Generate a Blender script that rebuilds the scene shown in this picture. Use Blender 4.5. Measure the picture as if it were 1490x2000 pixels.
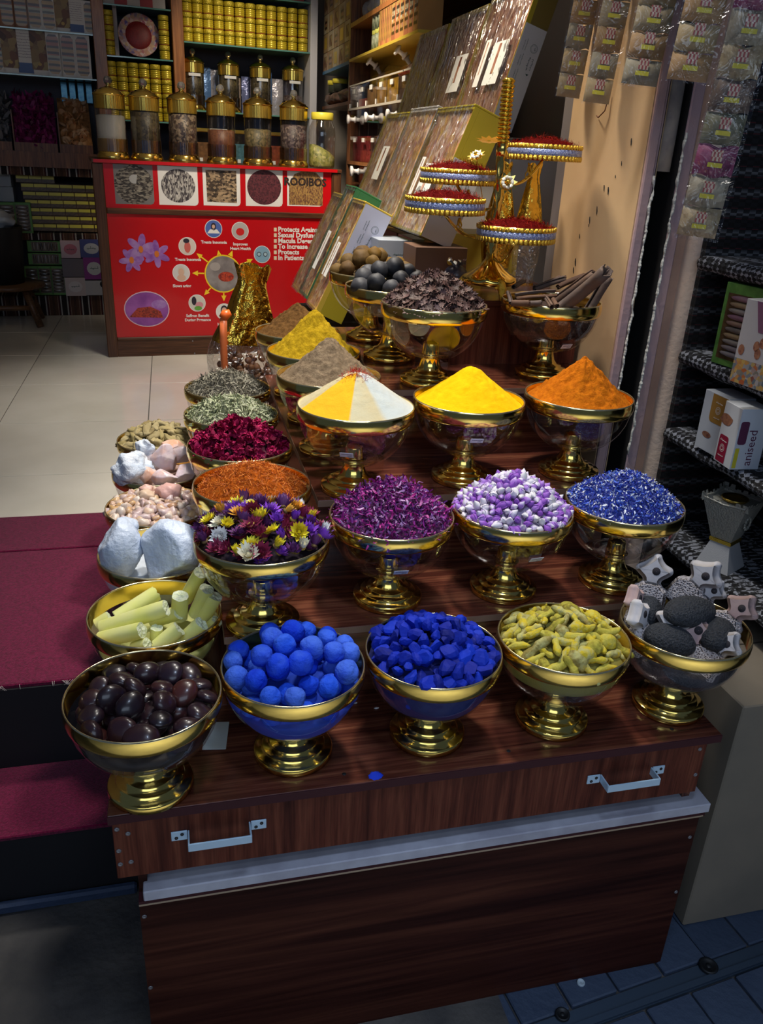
import bpy, bmesh, math, random
import numpy as np
from mathutils import Vector, Matrix, Euler, Quaternion
from mathutils import noise as mnoise

for _o in list(bpy.data.objects):
    bpy.data.objects.remove(_o)
SC = bpy.context.scene
COL = SC.collection
RNG = random.Random(7)

# ------------------------------------------------------------------ camera
F_PX, CXP, CYP = 1586.4, 745.0, 1000.0
CAM = np.array([0.0, 0.0, 1.040])
R0 = np.array([0.9707676, -0.23519227, 0.04790468])      # right
R1 = np.array([0.05276078, 0.40380135, 0.91332402])      # up
R2 = np.array([0.23415072, 0.88409788, -0.40440619])     # forward
cam_data = bpy.data.cameras.new('camera')
cam_data.sensor_fit = 'VERTICAL'
cam_data.sensor_height = 36.0
cam_data.lens = 36.0 * F_PX / 2000.0
cam_data.clip_start = 0.02
camera = bpy.data.objects.new('camera', cam_data)
COL.objects.link(camera)
camera.matrix_world = Matrix(((R0[0], R1[0], -R2[0], CAM[0]), (R0[1], R1[1], -R2[1], CAM[1]),
                              (R0[2], R1[2], -R2[2], CAM[2]), (0, 0, 0, 1)))
SC.camera = camera

# ------------------------------------------------------------------ world, lamps, exposure
SC.view_settings.view_transform = 'Standard'
SC.view_settings.look = 'None'
SC.view_settings.exposure = 0.0
SC.view_settings.gamma = 1.0
SC.view_settings.use_curve_mapping = False
world = bpy.data.worlds.new('dusk_street')
SC.world = world
world.use_nodes = True
_bg = world.node_tree.nodes['Background']
_bg.inputs[0].default_value = (0.17, 0.26, 0.50, 1)
_bg.inputs[1].default_value = 0.20


def lamp(name, kind, loc, target, power, color, size=0.3, size_y=None, angle=60, blend=0.6):
    d = bpy.data.lights.new(name, kind)
    d.energy = power
    d.color = color
    if kind == 'AREA':
        d.size = size
        if size_y:
            d.shape = 'RECTANGLE'
            d.size_y = size_y
    else:
        d.shadow_soft_size = size
    if kind == 'SPOT':
        d.spot_size = math.radians(angle)
        d.spot_blend = blend
    o = bpy.data.objects.new(name, d)
    COL.objects.link(o)
    o.location = loc
    o.rotation_euler = (Vector(target) - Vector(loc)).to_track_quat('-Z', 'Y').to_euler()
    return o


WARM = (1.0, 0.86, 0.66)
NEUT = (1.0, 0.95, 0.88)
# shop ceiling downlights over the stepped display, the aisle and the counter
lamp('ceiling_spot_display', 'SPOT', (0.62, 1.75, 2.36), (0.50, 1.95, 0.2), 150, NEUT, 0.10, angle=66, blend=0.9)
lamp('ceiling_spot_display', 'SPOT', (0.25, 2.55, 2.36), (0.25, 2.35, 0.2), 135, NEUT, 0.10, angle=70, blend=0.9)
lamp('ceiling_spot_boxes', 'SPOT', (0.55, 2.95, 2.36), (0.95, 2.75, 0.9), 130, WARM, 0.14, angle=80, blend=0.8)
lamp('ceiling_spot_aisle', 'SPOT', (0.25, 4.1, 2.36), (0.15, 4.2, -0.2), 150, NEUT, 0.15, angle=66, blend=0.9)
lamp('ceiling_spot_counter', 'SPOT', (0.50, 4.1, 2.36), (0.55, 5.5, 0.75), 175, WARM, 0.12, angle=58, blend=0.9)
lamp('ceiling_spot_shelves', 'SPOT', (0.65, 5.6, 2.36), (0.6, 6.6, 1.3), 75, WARM, 0.12, angle=75, blend=0.9)
lamp('bins_fill_spot', 'SPOT', (0.45, 4.5, 2.36), (1.2, 4.85, 1.25), 170, WARM, 0.12, angle=60, blend=0.9)  # fill spot added to brighten the acrylic bins
# cool front lights on the lane side, all three added out of view
lamp('front_fill_glow', 'AREA', (-0.3, -2.2, 2.4), (0.5, 1.4, 0.3), 34, (0.66, 0.80, 1.0), 3.6, 1.3)  # added area light giving the gold and front row something bright to mirror
lamp('lane_fill_area', 'AREA', (0.5, -1.25, 2.75), (0.5, -1.25, 0.0), 62, (0.86, 0.93, 1.0), 1.8, 1.0).data.spread = math.radians(74)  # added area light: brightens the unseen lane floor mirrored in the gold rims
lamp('front_fill_spot', 'SPOT', (0.30, 0.45, 2.30), (0.46, 1.44, 0.10), 66, (0.62, 0.76, 1.0), 0.16, angle=40, blend=0.9)  # added spot that lifts the front of the display, no fixture known

# ------------------------------------------------------------------ pixel helpers (photo frame 1490 x 2000)
def ray(px):
    return (px[0] - CXP) / F_PX * R0 - (px[1] - CYP) / F_PX * R1 + R2


def onX(px, x):
    v = ray(px)
    return CAM + v * ((x - CAM[0]) / v[0])


def onY(px, y):
    v = ray(px)
    return CAM + v * ((y - CAM[1]) / v[1])


def onZ(px, z):
    v = ray(px)
    return CAM + v * ((z - CAM[2]) / v[2])


def onP(px, p0, n):
    v = ray(px)
    n = np.array(n, float)
    return CAM + v * (n @ (np.array(p0) - CAM) / (n @ v))


# ------------------------------------------------------------------ materials
MATS = {}


def _nodes(name):
    m = bpy.data.materials.new(name)
    m.use_nodes = True
    nt = m.node_tree
    return m, nt, nt.nodes['Principled BSDF']


def ramp(nt, stops, fac=None, interp='LINEAR'):
    r = nt.nodes.new('ShaderNodeValToRGB')
    r.color_ramp.interpolation = interp
    el = r.color_ramp.elements
    while len(el) < len(stops):
        el.new(0.5)
    while len(el) > len(stops):
        el.remove(el[-1])
    for e, (p, c) in zip(el, stops):
        e.position = p
        e.color = (c[0], c[1], c[2], 1)
    if fac is not None:
        nt.links.new(fac, r.inputs[0])
    return r


def coords(nt, kind='Object', scale=(1, 1, 1), rot=(0, 0, 0), loc=(0, 0, 0)):
    t = nt.nodes.new('ShaderNodeTexCoord')
    mp = nt.nodes.new('ShaderNodeMapping')
    mp.inputs['Scale'].default_value = scale
    mp.inputs['Rotation'].default_value = rot
    mp.inputs['Location'].default_value = loc
    nt.links.new(t.outputs[kind], mp.inputs[0])
    return mp.outputs[0]


def noise(nt, vec, scale=5, detail=3, rough=0.5, dist=0.0):
    n = nt.nodes.new('ShaderNodeTexNoise')
    n.inputs['Scale'].default_value = scale
    n.inputs['Detail'].default_value = detail
    n.inputs['Roughness'].default_value = rough
    n.inputs['Distortion'].default_value = dist
    if vec is not None:
        nt.links.new(vec, n.inputs['Vector'])
    return n.outputs['Fac']


def bump(nt, fac, strength=0.3, dist=0.005):
    b = nt.nodes.new('ShaderNodeBump')
    b.inputs['Strength'].default_value = strength
    b.inputs['Distance'].default_value = dist
    nt.links.new(fac, b.inputs['Height'])
    return b.outputs[0]


def mat(name, color=(0.5, 0.5, 0.5), rough=0.5, metal=0.0, spec=0.5, emit=None, bumps=None, vary=None,
        vscale=20.0, sss=0.0, coat=0.0, trans=0.0, sheen=0.0, alpha=1.0):
    """plain principled surface; vary = second colour mixed in by noise; bumps = (scale, strength, distance)"""
    if name in MATS:
        return MATS[name]
    m, nt, b = _nodes(name)
    b.inputs['Base Color'].default_value = (*color, 1)
    b.inputs['Roughness'].default_value = rough
    b.inputs['Metallic'].default_value = metal
    b.inputs['Specular IOR Level'].default_value = spec
    b.inputs['Coat Weight'].default_value = coat
    b.inputs['Transmission Weight'].default_value = trans
    b.inputs['Alpha'].default_value = alpha
    if sheen:
        b.inputs['Sheen Weight'].default_value = sheen
    if sss:
        b.inputs['Subsurface Weight'].default_value = sss
        b.inputs['Subsurface Radius'].default_value = (0.02, 0.02, 0.02)
        b.inputs['Subsurface Scale'].default_value = 0.5
    if emit:
        b.inputs['Emission Color'].default_value = (*emit[0], 1)
        b.inputs['Emission Strength'].default_value = emit[1]
    v = None
    if vary or bumps:
        v = coords(nt)
    if vary:
        r = ramp(nt, [(0.35, color), (0.65, vary)], noise(nt, v, vscale, 4))
        nt.links.new(r.outputs[0], b.inputs['Base Color'])
    if bumps:
        nt.links.new(bump(nt, noise(nt, v, bumps[0], 4), bumps[1], bumps[2]), b.inputs['Normal'])
    MATS[name] = m
    return m


def matrand(name, cols, rough=0.5, spec=0.4, bumps=None, nscale=30.0, nmix=0.35, coat=0.0, sss=0.0, interp='LINEAR',
            island=False, metal=0.0):
    """colour picked per object (or per loose piece) from a ramp, mottled by noise"""
    if name in MATS:
        return MATS[name]
    m, nt, b = _nodes(name)
    b.inputs['Roughness'].default_value = rough
    b.inputs['Specular IOR Level'].default_value = spec
    b.inputs['Coat Weight'].default_value = coat
    b.inputs['Metallic'].default_value = metal
    if sss:
        b.inputs['Subsurface Weight'].default_value = sss
        b.inputs['Subsurface Radius'].default_value = (0.02, 0.02, 0.02)
        b.inputs['Subsurface Scale'].default_value = 0.5
    if island:
        g = nt.nodes.new('ShaderNodeNewGeometry').outputs['Random Per Island']
    else:
        g = nt.nodes.new('ShaderNodeObjectInfo').outputs['Random']
    v = coords(nt)
    nz = noise(nt, v, nscale, 4)
    mx = nt.nodes.new('ShaderNodeMath')
    mx.operation = 'MULTIPLY_ADD'
    nt.links.new(nz, mx.inputs[0])
    mx.inputs[1].default_value = nmix
    sub = nt.nodes.new('ShaderNodeMath')
    sub.operation = 'SUBTRACT'
    nt.links.new(g, sub.inputs[0])
    sub.inputs[1].default_value = nmix * 0.5
    nt.links.new(sub.outputs[0], mx.inputs[2])
    n = len(cols)
    r = ramp(nt, [(i / max(1, n - 1) if interp == 'LINEAR' else i / n, c) for i, c in enumerate(cols)], mx.outputs[0], interp)
    nt.links.new(r.outputs[0], b.inputs['Base Color'])
    if bumps:
        nt.links.new(bump(nt, noise(nt, v, bumps[0], 4), bumps[1], bumps[2]), b.inputs['Normal'])
    MATS[name] = m
    return m


def matglass(name, tint=(0.95, 0.96, 0.97), gloss=0.08, rough=0.02, haze=0.0, hazecol=(0.8, 0.8, 0.8)):
    """thin clear sheet: see-through with a mirror coat that grows at grazing angles"""
    if name in MATS:
        return MATS[name]
    m = bpy.data.materials.new(name)
    m.use_nodes = True
    nt = m.node_tree
    nt.nodes.clear()
    out = nt.nodes.new('ShaderNodeOutputMaterial')
    tr = nt.nodes.new('ShaderNodeBsdfTransparent')
    tr.inputs[0].default_value = (*tint, 1)
    gl = nt.nodes.new('ShaderNodeBsdfGlossy')
    gl.inputs['Roughness'].default_value = rough
    gl.inputs['Color'].default_value = (1, 1, 1, 1)
    lw = nt.nodes.new('ShaderNodeLayerWeight')
    lw.inputs[0].default_value = 0.25
    ma = nt.nodes.new('ShaderNodeMath')
    ma.operation = 'MULTIPLY_ADD'
    nt.links.new(lw.outputs['Facing'], ma.inputs[0])
    ma.inputs[1].default_value = 0.45
    ma.inputs[2].default_value = gloss
    mx = nt.nodes.new('ShaderNodeMixShader')
    nt.links.new(ma.outputs[0], mx.inputs[0])
    nt.links.new(tr.outputs[0], mx.inputs[1])
    nt.links.new(gl.outputs[0], mx.inputs[2])
    last = mx
    if haze:
        df = nt.nodes.new('ShaderNodeBsdfDiffuse')
        df.inputs[0].default_value = (*hazecol, 1)
        m2 = nt.nodes.new('ShaderNodeMixShader')
        m2.inputs[0].default_value = haze
        nt.links.new(last.outputs[0], m2.inputs[1])
        nt.links.new(df.outputs[0], m2.inputs[2])
        last = m2
    nt.links.new(last.outputs[0], out.inputs[0])
    MATS[name] = m
    return m


def matwrap(name, gloss=0.12, scale=18.0, strength=0.8, tint=(0.97, 0.97, 0.97), stretch=(1, 1, 1), rough=0.12):
    """crinkled cellophane"""
    m = matglass(name, tint, gloss, rough)
    nt = m.node_tree
    gl = [n for n in nt.nodes if n.type == 'BSDF_GLOSSY'][0]
    v = coords(nt, 'Object', stretch)
    nz = noise(nt, v, scale, 3, 0.55, 1.5)
    nt.links.new(bump(nt, nz, strength, 0.03), gl.inputs['Normal'])
    return m


def matwood(name, c0, c1, c2, rough=0.35, axis='X', scale=1.0, coat=0.2, warp=2.0, spec=0.3):
    if name in MATS:
        return MATS[name]
    m, nt, b = _nodes(name)
    s = {'X': (0.6, 14, 14), 'Y': (14, 0.6, 14), 'Z': (14, 14, 0.6)}[axis]
    v = coords(nt, 'Object', tuple(k * scale for k in s))
    n1 = noise(nt, v, 2.2, 5, 0.6, warp)
    r = ramp(nt, [(0.25, c0), (0.5, c1), (0.72, c2)], n1)
    v2 = coords(nt, 'Object', tuple(k * scale * 4 for k in s))
    n2 = noise(nt, v2, 3.0, 2, 0.5, 0.3)
    mx = nt.nodes.new('ShaderNodeMixRGB')
    mx.blend_type = 'MULTIPLY'
    mx.inputs[0].default_value = 0.55
    r2 = ramp(nt, [(0.3, (0.35, 0.3, 0.3)), (0.6, (1, 1, 1))], n2)
    nt.links.new(r.outputs[0], mx.inputs[1])
    nt.links.new(r2.outputs[0], mx.inputs[2])
    nt.links.new(mx.outputs[0], b.inputs['Base Color'])
    b.inputs['Roughness'].default_value = rough
    b.inputs['Specular IOR Level'].default_value = spec
    b.inputs['Coat Weight'].default_value = coat
    b.inputs['Coat Roughness'].default_value = 0.15
    nt.links.new(bump(nt, n2, 0.05, 0.002), b.inputs['Normal'])
    MATS[name] = m
    return m


# ------------------------------------------------------------------ mesh builder
class MB:
    def __init__(self):
        self.v, self.f, self.mi, self.sm = [], [], [], []

    def add(self, verts, faces, mi=0, smooth=False, M=None):
        o = len(self.v)
        if M is not None:
            verts = [tuple(M @ Vector(p)) for p in verts]
        self.v.extend([tuple(p) for p in verts])
        for f in faces:
            self.f.append(tuple(i + o for i in f))
            self.mi.append(mi)
            self.sm.append(smooth)
        return self

    def box(self, x0, x1, y0, y1, z0, z1, mi=0, M=None, bev=0.0):
        if bev:
            b = bev
            pts, fs = [], []
            xs, ys, zs = (x0, x1), (y0, y1), (z0, z1)
            idx = {}
            for i in (0, 1):
                for j in (0, 1):
                    for k in (0, 1):
                        sx, sy, sz = (1 - 2 * i), (1 - 2 * j), (1 - 2 * k)
                        p = (xs[i], ys[j], zs[k])
                        for a in range(3):
                            q = [p[0] + sx * b, p[1] + sy * b, p[2] + sz * b]
                            q[a] = p[a]
                            idx[(i, j, k, a)] = len(pts)
                            pts.append(tuple(q))
            g = lambda i, j, k, a: idx[(i, j, k, a)]
            for s in (0, 1):
                fs.append((g(s, 0, 0, 0), g(s, 1, 0, 0), g(s, 1, 1, 0), g(s, 0, 1, 0))[::1 if s else -1])
                fs.append((g(0, s, 0, 1), g(0, s, 1, 1), g(1, s, 1, 1), g(1, s, 0, 1))[::1 if s else -1])
                fs.append((g(0, 0, s, 2), g(1, 0, s, 2), g(1, 1, s, 2), g(0, 1, s, 2))[::1 if s else -1])
            for s in (0, 1):
                for t in (0, 1):
                    fs.append((g(s, t, 0, 0), g(s, t, 1, 0), g(s, t, 1, 1), g(s, t, 0, 1)))
                    fs.append((g(s, 0, t, 0), g(s, 1, t, 0), g(s, 1, t, 2), g(s, 0, t, 2)))
                    fs.append((g(0, s, t, 1), g(1, s, t, 1), g(1, s, t, 2), g(0, s, t, 2)))
                    for u in (0, 1):
                        fs.append((g(s, t, u, 0), g(s, t, u, 1), g(s, t, u, 2)))
            return self.add(pts, fs, mi, False, M)
        v = [(x0, y0, z0), (x1, y0, z0), (x1, y1, z0), (x0, y1, z0), (x0, y0, z1), (x1, y0, z1), (x1, y1, z1), (x0, y1, z1)]
        f = [(0, 3, 2, 1), (4, 5, 6, 7), (0, 1, 5, 4), (1, 2, 6, 5), (2, 3, 7, 6), (3, 0, 4, 7)]
        return self.add(v, f, mi, False, M)

    def lathe(self, prof, seg=32, mi=0, smooth=True, M=None, flute=None, a0=0.0, a1=None):
        full = a1 is None
        a1 = 2 * math.pi if full else a1
        n = seg if full else seg + 1
        v, f = [], []
        for r, z in prof:
            for i in range(n):
                a = a0 + (a1 - a0) * i / seg
                rr = r
                if flute:
                    rr = r * (1 + flute[1] * math.cos(flute[0] * a))
                v.append((rr * math.cos(a), rr * math.sin(a), z))
        for k in range(len(prof) - 1):
            for i in range(seg):
                j = (i + 1) % n
                f.append((k * n + i, k * n + j, (k + 1) * n + j, (k + 1) * n + i))
        return self.add(v, f, mi, smooth, M)

    def tube(self, pts, r, seg=8, mi=0, smooth=True, caps=True, M=None, flat=None):
        pts = [Vector(p) for p in pts]
        n = len(pts)
        rs = r if isinstance(r, (list, tuple)) else [r] * n
        v, f = [], []
        up = Vector((0, 0, 1))
        for i, p in enumerate(pts):
            t = (pts[min(i + 1, n - 1)] - pts[max(i - 1, 0)])
            if t.length < 1e-9:
                t = Vector((0, 0, 1))
            t.normalize()
            if abs(t.dot(up)) > 0.98:
                up = Vector((1, 0, 0)) if abs(t.x) < 0.9 else Vector((0, 1, 0))
            a = t.cross(up).normalized()
            b = a.cross(t).normalized()
            up = b
            for k in range(seg):
                g = 2 * math.pi * k / seg
                q = p + a * (math.cos(g) * rs[i]) + b * (math.sin(g) * rs[i] * (flat or 1))
                v.append(tuple(q))
        for i in range(n - 1):
            for k in range(seg):
                k2 = (k + 1) % seg
                f.append((i * seg + k, i * seg + k2, (i + 1) * seg + k2, (i + 1) * seg + k))
        if caps:
            f.append(tuple(range(seg))[::-1])
            f.append(tuple(range((n - 1) * seg, n * seg)))
        return self.add(v, f, mi, smooth, M)

    def prism(self, poly, h0, h1, mi=0, M=None, smooth=False):
        """polygon in the XY plane extruded h0..h1 along Z"""
        n = len(poly)
        v = [(x, y, h0) for x, y in poly] + [(x, y, h1) for x, y in poly]
        f = [tuple(range(n))[::-1], tuple(range(n, 2 * n))]
        for i in range(n):
            j = (i + 1) % n
            f.append((i, j, n + j, n + i))
        return self.add(v, f, mi, smooth, M)

    def flatpoly(self, poly, mi=0, M=None):
        return self.add([(x, y, 0) for x, y in poly], [tuple(range(len(poly)))], mi, False, M)

    def ball(self, r, seg=12, rings=8, mi=0, M=None, sq=(1, 1, 1)):
        v, f = [(0, 0, -r * sq[2])], []
        for i in range(1, rings):
            t = math.pi * i / rings
            for k in range(seg):
                a = 2 * math.pi * k / seg
                v.append((r * math.sin(t) * math.cos(a) * sq[0], r * math.sin(t) * math.sin(a) * sq[1], -r * math.cos(t) * sq[2]))
        v.append((0, 0, r * sq[2]))
        for k in range(seg):
            f.append((0, 1 + (k + 1) % seg, 1 + k))
            b = 1 + (rings - 2) * seg
            f.append((b + k, b + (k + 1) % seg, len(v) - 1))
        for i in range(rings - 2):
            for k in range(seg):
                a, b = 1 + i * seg, 1 + (i + 1) * seg
                f.append((a + k, a + (k + 1) % seg, b + (k + 1) % seg, b + k))
        return self.add(v, f, mi, True, M)

    def mesh(self, name, mats):
        me = bpy.data.meshes.new(name)
        me.from_pydata(self.v, [], self.f)
        if not isinstance(mats, (list, tuple)):
            mats = [mats]
        for m in mats:
            me.materials.append(m)
        me.polygons.foreach_set('use_smooth', self.sm)
        me.polygons.foreach_set('material_index', self.mi)
        me.validate()
        me.update()
        return me

    def build(self, name, mats, parent=None, loc=None, rot=None):
        return link(name, self.mesh(name, mats), parent, loc, rot)


def link(name, me, parent=None, loc=None, rot=None, scale=None):
    o = bpy.data.objects.new(name, me)
    COL.objects.link(o)
    if parent is not None:
        o.parent = parent
    if loc is not None:
        o.location = loc
    if rot is not None:
        if isinstance(rot, Quaternion):
            o.rotation_euler = rot.to_euler()
        else:
            o.rotation_euler = rot
    if scale is not None:
        o.scale = scale if isinstance(scale, (tuple, list)) else (scale,) * 3
    return o


def tag(o, label=None, cat=None, group=None, kind=None):
    if label:
        o['label'] = label
    if cat:
        o['category'] = cat
    if group:
        o['group'] = group
    if kind:
        o['kind'] = kind
    return o


def thing(name, label, cat, loc=(0, 0, 0), rot=(0, 0, 0), group=None):
    o = link(name, None, None, loc, rot)
    o.empty_display_size = 0.05
    return tag(o, label, cat, group)


def copy_tree(o, parent=None):
    c = o.copy()
    COL.objects.link(c)
    c.parent = parent
    for ch in o.children:
        copy_tree(ch, c)
    return c


def basis(origin, ux, uy):
    """matrix with local x along ux, y along uy, z = their cross product"""
    ux = Vector(ux).normalized()
    uz = ux.cross(Vector(uy)).normalized()
    uy = uz.cross(ux)
    M = Matrix((ux, uy, uz)).transposed().to_4x4()
    M.translation = Vector(origin)
    return M


def setM(o, M):
    o.location = M.to_translation()
    o.rotation_euler = M.to_euler()
    return o


_TXT = {}


def text_mesh(s, size, matl, align='LEFT', bold=0.0, extrude=0.0):
    key = (s, size, matl.name, align, bold)
    if key in _TXT:
        return _TXT[key]
    c = bpy.data.curves.new('lettering', 'FONT')
    c.body = s
    c.size = size
    c.align_x = align
    c.offset = bold
    c.extrude = extrude
    c.resolution_u = 2
    t = bpy.data.objects.new('lettering', c)
    COL.objects.link(t)
    me = bpy.data.meshes.new_from_object(t.evaluated_get(bpy.context.evaluated_depsgraph_get()))
    bpy.data.objects.remove(t)
    bpy.data.curves.remove(c)
    me.name = 'lettering'
    me.materials.clear()
    me.materials.append(matl)
    _TXT[key] = me
    return me


def rock_mesh(name, matl, r=1.0, sub=2, rough=0.25, seed=0, sq=(1, 1, 1), freq=1.3, facet=False, cuts=0):
    bm = bmesh.new()
    bmesh.ops.create_icosphere(bm, subdivisions=sub, radius=1.0)
    rg = random.Random(seed)
    off = Vector((rg.random() * 50, rg.random() * 50, rg.random() * 50))
    planes = []
    for _ in range(cuts):
        n = Vector((rg.uniform(-1, 1), rg.uniform(-1, 1), rg.uniform(-1, 1))).normalized()
        planes.append((n, rg.uniform(0.55, 0.85)))
    for v in bm.verts:
        p = v.co.copy()
        for n, d in planes:
            k = p.dot(n)
            if k > d:
                p -= n * (k - d)
        p *= 1 + rough * (mnoise.noise(v.co * freq + off)) + rough * 0.4 * mnoise.noise(v.co * freq * 2.7 + off)
        v.co = Vector((p.x * sq[0] * r, p.y * sq[1] * r, p.z * sq[2] * r))
    for f in bm.faces:
        f.smooth = not facet
    me = bpy.data.meshes.new(name)
    bm.to_mesh(me)
    bm.free()
    me.materials.append(matl)
    return me


def rquat(rg=RNG):
    return Euler((rg.uniform(0, 6.28), rg.uniform(0, 6.28), rg.uniform(0, 6.28))).to_quaternion()


def poisson(R, dmin, rg, tries=4000, maxn=400):
    pts = []
    for _ in range(tries):
        a, r = rg.uniform(0, 2 * math.pi), R * math.sqrt(rg.random())
        p = (r * math.cos(a), r * math.sin(a))
        if all((p[0] - q[0]) ** 2 + (p[1] - q[1]) ** 2 > dmin * dmin for q in pts):
            pts.append(p)
            if len(pts) >= maxn:
                break
    return pts

# ------------------------------------------------------------------ setting
ZF, ZS = -0.20, -0.665
T1, T2, T3, T4 = 0.167, 0.337, 0.515, 0.69
MB_BACK = (-0.5, 6.6, 0.0)
SL = 0.1
NB = (-SL, 1.0, 0.0)


def backp(px, off=0.0):
    """pixel onto the front plane of the rear shelving"""
    return onP(px, (MB_BACK[0], MB_BACK[1] + off, 0), NB)


M_TILE = mat('cream_floor_tile', (0.80, 0.76, 0.66), 0.16, vary=(0.72, 0.68, 0.58), vscale=3.0, coat=0.3)
M_GROUT = mat('dark_grout', (0.10, 0.09, 0.08), 0.9)
M_CARPET = mat('wine_red_carpet', (0.17, 0.003, 0.042), 0.95, spec=0.1, vary=(0.09, 0.001, 0.02), vscale=160, bumps=(400, 0.6, 0.004), sheen=0.25)
M_RISER = mat('black_step_riser', (0.008, 0.007, 0.009), 0.8)
M_CONC = mat('street_concrete', (0.075, 0.07, 0.065), 0.85, vary=(0.03, 0.03, 0.032), vscale=6, bumps=(60, 0.4, 0.01))
M_PAVER = matrand('blue_grey_paver', [(0.018, 0.032, 0.065), (0.035, 0.055, 0.10), (0.025, 0.042, 0.08)], 0.6, 0.4, (50, 0.5, 0.006), 22, 0.5)
M_DARK = mat('dark_metal', (0.015, 0.018, 0.022), 0.5, 0.6)
M_TAN = mat('tan_painted_wall', (0.62, 0.43, 0.24), 0.6, vary=(0.55, 0.36, 0.20), vscale=4, bumps=(25, 0.12, 0.004))
M_MAUVE = mat('pinkish_plaster', (0.52, 0.34, 0.32), 0.7, vary=(0.42, 0.30, 0.33), vscale=9, bumps=(60, 0.3, 0.004))
M_SALMON = mat('salmon_plaster', (0.60, 0.36, 0.25), 0.75, vary=(0.50, 0.30, 0.22), vscale=12, bumps=(90, 0.3, 0.004))
M_CREAM = mat('cream_plaster', (0.66, 0.50, 0.38), 0.75, vary=(0.58, 0.46, 0.38), vscale=12, bumps=(90, 0.4, 0.004))
M_FOAM = mat('pale_foam_sealant', (0.60, 0.60, 0.55), 0.8, bumps=(120, 0.6, 0.006))
M_BLACK = mat('matt_black', (0.006, 0.006, 0.007), 0.8)
M_WALL = mat('plain_shop_wall', (0.34, 0.30, 0.26), 0.8)
M_DWOOD = matwood('dark_shelf_wood', (0.05, 0.018, 0.008), (0.16, 0.06, 0.022), (0.26, 0.11, 0.04), 0.4, 'Z')


def struct(o, label=None):
    o['kind'] = 'structure'
    if label:
        o['label'] = label
    return o


fl = struct(MB().box(-2.4, 1.75, 2.80, 7.2, ZF - 0.10, ZF - 0.004).build('floor', M_GROUT))
TS = 0.684
tile_me = {}
for ix in range(-4, 3):
    for iy in range(-1, 6):
        x0, y0 = -0.152 + ix * 0.672, 3.242 + iy * TS
        x1, y1 = x0 + 0.672, y0 + TS
        x0, x1, y0, y1 = max(x0, -2.35), min(x1, 1.72), max(y0, 2.82), min(y1, 7.15)
        if x1 - x0 < 0.02 or y1 - y0 < 0.02:
            continue
        key = (round(x1 - x0, 3), round(y1 - y0, 3))
        if key not in tile_me:
            w, d = key
            tile_me[key] = MB().box(-w / 2 + 0.002, w / 2 - 0.002, -d / 2 + 0.002, d / 2 - 0.002, -0.006, 0, bev=0.0012).mesh('floor_tile', M_TILE)
        link('floor_tile', tile_me[key], fl, ((x0 + x1) / 2, (y0 + y1) / 2, ZF))

st = struct(MB().box(-2.4, 1.75, 1.80, 2.82, ZS, ZF - 0.008).box(-2.4, 1.75, 1.56, 1.80, ZS, -0.456).build('floor_step', M_RISER))
y_seam = float(onZ((40, 1077), ZF)[1])
for y0, y1, z, lab in ((y_seam + 0.004, 2.835, ZF, 'narrow strip of wine red carpet where the white tiles begin'),
                       (1.805, y_seam - 0.004, ZF, 'wide wine red carpet on the upper entrance step'),
                       (1.555, 1.80, -0.446, 'wine red carpet on the lower entrance step')):
    m_ = MB()
    m_.box(-2.4, -0.165, y0, y1, z - 0.010, z + 0.003, bev=0.003)
    o = m_.build('step_carpet', M_CARPET)
    tag(o, lab, 'carpet')
    if z == ZF:   # frayed threads along the front edge
        th = MB()
        rg = random.Random(3)
        for i in range(70):
            x = rg.uniform(-1.2, -0.17)
            a = rg.uniform(-0.8, 0.8)
            e = y0 if y0 < 2.0 else y1
            th.tube([(x, e, z + 0.002), (x + 0.008 * a, e - 0.006, z - 0.001), (x + 0.02 * a, e - 0.010, z - 0.006)], 0.0006, 4)
        th.build('frayed_edge', mat('pale_thread', (0.45, 0.38, 0.36), 0.9), o)['kind'] = 'stuff'

gr = struct(MB().box(-3.0, 3.2, -4.0, 1.56, ZS - 0.06, ZS - 0.012).box(-3.0, 0.62, 0.62, 1.56, ZS - 0.012, ZS).build('ground', M_CONC))
struct(MB().box(-3.0, 3.2, -4.0, 0.60, ZS - 0.0115, ZS - 0.001).build('floor_lane_bounce', mat('pale_lane_bounce', (0.42, 0.41, 0.38), 0.7, vary=(0.34, 0.33, 0.31), vscale=4, bumps=(40, 0.3, 0.005))), 'unseen lane surface made pale to reflect in the gold rims')  # unseen lane floor, pale so that it bounces light into the gold rims
ck = struct(MB().box(-2.4, -0.165, 1.535, 1.556, ZS, ZS + 0.03, bev=0.006).build('trim_1', mat('blue_grey_strip', (0.03, 0.05, 0.10), 0.7, bumps=(40, 0.5, 0.01))))  # dark blue-grey strip along the foot of the lower step
# pavers in front of the chest at right, laid along the drain channel
A_ = onZ((1150, 1992), ZS)
B_ = onZ((1490, 1868), ZS)
du = Vector((B_ - A_)).normalized()
dv = Vector((-du.y, du.x, 0))
Mp = basis(A_, du, dv)
pm = {}
rg = random.Random(11)


def paver(u0, u1, v0, v1):
    w, d = round(u1 - u0, 3), round(v1 - v0, 3)
    if (w, d) not in pm:
        pm[(w, d)] = MB().box(-w / 2 + 0.003, w / 2 - 0.003, -d / 2 + 0.003, d / 2 - 0.003, -0.02, 0, bev=0.003).mesh('paver', M_PAVER)
    c = Mp @ Vector(((u0 + u1) / 2, (v0 + v1) / 2, 0))
    if c.y < 0.66:
        return
    o = link('paver', pm[(w, d)], gr, (c.x, c.y, ZS + rg.uniform(-0.003, 0.002)), (rg.uniform(-.006, .006), rg.uniform(-.006, .006), math.atan2(du.y, du.x)))


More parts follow.
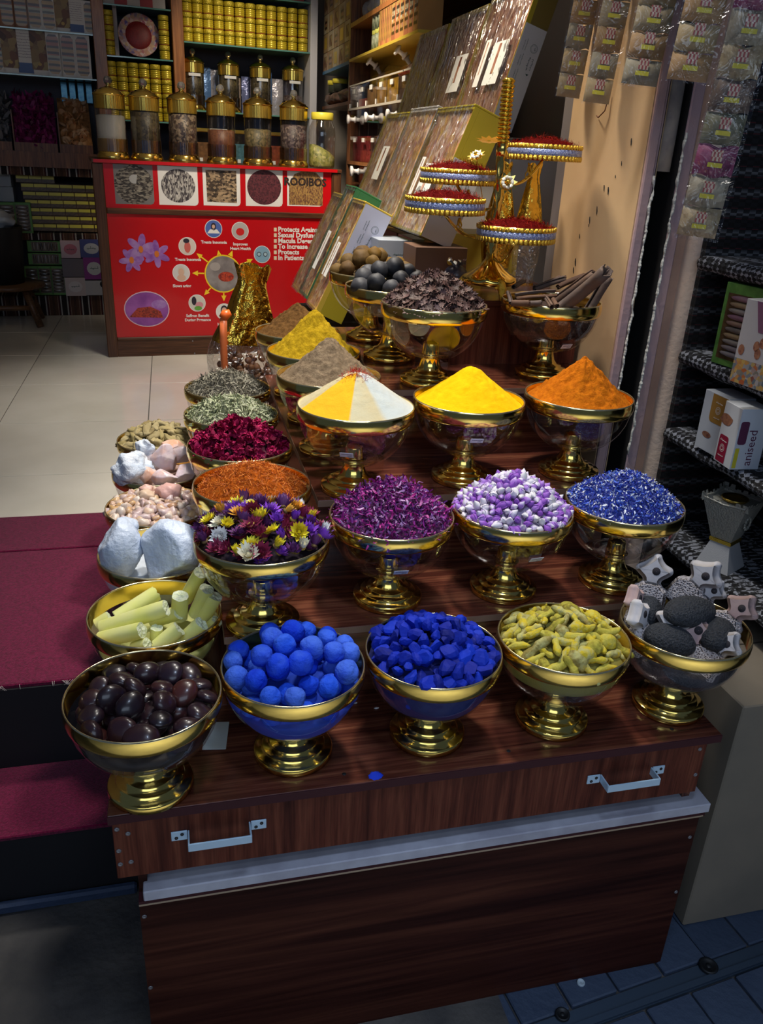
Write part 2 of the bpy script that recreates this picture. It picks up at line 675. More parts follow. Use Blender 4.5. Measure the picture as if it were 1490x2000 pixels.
for k in range(-5, 14):
    u = -0.02 + k * 0.125
    paver(u, u + 0.125, 0.035, 0.205)
    paver(u + 0.05, u + 0.175, 0.205, 0.375)
    paver(u - 0.02, u + 0.105, 0.375, 0.545)
    paver(u + 0.03, u + 0.155, -0.185, -0.015)
    paver(u - 0.03, u + 0.095, -0.355, -0.185)
ch = MB()
ch.box(-0.8, 2.0, -0.013, 0.033, -0.03, -0.004, M=Mp)
ch.box(-0.8, 2.0, -0.012, 0.002, -0.01, 0.003, M=Mp)
tag(ch.build('drain_channel', mat('blue_channel_metal', (0.05, 0.08, 0.13), 0.45, 0.5)), 'long metal drain channel between the blue grey pavers', 'drain')
for px, r, lab, hole in (((1383, 1888), 0.022, 'round black bolt cap beside the drain channel', 1), ((1098, 1983), 0.016, 'round steel stud set in the dark plate by the chest', 1),
                         ((1134, 1921), 0.009, 'small pale coin-like disc on the paver by the chest', 0)):
    p = onZ(px, ZS)
    m_ = MB().lathe([(r, 0), (r, 0.004), (r * 0.8, 0.006), (r * 0.7, 0.003), (0.001, 0.003)], 20)
    if hole:
        m_.ball(r * 0.35, 8, 6, M=Matrix.Translation((0, 0, 0.002)), sq=(1, 1, 0.5))
    tag(m_.build('ground_stud', M_DARK if hole else mat('pale_disc', (0.30, 0.38, 0.45), 0.5), None, p + np.array([0, 0, 0.001])), lab, 'stud')

# shell
struct(MB().box(-2.4, 1.75, 7.15, 7.25, ZF, 2.5).build('wall_back', M_WALL))
struct(MB().box(-2.5, -2.4, 1.6, 7.2, ZS, 2.5).build('wall_left', M_WALL))
struct(MB().box(1.72, 1.82, 2.0, 7.2, ZS, 2.5).build('wall_right', M_WALL))
struct(MB().box(-2.5, 1.82, 1.7, 7.2, 2.45, 2.55).build('ceiling', mat('white_ceiling', (0.7, 0.7, 0.68), 0.8)))
jy = 1.93
jamb = struct(MB().box(1.12, 1.16, jy, 2.36, ZF, 2.45).build('wall_jamb', M_TAN), 'tan painted jamb wall beside the cinnamon bowl')
# paint chips
rg = random.Random(5)
for px in ((1233, 277), (1214, 320), (1202, 345), (1188, 372), (1166, 412), (1152, 430), (1150, 440), (1132, 462), (1180, 366), (1124, 512), (1120, 528)):
    c = onX(px, 1.1195)
    s = rg.uniform(0.4, 1.3)
    poly = [(rg.uniform(.6, 1) * math.cos(a) * 0.0025 * s, rg.uniform(.6, 1) * math.sin(a) * 0.012 * s) for a in (0, 1, 2, 3, 4, 5)]
    MB().prism(poly, 0, 0.0012, M=basis(c, (0, -1, 0.25), (0, 0.25, 1))).build('paint_chip', M_BLACK, jamb)
struct(MB().box(1.121, 1.146, jy - 0.012, jy, -0.2, 2.45, bev=0.003).box(1.146, 1.152, jy - 0.006, jy + 0.05, -0.2, 2.45).build('trim_2', M_MAUVE))
struct(MB().box(1.152, 1.21, jy + 0.10, jy + 0.12, -0.2, 2.45).box(1.1525, 1.155, jy - 0.004, jy + 0.1, -0.2, 2.45).box(1.2085, 1.2115, jy - 0.010, jy + 0.1, -0.2, 2.45).build('wall_slot', M_BLACK))
struct(MB().box(1.212, 1.246, jy - 0.012, jy + 0.1, -0.2, 2.45, bev=0.004).build('trim_3', M_MAUVE))
struct(MB().box(1.247, 1.287, jy + 0.012, jy + 0.1, -0.2, 2.45).build('trim_4', M_SALMON))
struct(MB().lathe([(0.036, -0.2), (0.036, 2.45)], 20, M=Matrix.Translation((1.318, jy + 0.02, 0))).build('trim_5', M_CREAM))
struct(MB().box(1.34, 1.42, jy + 0.025, jy + 0.1, -0.2, 2.45).build('trim_6', M_SALMON))
struct(MB().box(1.13, 1.24, 2.37, 2.44, ZF, 2.45, bev=0.004).build('trim_7', mat('grey_door_frame', (0.16, 0.14, 0.15), 0.5)))


def foam(x, z0, z1, seed, w=0.006, col=M_FOAM):
    rg = random.Random(seed)
    m_ = MB()
    z = z0
    pts, rs = [], []
    while z < z1:
        a_, b_ = mnoise.noise(Vector((z * 45, seed, 0))), mnoise.noise(Vector((z * 160, seed, 5)))
        pts.append((x + 0.005 * mnoise.noise(Vector((z * 30, 0, seed))), jy - 0.012, z))
        rs.append(max(0.0012, w * (0.75 + 0.8 * a_ + 0.35 * b_)))
        z += 0.0022
    m_.tube(pts, rs, 8, flat=0.6)
    return m_


for x, z0, z1, sd, par in ((1.150, 0.45, 1.02, 1, 'left'), (1.214, 0.3, 1.12, 2, 'right')):
    tag(foam(x, z0, z1, sd).build('foam_sealant', M_FOAM), 'lumpy bead of pale foam along the %s side of the black slot' % par, 'sealant', None, 'stuff')
m_ = MB().tube([(1.182, jy + 0.02, 1.03), (1.183, jy + 0.02, 1.12), (1.182, jy + 0.02, 1.30)], 0.022, 12)
tag(m_.build('slot_pipe', mat('dusty_cream_pipe', (0.42, 0.36, 0.30), 0.7, vary=(0.3, 0.26, 0.24), vscale=30)), 'dusty cream pipe end hanging inside the black wall slot', 'pipe')

# ------------------------------------------------------------------ stepped display furniture
M_ROSE = matwood('rosewood_laminate', (0.030, 0.006, 0.005), (0.12, 0.034, 0.020), (0.24, 0.09, 0.045), 0.20, 'X', 1.0, 0.5)
M_ROSEY = matwood('rosewood_laminate_deep', (0.030, 0.006, 0.005), (0.12, 0.034, 0.020), (0.24, 0.09, 0.045), 0.20, 'Y', 1.0, 0.5)
M_ROSEZ = matwood('rosewood_upright_grain', (0.026, 0.005, 0.004), (0.11, 0.028, 0.016), (0.19, 0.06, 0.032), 0.45, 'Z', 1.6, 0.0, 0.4, 0.12)
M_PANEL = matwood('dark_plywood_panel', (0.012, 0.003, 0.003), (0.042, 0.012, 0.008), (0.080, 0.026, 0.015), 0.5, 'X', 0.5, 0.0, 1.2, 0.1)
M_EDGE = mat('rosewood_edge_band', (0.045, 0.012, 0.016), 0.5, spec=0.15)
M_PLY = mat('pale_ply_edge', (0.34, 0.25, 0.17), 0.6)
M_WHITEB = mat('worn_white_board', (0.42, 0.43, 0.50), 0.55, vary=(0.30, 0.30, 0.36), vscale=14)
M_ALU = mat('brushed_aluminium_handle', (0.42, 0.58, 0.72), 0.35, 0.12)
M_HOLE = mat('screw_hole', (0.008, 0.006, 0.006), 0.7)
M_SCREW = mat('dull_screw', (0.22, 0.22, 0.24), 0.45, 0.7)

chest = thing('display_chest', 'rosewood chest with two aluminium drawer handles at the front of the stepped display', 'chest', (0.44, 1.11, ZS))


def part(mb, name, mats, parent):
    """world-space mesh parented under a thing that stands elsewhere"""
    o = mb.build(name, mats, parent)
    M = Matrix.Identity(4)
    while parent is not None:
        M = parent.matrix_parent_inverse @ Matrix.LocRotScale(parent.location, parent.rotation_euler, parent.scale) @ M
        parent = parent.parent
    o.matrix_parent_inverse = M.inverted()
    return o


yf = 1.106
tb = part(MB().box(-0.155, 1.028, yf, 1.375, -0.019, 0.0, bev=0.0015), 'top_board', M_ROSE, chest)
part(MB().box(-0.155, 1.028, yf - 0.0012, yf + 0.0005, -0.0185, -0.0010), 'edge_band', M_EDGE, tb)
part(MB().box(-0.155, 0.075, 1.376, 2.98, -0.019, 0.0, bev=0.0015), 'top_board', M_ROSEY, chest)
dr = part(MB().box(-0.150, 1.004, yf + 0.006, yf + 0.024, -0.150, -0.0195, bev=0.001), 'drawer_front', M_ROSEZ, chest)
part(MB().box(-0.150, -0.132, yf + 0.0245, 2.97, -0.150, -0.0195), 'side_panel', M_ROSEY, chest)
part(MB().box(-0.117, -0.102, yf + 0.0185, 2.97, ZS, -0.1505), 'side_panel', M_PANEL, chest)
part(MB().box(0.99, 1.008, yf + 0.0245, 1.36, ZS, -0.0195), 'side_panel', M_ROSEY, chest)
wr = part(MB().box(-0.109, 1.042, yf - 0.006, yf + 0.05, -0.2025, -0.179, bev=0.002), 'white_rail', M_WHITEB, chest)
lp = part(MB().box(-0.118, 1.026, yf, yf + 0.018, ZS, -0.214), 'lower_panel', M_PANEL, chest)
part(MB().box(-0.118, 1.034, yf - 0.004, yf + 0.05, -0.2135, -0.203), 'panel_cap', M_EDGE, chest)
part(MB().box(-0.118, 1.030, yf - 0.0012, yf - 0.0002, -0.2175, -0.2145).box(-0.118, 1.030, yf - 0.0052, yf - 0.0042, -0.2125, -0.2095), 'ply_edge', M_PLY, chest)
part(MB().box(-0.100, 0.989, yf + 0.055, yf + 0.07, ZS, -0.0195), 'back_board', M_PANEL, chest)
# handles: flat strap bent outward with two-hole plates
for pa, pb in (((350, 1631), (505, 1608)), ((1158, 1520), (1284, 1503))):
    a, b = onY(pa, yf + 0.006), onY(pb, yf + 0.006)
    cx, cz = (a[0] + b[0]) / 2, (a[2] + b[2]) / 2
    L = (b[0] - a[0]) / 2
    y0 = yf + 0.0055
    hm = MB()
    for s in (-1, 1):
        hm.box(cx + s * L - 0.0135, cx + s * L + 0.0135, y0 - 0.0028, y0, cz - 0.010, cz + 0.010, bev=0.0006)
        xi = cx + s * (L - 0.0145)
        hm.box(min(xi, xi - s * 0.003), max(xi, xi - s * 0.003), y0 - 0.031, y0, cz - 0.0085, cz + 0.0085, bev=0.0006)
    hm.box(cx - L + 0.0145, cx + L - 0.0145, y0 - 0.034, y0 - 0.031, cz - 0.0085, cz + 0.0085, bev=0.0008)
    for s in (-1, 1):
        for t in (-1, 1):
            hm.lathe([(0.0032, 0), (0.0032, 0.0008), (0.001, 0.0008), (0.0005, 0.0002)], 12, 1,
                     M=Matrix.Translation((cx + s * L + 0.005 * t, y0 - 0.0029, cz + 0.0035 * t)) @ Matrix.Rotation(math.pi / 2, 4, 'X'))
    tag(part(hm, 'handle', [M_ALU, M_HOLE], dr), 'brushed aluminium strap handle')


def screws(pxs, yv, parent, m=M_SCREW, r=0.0045):
    for px in pxs:
        c = onY(px, yv)
        part(MB().lathe([(r, 0), (r, 0.001), (r * .6, 0.0015), (r * .4, 0.0005), (0.0004, 0.0005)], 12,
                        M=Matrix.Translation(c) @ Matrix.Rotation(math.pi / 2, 4, 'X')), 'screw', m, parent)


screws(((228, 1620), (250, 1628), (232, 1662), (235, 1688), (256, 1683), (1367, 1463), (1358, 1513)), yf + 0.0058, dr)
screws(((282, 1790), (294, 1929), (1347, 1635), (1320, 1742)), yf - 0.0003, lp)

M_FAB = None
TIERS = ((T1, 0.06, 1.363, 1.0, 2.98, 0.30, 1.64, 'lowest'), (T2, 0.283, 1.614, 1.0, 2.70, 0.515, 1.885, 'second'),
         (T3, 0.490, 1.854, 1.085, 2.61, 0.72, 2.125, 'third'))
zprev = 0.0
for z, x0, y0, x1, y1, xi, yi, nm in TIERS:
    t = thing('display_step', '%s rosewood step of the display carrying rows of bowls' % nm, 'display step', ((x0 + x1) / 2, y0, zprev))
    part(MB().box(x0, x1, y0, yi, z - 0.016, z, bev=0.0012), 'top_board', M_ROSE, t)
    part(MB().box(x0, xi, yi + 0.001, y1, z - 0.016, z, bev=0.0012), 'top_board', M_ROSEY, t)
    part(MB().box(x0 + 0.004, x1 - 0.004, y0 + 0.012, y0 + 0.028, zprev, z - 0.0165), 'riser', M_ROSE, t)
    part(MB().box(x0 + 0.012, x0 + 0.028, y0 + 0.029, y1 - 0.01, zprev if nm != 'third' else T2, z - 0.0165), 'riser', M_ROSEY, t)
    part(MB().box(x0 - 0.0006, x0 + 0.0004, y0, y1, z - 0.015, z - 0.0008).box(x0, x1, y0 - 0.0006, y0 + 0.0004, z - 0.015, z - 0.0008), 'edge_band', M_PLY if False else mat('step_edge', (0.20, 0.12, 0.08), 0.4), t)
    zprev = z
t = thing('display_step', 'topmost rosewood step of the display under the golden saffron stand', 'display step', (0.92, 2.09, T3))
part(MB().box(0.725, 1.105, 2.09, 3.46, T4 - 0.016, T4, bev=0.0012), 'top_board', M_ROSE, t)
part(MB().box(0.73, 1.10, 2.102, 2.118, T3, T4 - 0.0165), 'riser', M_ROSEZ, t)
part(MB().box(0.735, 0.75, 2.135, 3.45, ZF, T4 - 0.0165), 'riser', M_ROSEY, t)
t = thing('low_riser', 'low dark riser under the short wrapped boxes', 'riser', (0.60, 2.72, ZF))
part(MB().box(0.475, 0.722, 2.715, 3.29, ZF, 0.474, bev=0.002), 'riser_box', M_BLACK, t)
t = thing('box_plinth', 'dark plinth with a white front under the tallest wrapped boxes', 'plinth', (1.35, 2.85, ZF))
part(MB().box(1.11, 1.60, 2.76, 4.14, 1.088, 1.105, bev=0.002), 'top_board', M_BLACK, t)
part(MB().box(1.12, 1.58, 2.78, 4.13, ZF, 1.0875), 'body', mat('grey_white_laminate', (0.42, 0.41, 0.42), 0.5), t)

# ------------------------------------------------------------------ gold and glass pedestal bowls
M_GOLD = mat('polished_gold', (0.90, 0.64, 0.16), 0.14, 1.0)
M_GOLDR = mat('satin_gold', (0.80, 0.55, 0.12), 0.25, 1.0)
M_GLASS = matglass('clear_bowl_glass', (0.96, 0.96, 0.97), 0.05, 0.03)
M_LIP = mat('bright_glass_lip', (0.80, 0.66, 0.36), 0.15, 0.9)
M_STICK = mat('white_price_sticker', (0.80, 0.82, 0.86), 0.5)
M_INK = mat('blue_grey_print', (0.10, 0.12, 0.22), 0.6)

ME_FOOT = MB().lathe([(0.001, 0.0), (0.070, 0.0), (0.0735, 0.002), (0.0735, 0.014), (0.071, 0.0165), (0.060, 0.0185), (0.0585, 0.023),
                      (0.0565, 0.0245), (0.047, 0.0265), (0.0455, 0.031), (0.0435, 0.0325), (0.034, 0.035), (0.0315, 0.039), (0.0275, 0.044),
                      (0.0245, 0.055), (0.0225, 0.066), (0.0235, 0.0705), (0.028, 0.0735), (0.001, 0.0738)], 48).mesh('foot', M_GOLD)
ME_CAP = MB().lathe([(0.022, 0.0770), (0.0195, 0.100), (0.018, 0.104), (0.012, 0.1045), (0.011, 0.107), (0.001, 0.1075)], 28).mesh('stem_cap', M_GOLD)
ME_GLASS = MB().lathe([(0.002, 0.0745), (0.045, 0.0750), (0.058, 0.0765), (0.063, 0.0755), (0.068, 0.0790), (0.081, 0.0880), (0.097, 0.1030), (0.110, 0.1220),
                       (0.1195, 0.1430), (0.1255, 0.1680)], 56).lathe([(0.030, 0.0765), (0.046, 0.0785), (0.052, 0.083), (0.0535, 0.081), (0.047, 0.0765)], 56).mesh('glass_bowl', M_GLASS)
ME_RIM = MB().lathe([(0.1245, 0.166), (0.1272, 0.167), (0.1292, 0.1695), (0.1306, 0.174), (0.1314, 0.180), (0.1316, 0.186), (0.1311, 0.192), (0.1302, 0.1965)], 64, 0).lathe(
    [(0.1302, 0.1965), (0.1298, 0.1990), (0.1286, 0.2), (0.1274, 0.1990), (0.1268, 0.1965)], 64, 1).lathe(
    [(0.1268, 0.1965), (0.1258, 0.180), (0.1245, 0.166)], 64, 0, M=None).mesh('rim_band', [M_GOLD, M_LIP])
for _v in ME_RIM.vertices:
    _v.co.x *= 0.985
    _v.co.y *= 0.985

BOWLS = {}
BGROUP = 'gold-rimmed glass pedestal bowls of the stepped display'


def bowl(key, x, y, z, what):
    t = thing('pedestal_bowl', 'gold-rimmed glass pedestal bowl ' + what, 'bowl', (x, y, z), (0, 0, RNG.uniform(0, 6)), BGROUP)
    for n, me in (('foot', ME_FOOT), ('stem_cap', ME_CAP), ('glass_bowl', ME_GLASS), ('rim_band', ME_RIM)):
        link(n, me, t)
    BOWLS[key] = (t, Vector((x, y, z)))
    return t


for key, x, y, z, what in (
        ('A', -.084, 1.169, 0, 'of dark polished seeds, nearest in the front row'),
        ('B', .173, 1.212, 0, 'heaped with pale blue balls'),
        ('C', .437, 1.216, 0, 'of deep blue stones'),
        ('D', .701, 1.215, 0, 'of yellow turmeric roots'),
        ('E', .968, 1.215, 0, 'of clay foot scrubbers and black pumice'),
        ('F', .139, 1.403, T1, 'of mixed dried strawflowers'),
        ('G', .410, 1.465, T1, 'of dried purple petals'),
        ('H', .674, 1.463, T1, 'of white and violet rosebuds'),
        ('I', .938, 1.462, T1, 'of blue cornflower petals'),
        ('J', .373, 1.674, T2, 'of yellow and white powders topped with saffron'),
        ('K', .645, 1.706, T2, 'of bright yellow powder'),
        ('L', .925, 1.713, T2, 'of orange powder'),
        ('P', .611, 1.912, T3, 'heaped with star anise'),
        ('Q', .947, 1.974, T3, 'of cinnamon sticks'),
        ('T', -.068, 1.430, 0, 'of pale yellow sulphur sticks'),
        ('U', -.067, 1.692, 0, 'holding two big white crystals'),
        ('V', -.067, 1.953, 0, 'of small peach resin nuggets'),
        ('W', -.065, 2.214, 0, 'of pink salt rocks'),
        ('X', -.065, 2.475, 0, 'of dried ginger roots'),
        ('Y', .145, 1.664, T1, 'of orange safflower threads'),
        ('Z', .139, 1.925, T1, 'of crimson dried flowers'),
        ('AA', .137, 2.186, T1, 'of pale green dried leaves'),
        ('AB', .144, 2.447, T1, 'of grey dried herb stalks'),
        ('M', .361, 1.936, T2, 'of grey brown powder'),
        ('N', .366, 2.197, T2, 'of mustard yellow powder'),
        ('O', .359, 2.458, T2, 'of dark brown powder'),
        ('R', .574, 2.173, T3, 'of black dried limes'),
        ('S', .578, 2.434, T3, 'of brown dried limes')):
    bowl(key, x, y, z, what)


def glass_r(z):
    prof = [(0.045, 0.0750), (0.068, 0.0790), (0.081, 0.0880), (0.097, 0.1030), (0.110, 0.1220), (0.1195, 0.1430), (0.1255, 0.1680), (0.1264, 0.2)]
    for (r0, z0), (r1, z1) in zip(prof, prof[1:]):
        if z <= z1:
            return r0 + (r1 - r0) * max(0, (z - z0)) / (z1 - z0)
    return 0.1264


# price stickers on the glass
for key, px in (('B', (532, 1447)), ('B', (601, 1451)), ('C', (857, 1418)), ('J', (677, 888)), ('K', (931, 860)), ('G', (783, 1117)), ('H', (1047, 1092)), ('Q', (1106, 676))):
    t, c = BOWLS[key]
    # point where the pixel's ray meets the glass: march to the near surface
    v = Vector(ray(px)).normalized()
    p = Vector(CAM)
    d = (c - p).length - 0.35
    hit = None
    for i in range(700):
        q = p + v * (d + i * 0.001)
        l = q - c
        if 0.076 < l.z < 0.19 and math.hypot(l.x, l.y) < glass_r(l.z) + 0.002:
            hit = q
            break
    if hit is None:
        continue
    n = Vector((hit.x - c.x, hit.y - c.y, 0)).normalized()
    n = (n + Vector((0, 0, -0.75))).normalized()
    ux = Vector((0, 0, 1)).cross(n).normalized()
    M = basis(hit + n * 0.0012, ux, n.cross(ux))
    s = MB().box(-0.0145, 0.0145, -0.0075, 0.0075, -0.0003, 0.0003, M=M)
    o = part(s, 'price_sticker', M_STICK, t)
    k = MB()
    rg = random.Random(px[0])
    for r_, w in ((0.002, 0.02), (-0.0035, 0.009)):
        x = -0.011 if r_ > 0 else 0.002
        while x < (0.011):
            w_ = rg.uniform(0.0006, 0.0016)
            k.box(x, x + w_, r_ - 0.0013, r_ + 0.0013, 0.0004, 0.0005, M=M)
            x += w_ + 0.0007
    part(k, 'printed_line', M_INK, o)['kind'] = 'stuff'


# ------------------------------------------------------------------ heaps
def dome(r, R, h, p=1.7):
    return h * max(0.0, 1 - (r / R) ** p)


def fill(key, matl, h, z0=0.165, R=0.121, low=None, p=1.7, name='filling', nz=0.006, seg=48, rings=14):  # bed colours mostly darkened, standing in for shade between the pieces
    """the unpicked inside of a heap, under the pieces on top"""
    m_ = MB()
    prof = []
    if low is not None:
        zz = low
        while zz < z0:
            prof.append((glass_r(zz) - 0.004, zz))
            zz += 0.012
        prof.insert(0, (0.001, low))
    else:
        prof = [(0.001, z0 - 0.012), (R * 0.9, z0 - 0.010)]
    for i in range(rings + 1):
        r = R * (1 - i / rings)
        prof.append((max(r, 0.0008), z0 + dome(r, R, h, p)))
    m_.lathe(prof, seg)
    off = Vector((ord(key[0]), len(key), 3.0))
    v2 = []
    for q in m_.v:
        q = Vector(q)
        if q.z > z0 - 0.001:
            q.z += nz * mnoise.noise(q * 60 + off)
        v2.append(tuple(q))
    m_.v = v2
    t, c = BOWLS[key]
    o = m_.build(name, matl, t)
    o['kind'] = 'stuff'
    return o


def places(pts, c):
    """where each piece lies, seen from the lane: rows from the front, then left to right"""
    f = Vector((c.x, c.y, 0)).normalized()
    r = Vector((f.y, -f.x, 0))
    nr = max(2, int(round(math.sqrt(len(pts)))))
    idx = sorted(range(len(pts)), key=lambda i: pts[i][0] * f.x + pts[i][1] * f.y)
    per = math.ceil(len(pts) / nr)
    out = [''] * len(pts)
    O = ['first', 'second', 'third', 'fourth', 'fifth', 'sixth', 'seventh', 'eighth', 'ninth', 'tenth', 'eleventh']
    for k in range(nr):
        row = sorted(idx[k * per:(k + 1) * per], key=lambda i: pts[i][0] * r.x + pts[i][1] * r.y)
        for j, i in enumerate(row):
            out[i] = '%s from left, row %s from front' % (O[j], ('one', 'two', 'three', 'four', 'five', 'six', 'seven', 'eight', 'nine', 'ten')[k])
    return out


def pile(key, meshes, name, label, cat, group, R, z0, h, dmin, n, p=1.7, lie=0.0, sc=(0.85, 1.15), lift=0.0, seed=1, tries=6000, jz=0.0, children=None, where_on=True):
    """each piece a thing of its own on the dome; lie=1 lays pieces along the surface, 0 turns them at random"""
    rg = random.Random(seed)
    t, c = BOWLS[key]
    out = []
    pts = poisson(R, dmin, rg, tries, n)
    where = places(pts, c) if (len(pts) <= 110 and where_on) else None
    for i, (x, y) in enumerate(pts):
        r = math.hypot(x, y)
        z = z0 + dome(r, R * 1.04, h, p) + lift + rg.uniform(-jz, jz)
        e = 0.004
        s = (dome(r + e, R * 1.04, h, p) - dome(max(r - e, 0), R * 1.04, h, p)) / (2 * e)
        nrm = Vector((-s * x / max(r, 1e-4), -s * y / max(r, 1e-4), 1)).normalized()
        q = Vector((0, 0, 1)).rotation_difference(nrm) @ Quaternion((0, 0, 1), rg.uniform(0, 6.283))
        if lie < 1:
            ax = Vector((rg.uniform(-1, 1), rg.uniform(-1, 1), rg.uniform(-0.3, 0.3))).normalized()
            q = q @ Quaternion(ax, rg.gauss(0, 1.0) * (1 - lie) * 1.6)
        me = meshes[rg.randrange(len(meshes))]
        k = rg.uniform(*sc)
        if children:
            o = thing(name, label, cat, c + Vector((x, y, z)), q.to_euler(), group)
            o.scale = (k, k, k)
            for cn, cme in me:
                link(cn, cme, o)
        else:
            o = link(name, me, None, c + Vector((x, y, z)), q, k)
            tag(o, (label + ', ' + where[i]) if where else label, cat, group)
        out.append(o)
    return out


def shreds(key, name, label, cat, matl, n, R, z0, h, L, W, p=1.6, curl=0.6, up=0.35, seed=3, seg=3, depth=0.008, taper=0.5):
    """thousands of loose strips: one heap nobody could count"""
    rg = random.Random(seed)
    t, c = BOWLS[key]
    m_ = MB()
    for i in range(n):
        a, r = rg.uniform(0, 6.283), R * math.sqrt(rg.random())
        z = z0 + dome(r, R * 1.03, h, p) + rg.uniform(-depth, depth * 0.6)
        e = 0.004
        s = (dome(r + e, R * 1.03, h, p) - dome(max(r - e, 0), R * 1.03, h, p)) / (2 * e)
        nrm = Vector((-s * math.cos(a), -s * math.sin(a), 1)).normalized()
        q = Vector((0, 0, 1)).rotation_difference(nrm) @ Quaternion((0, 0, 1), rg.uniform(0, 6.283)) @ Quaternion((0, 1, 0), rg.gauss(0, up)) @ Quaternion((1, 0, 0), rg.gauss(0, 0.9))
        l, w = rg.uniform(*L), rg.uniform(*W)
        k = rg.uniform(-curl, curl)
        k2 = rg.uniform(-curl, curl)
        vs, fs = [], []
        pos, d = Vector((-l / 2, 0, 0)), Vector((1, 0, 0))
        for j in range(seg + 1):
            ww = w * (1 - taper * abs(2 * j / seg - 1))
            vs += [pos + Vector((0, ww / 2, 0)), pos + Vector((0, -ww / 2, ww * 0.3))]
            d = (Quaternion((0, 1, 0), k) @ Quaternion((0, 0, 1), k2)) @ d
            pos = pos + d * (l / seg)
        for j in range(seg):
            fs.append((2 * j, 2 * j + 1, 2 * j + 3, 2 * j + 2))
        base = Vector((r * math.cos(a), r * math.sin(a), z))
        m_.add([tuple(base + q @ Vector(v)) for v in vs], fs, 0, True)
    o = m_.build(name, matl, None, c)
    return tag(o, label, cat, None, 'stuff')


def powder(key, name, label, matl, h, R=0.1235, z0=0.186, p=1.15, peak=0.18, rough=0.004, seed=0, skew=(0, 0), rings=46, seg=110):
    t, c = BOWLS[key]
    m_ = MB()
    off = Vector((seed * 3.7, seed * 1.3, seed))
    prof = [(R * (1 - i / rings), 0) for i in range(rings)] + [(0.0004, 0)]
    m_.lathe(prof, seg)
    v2 = []
    for x, y, z in m_.v:
        r = math.hypot(x, y)
        u = r / R
        s = 1 - u
        zz = h * (s ** p if s > 0 else 0)
        if s > 1 - peak:
            s0 = 1 - peak
            zz = h * (s0 ** p + (1 - (u / peak) ** 2) * p * s0 ** (p - 1) * peak * 0.5)
        q = Vector((x, y, 0))
        zz += rough * (mnoise.noise(q * 45 + off) + 0.7 * mnoise.noise(q * 120 + off) + 0.35 * mnoise.noise(q * 300 + off)) * min(1, s * 6)
        k = max(0, s)
        v2.append((x + skew[0] * k, y + skew[1] * k, z0 + zz))
    m_.v = v2
    m_.lathe([(R, z0), (R * 0.96, z0 - 0.014), (0.001, z0 - 0.016)], seg)
    o = m_.build(name, matl, None, c)
    return tag(o, label, 'spice powder')


def matpowder(name, c0, c1, scale=60, bs=0.5):
    if name in MATS:
        return MATS[name]
    m, nt, b = _nodes(name)
    v = coords(nt)
    n1 = noise(nt, v, scale, 6, 0.65)
    r = ramp(nt, [(0.3, c0), (0.7, c1)], n1)
    nt.links.new(r.outputs[0], b.inputs['Base Color'])
    b.inputs['Roughness'].default_value = 0.95
    b.inputs['Specular IOR Level'].default_value = 0.1
    n2 = noise(nt, v, 240, 5, 0.7)
    nt.links.new(bump(nt, n2, bs, 0.004), b.inputs['Normal'])
    MATS[name] = m
    return m


powder('K', 'powder_heap', 'bright yellow turmeric powder in a smooth cone', matpowder('turmeric_powder', (0.74, 0.40, 0.0), (0.84, 0.50, 0.004), 40, 0.35), 0.094, p=1.05, peak=0.2, rough=0.0022, seed=1)
powder('L', 'powder_heap', 'orange spice powder heaped beside the jamb wall', matpowder('orange_powder', (0.36, 0.085, 0.002), (0.60, 0.17, 0.005), 90, 0.9), 0.108, p=1.12, peak=0.14, rough=0.0075, seed=2, skew=(0.004, 0))
powder('M', 'powder_heap', 'grey brown spice powder cone behind the saffron-topped powder', matpowder('grey_brown_powder', (0.13, 0.090, 0.055), (0.26, 0.19, 0.12), 90, 0.9), 0.110, p=1.1, peak=0.14, rough=0.0075, seed=3)
powder('N', 'powder_heap', 'mustard yellow spice powder in the tallest cone', matpowder('mustard_powder', (0.26, 0.16, 0.004), (0.44, 0.29, 0.01), 90, 0.9), 0.128, p=1.1, peak=0.1, rough=0.0075, seed=4)
powder('O', 'powder_heap', 'dark brown spice powder cone furthest back', matpowder('brown_powder', (0.065, 0.030, 0.009), (0.15, 0.075, 0.022), 90, 0.9), 0.098, p=1.1, peak=0.14, rough=0.008, seed=5)

# three-coloured cone with saffron on top
m, nt, b = _nodes('striped_powders')
g = nt.nodes.new('ShaderNodeTexGradient')
g.gradient_type = 'RADIAL'
nt.links.new(coords(nt, 'Object', (1, 1, 1), (0, 0, math.radians(0))), g.inputs[0])
rr = ramp(nt, [(0.0, (0.48, 0.40, 0.20)), (0.022, (0.48, 0.40, 0.22)), (0.026, (0.74, 0.40, 0.0)), (0.196, (0.74, 0.40, 0.0)), (0.202, (0.52, 0.47, 0.30)),
               (0.29, (0.50, 0.42, 0.24)), (0.31, (0.47, 0.50, 0.46)), (0.42, (0.46, 0.49, 0.47)), (0.6, (0.5, 0.45, 0.30)), (0.9, (0.5, 0.43, 0.25))], g.outputs[1])
nz = noise(nt, coords(nt), 50, 5, 0.7)
r2 = ramp(nt, [(0.45, (1, 1, 1)), (0.75, (0.95, 0.72, 0.38))], nz)
mx = nt.nodes.new('ShaderNodeMixRGB')
mx.blend_type = 'MULTIPLY'
mx.inputs[0].default_value = 0.22
nt.links.new(rr.outputs[0], mx.inputs[1])
nt.links.new(r2.outputs[0], mx.inputs[2])
nt.links.new(mx.outputs[0], b.inputs['Base Color'])
b.inputs['Roughness'].default_value = 0.95
nt.links.new(bump(nt, noise(nt, coords(nt), 260, 4), 0.25, 0.003), b.inputs['Normal'])
MATS['striped_powders'] = m
pj = powder('J', 'powder_heap', 'yellow and white spice powders in one cone under a pinch of saffron', m, 0.086, R=0.1262, z0=0.196, p=1.05, peak=0.3, rough=0.0015, seed=6)
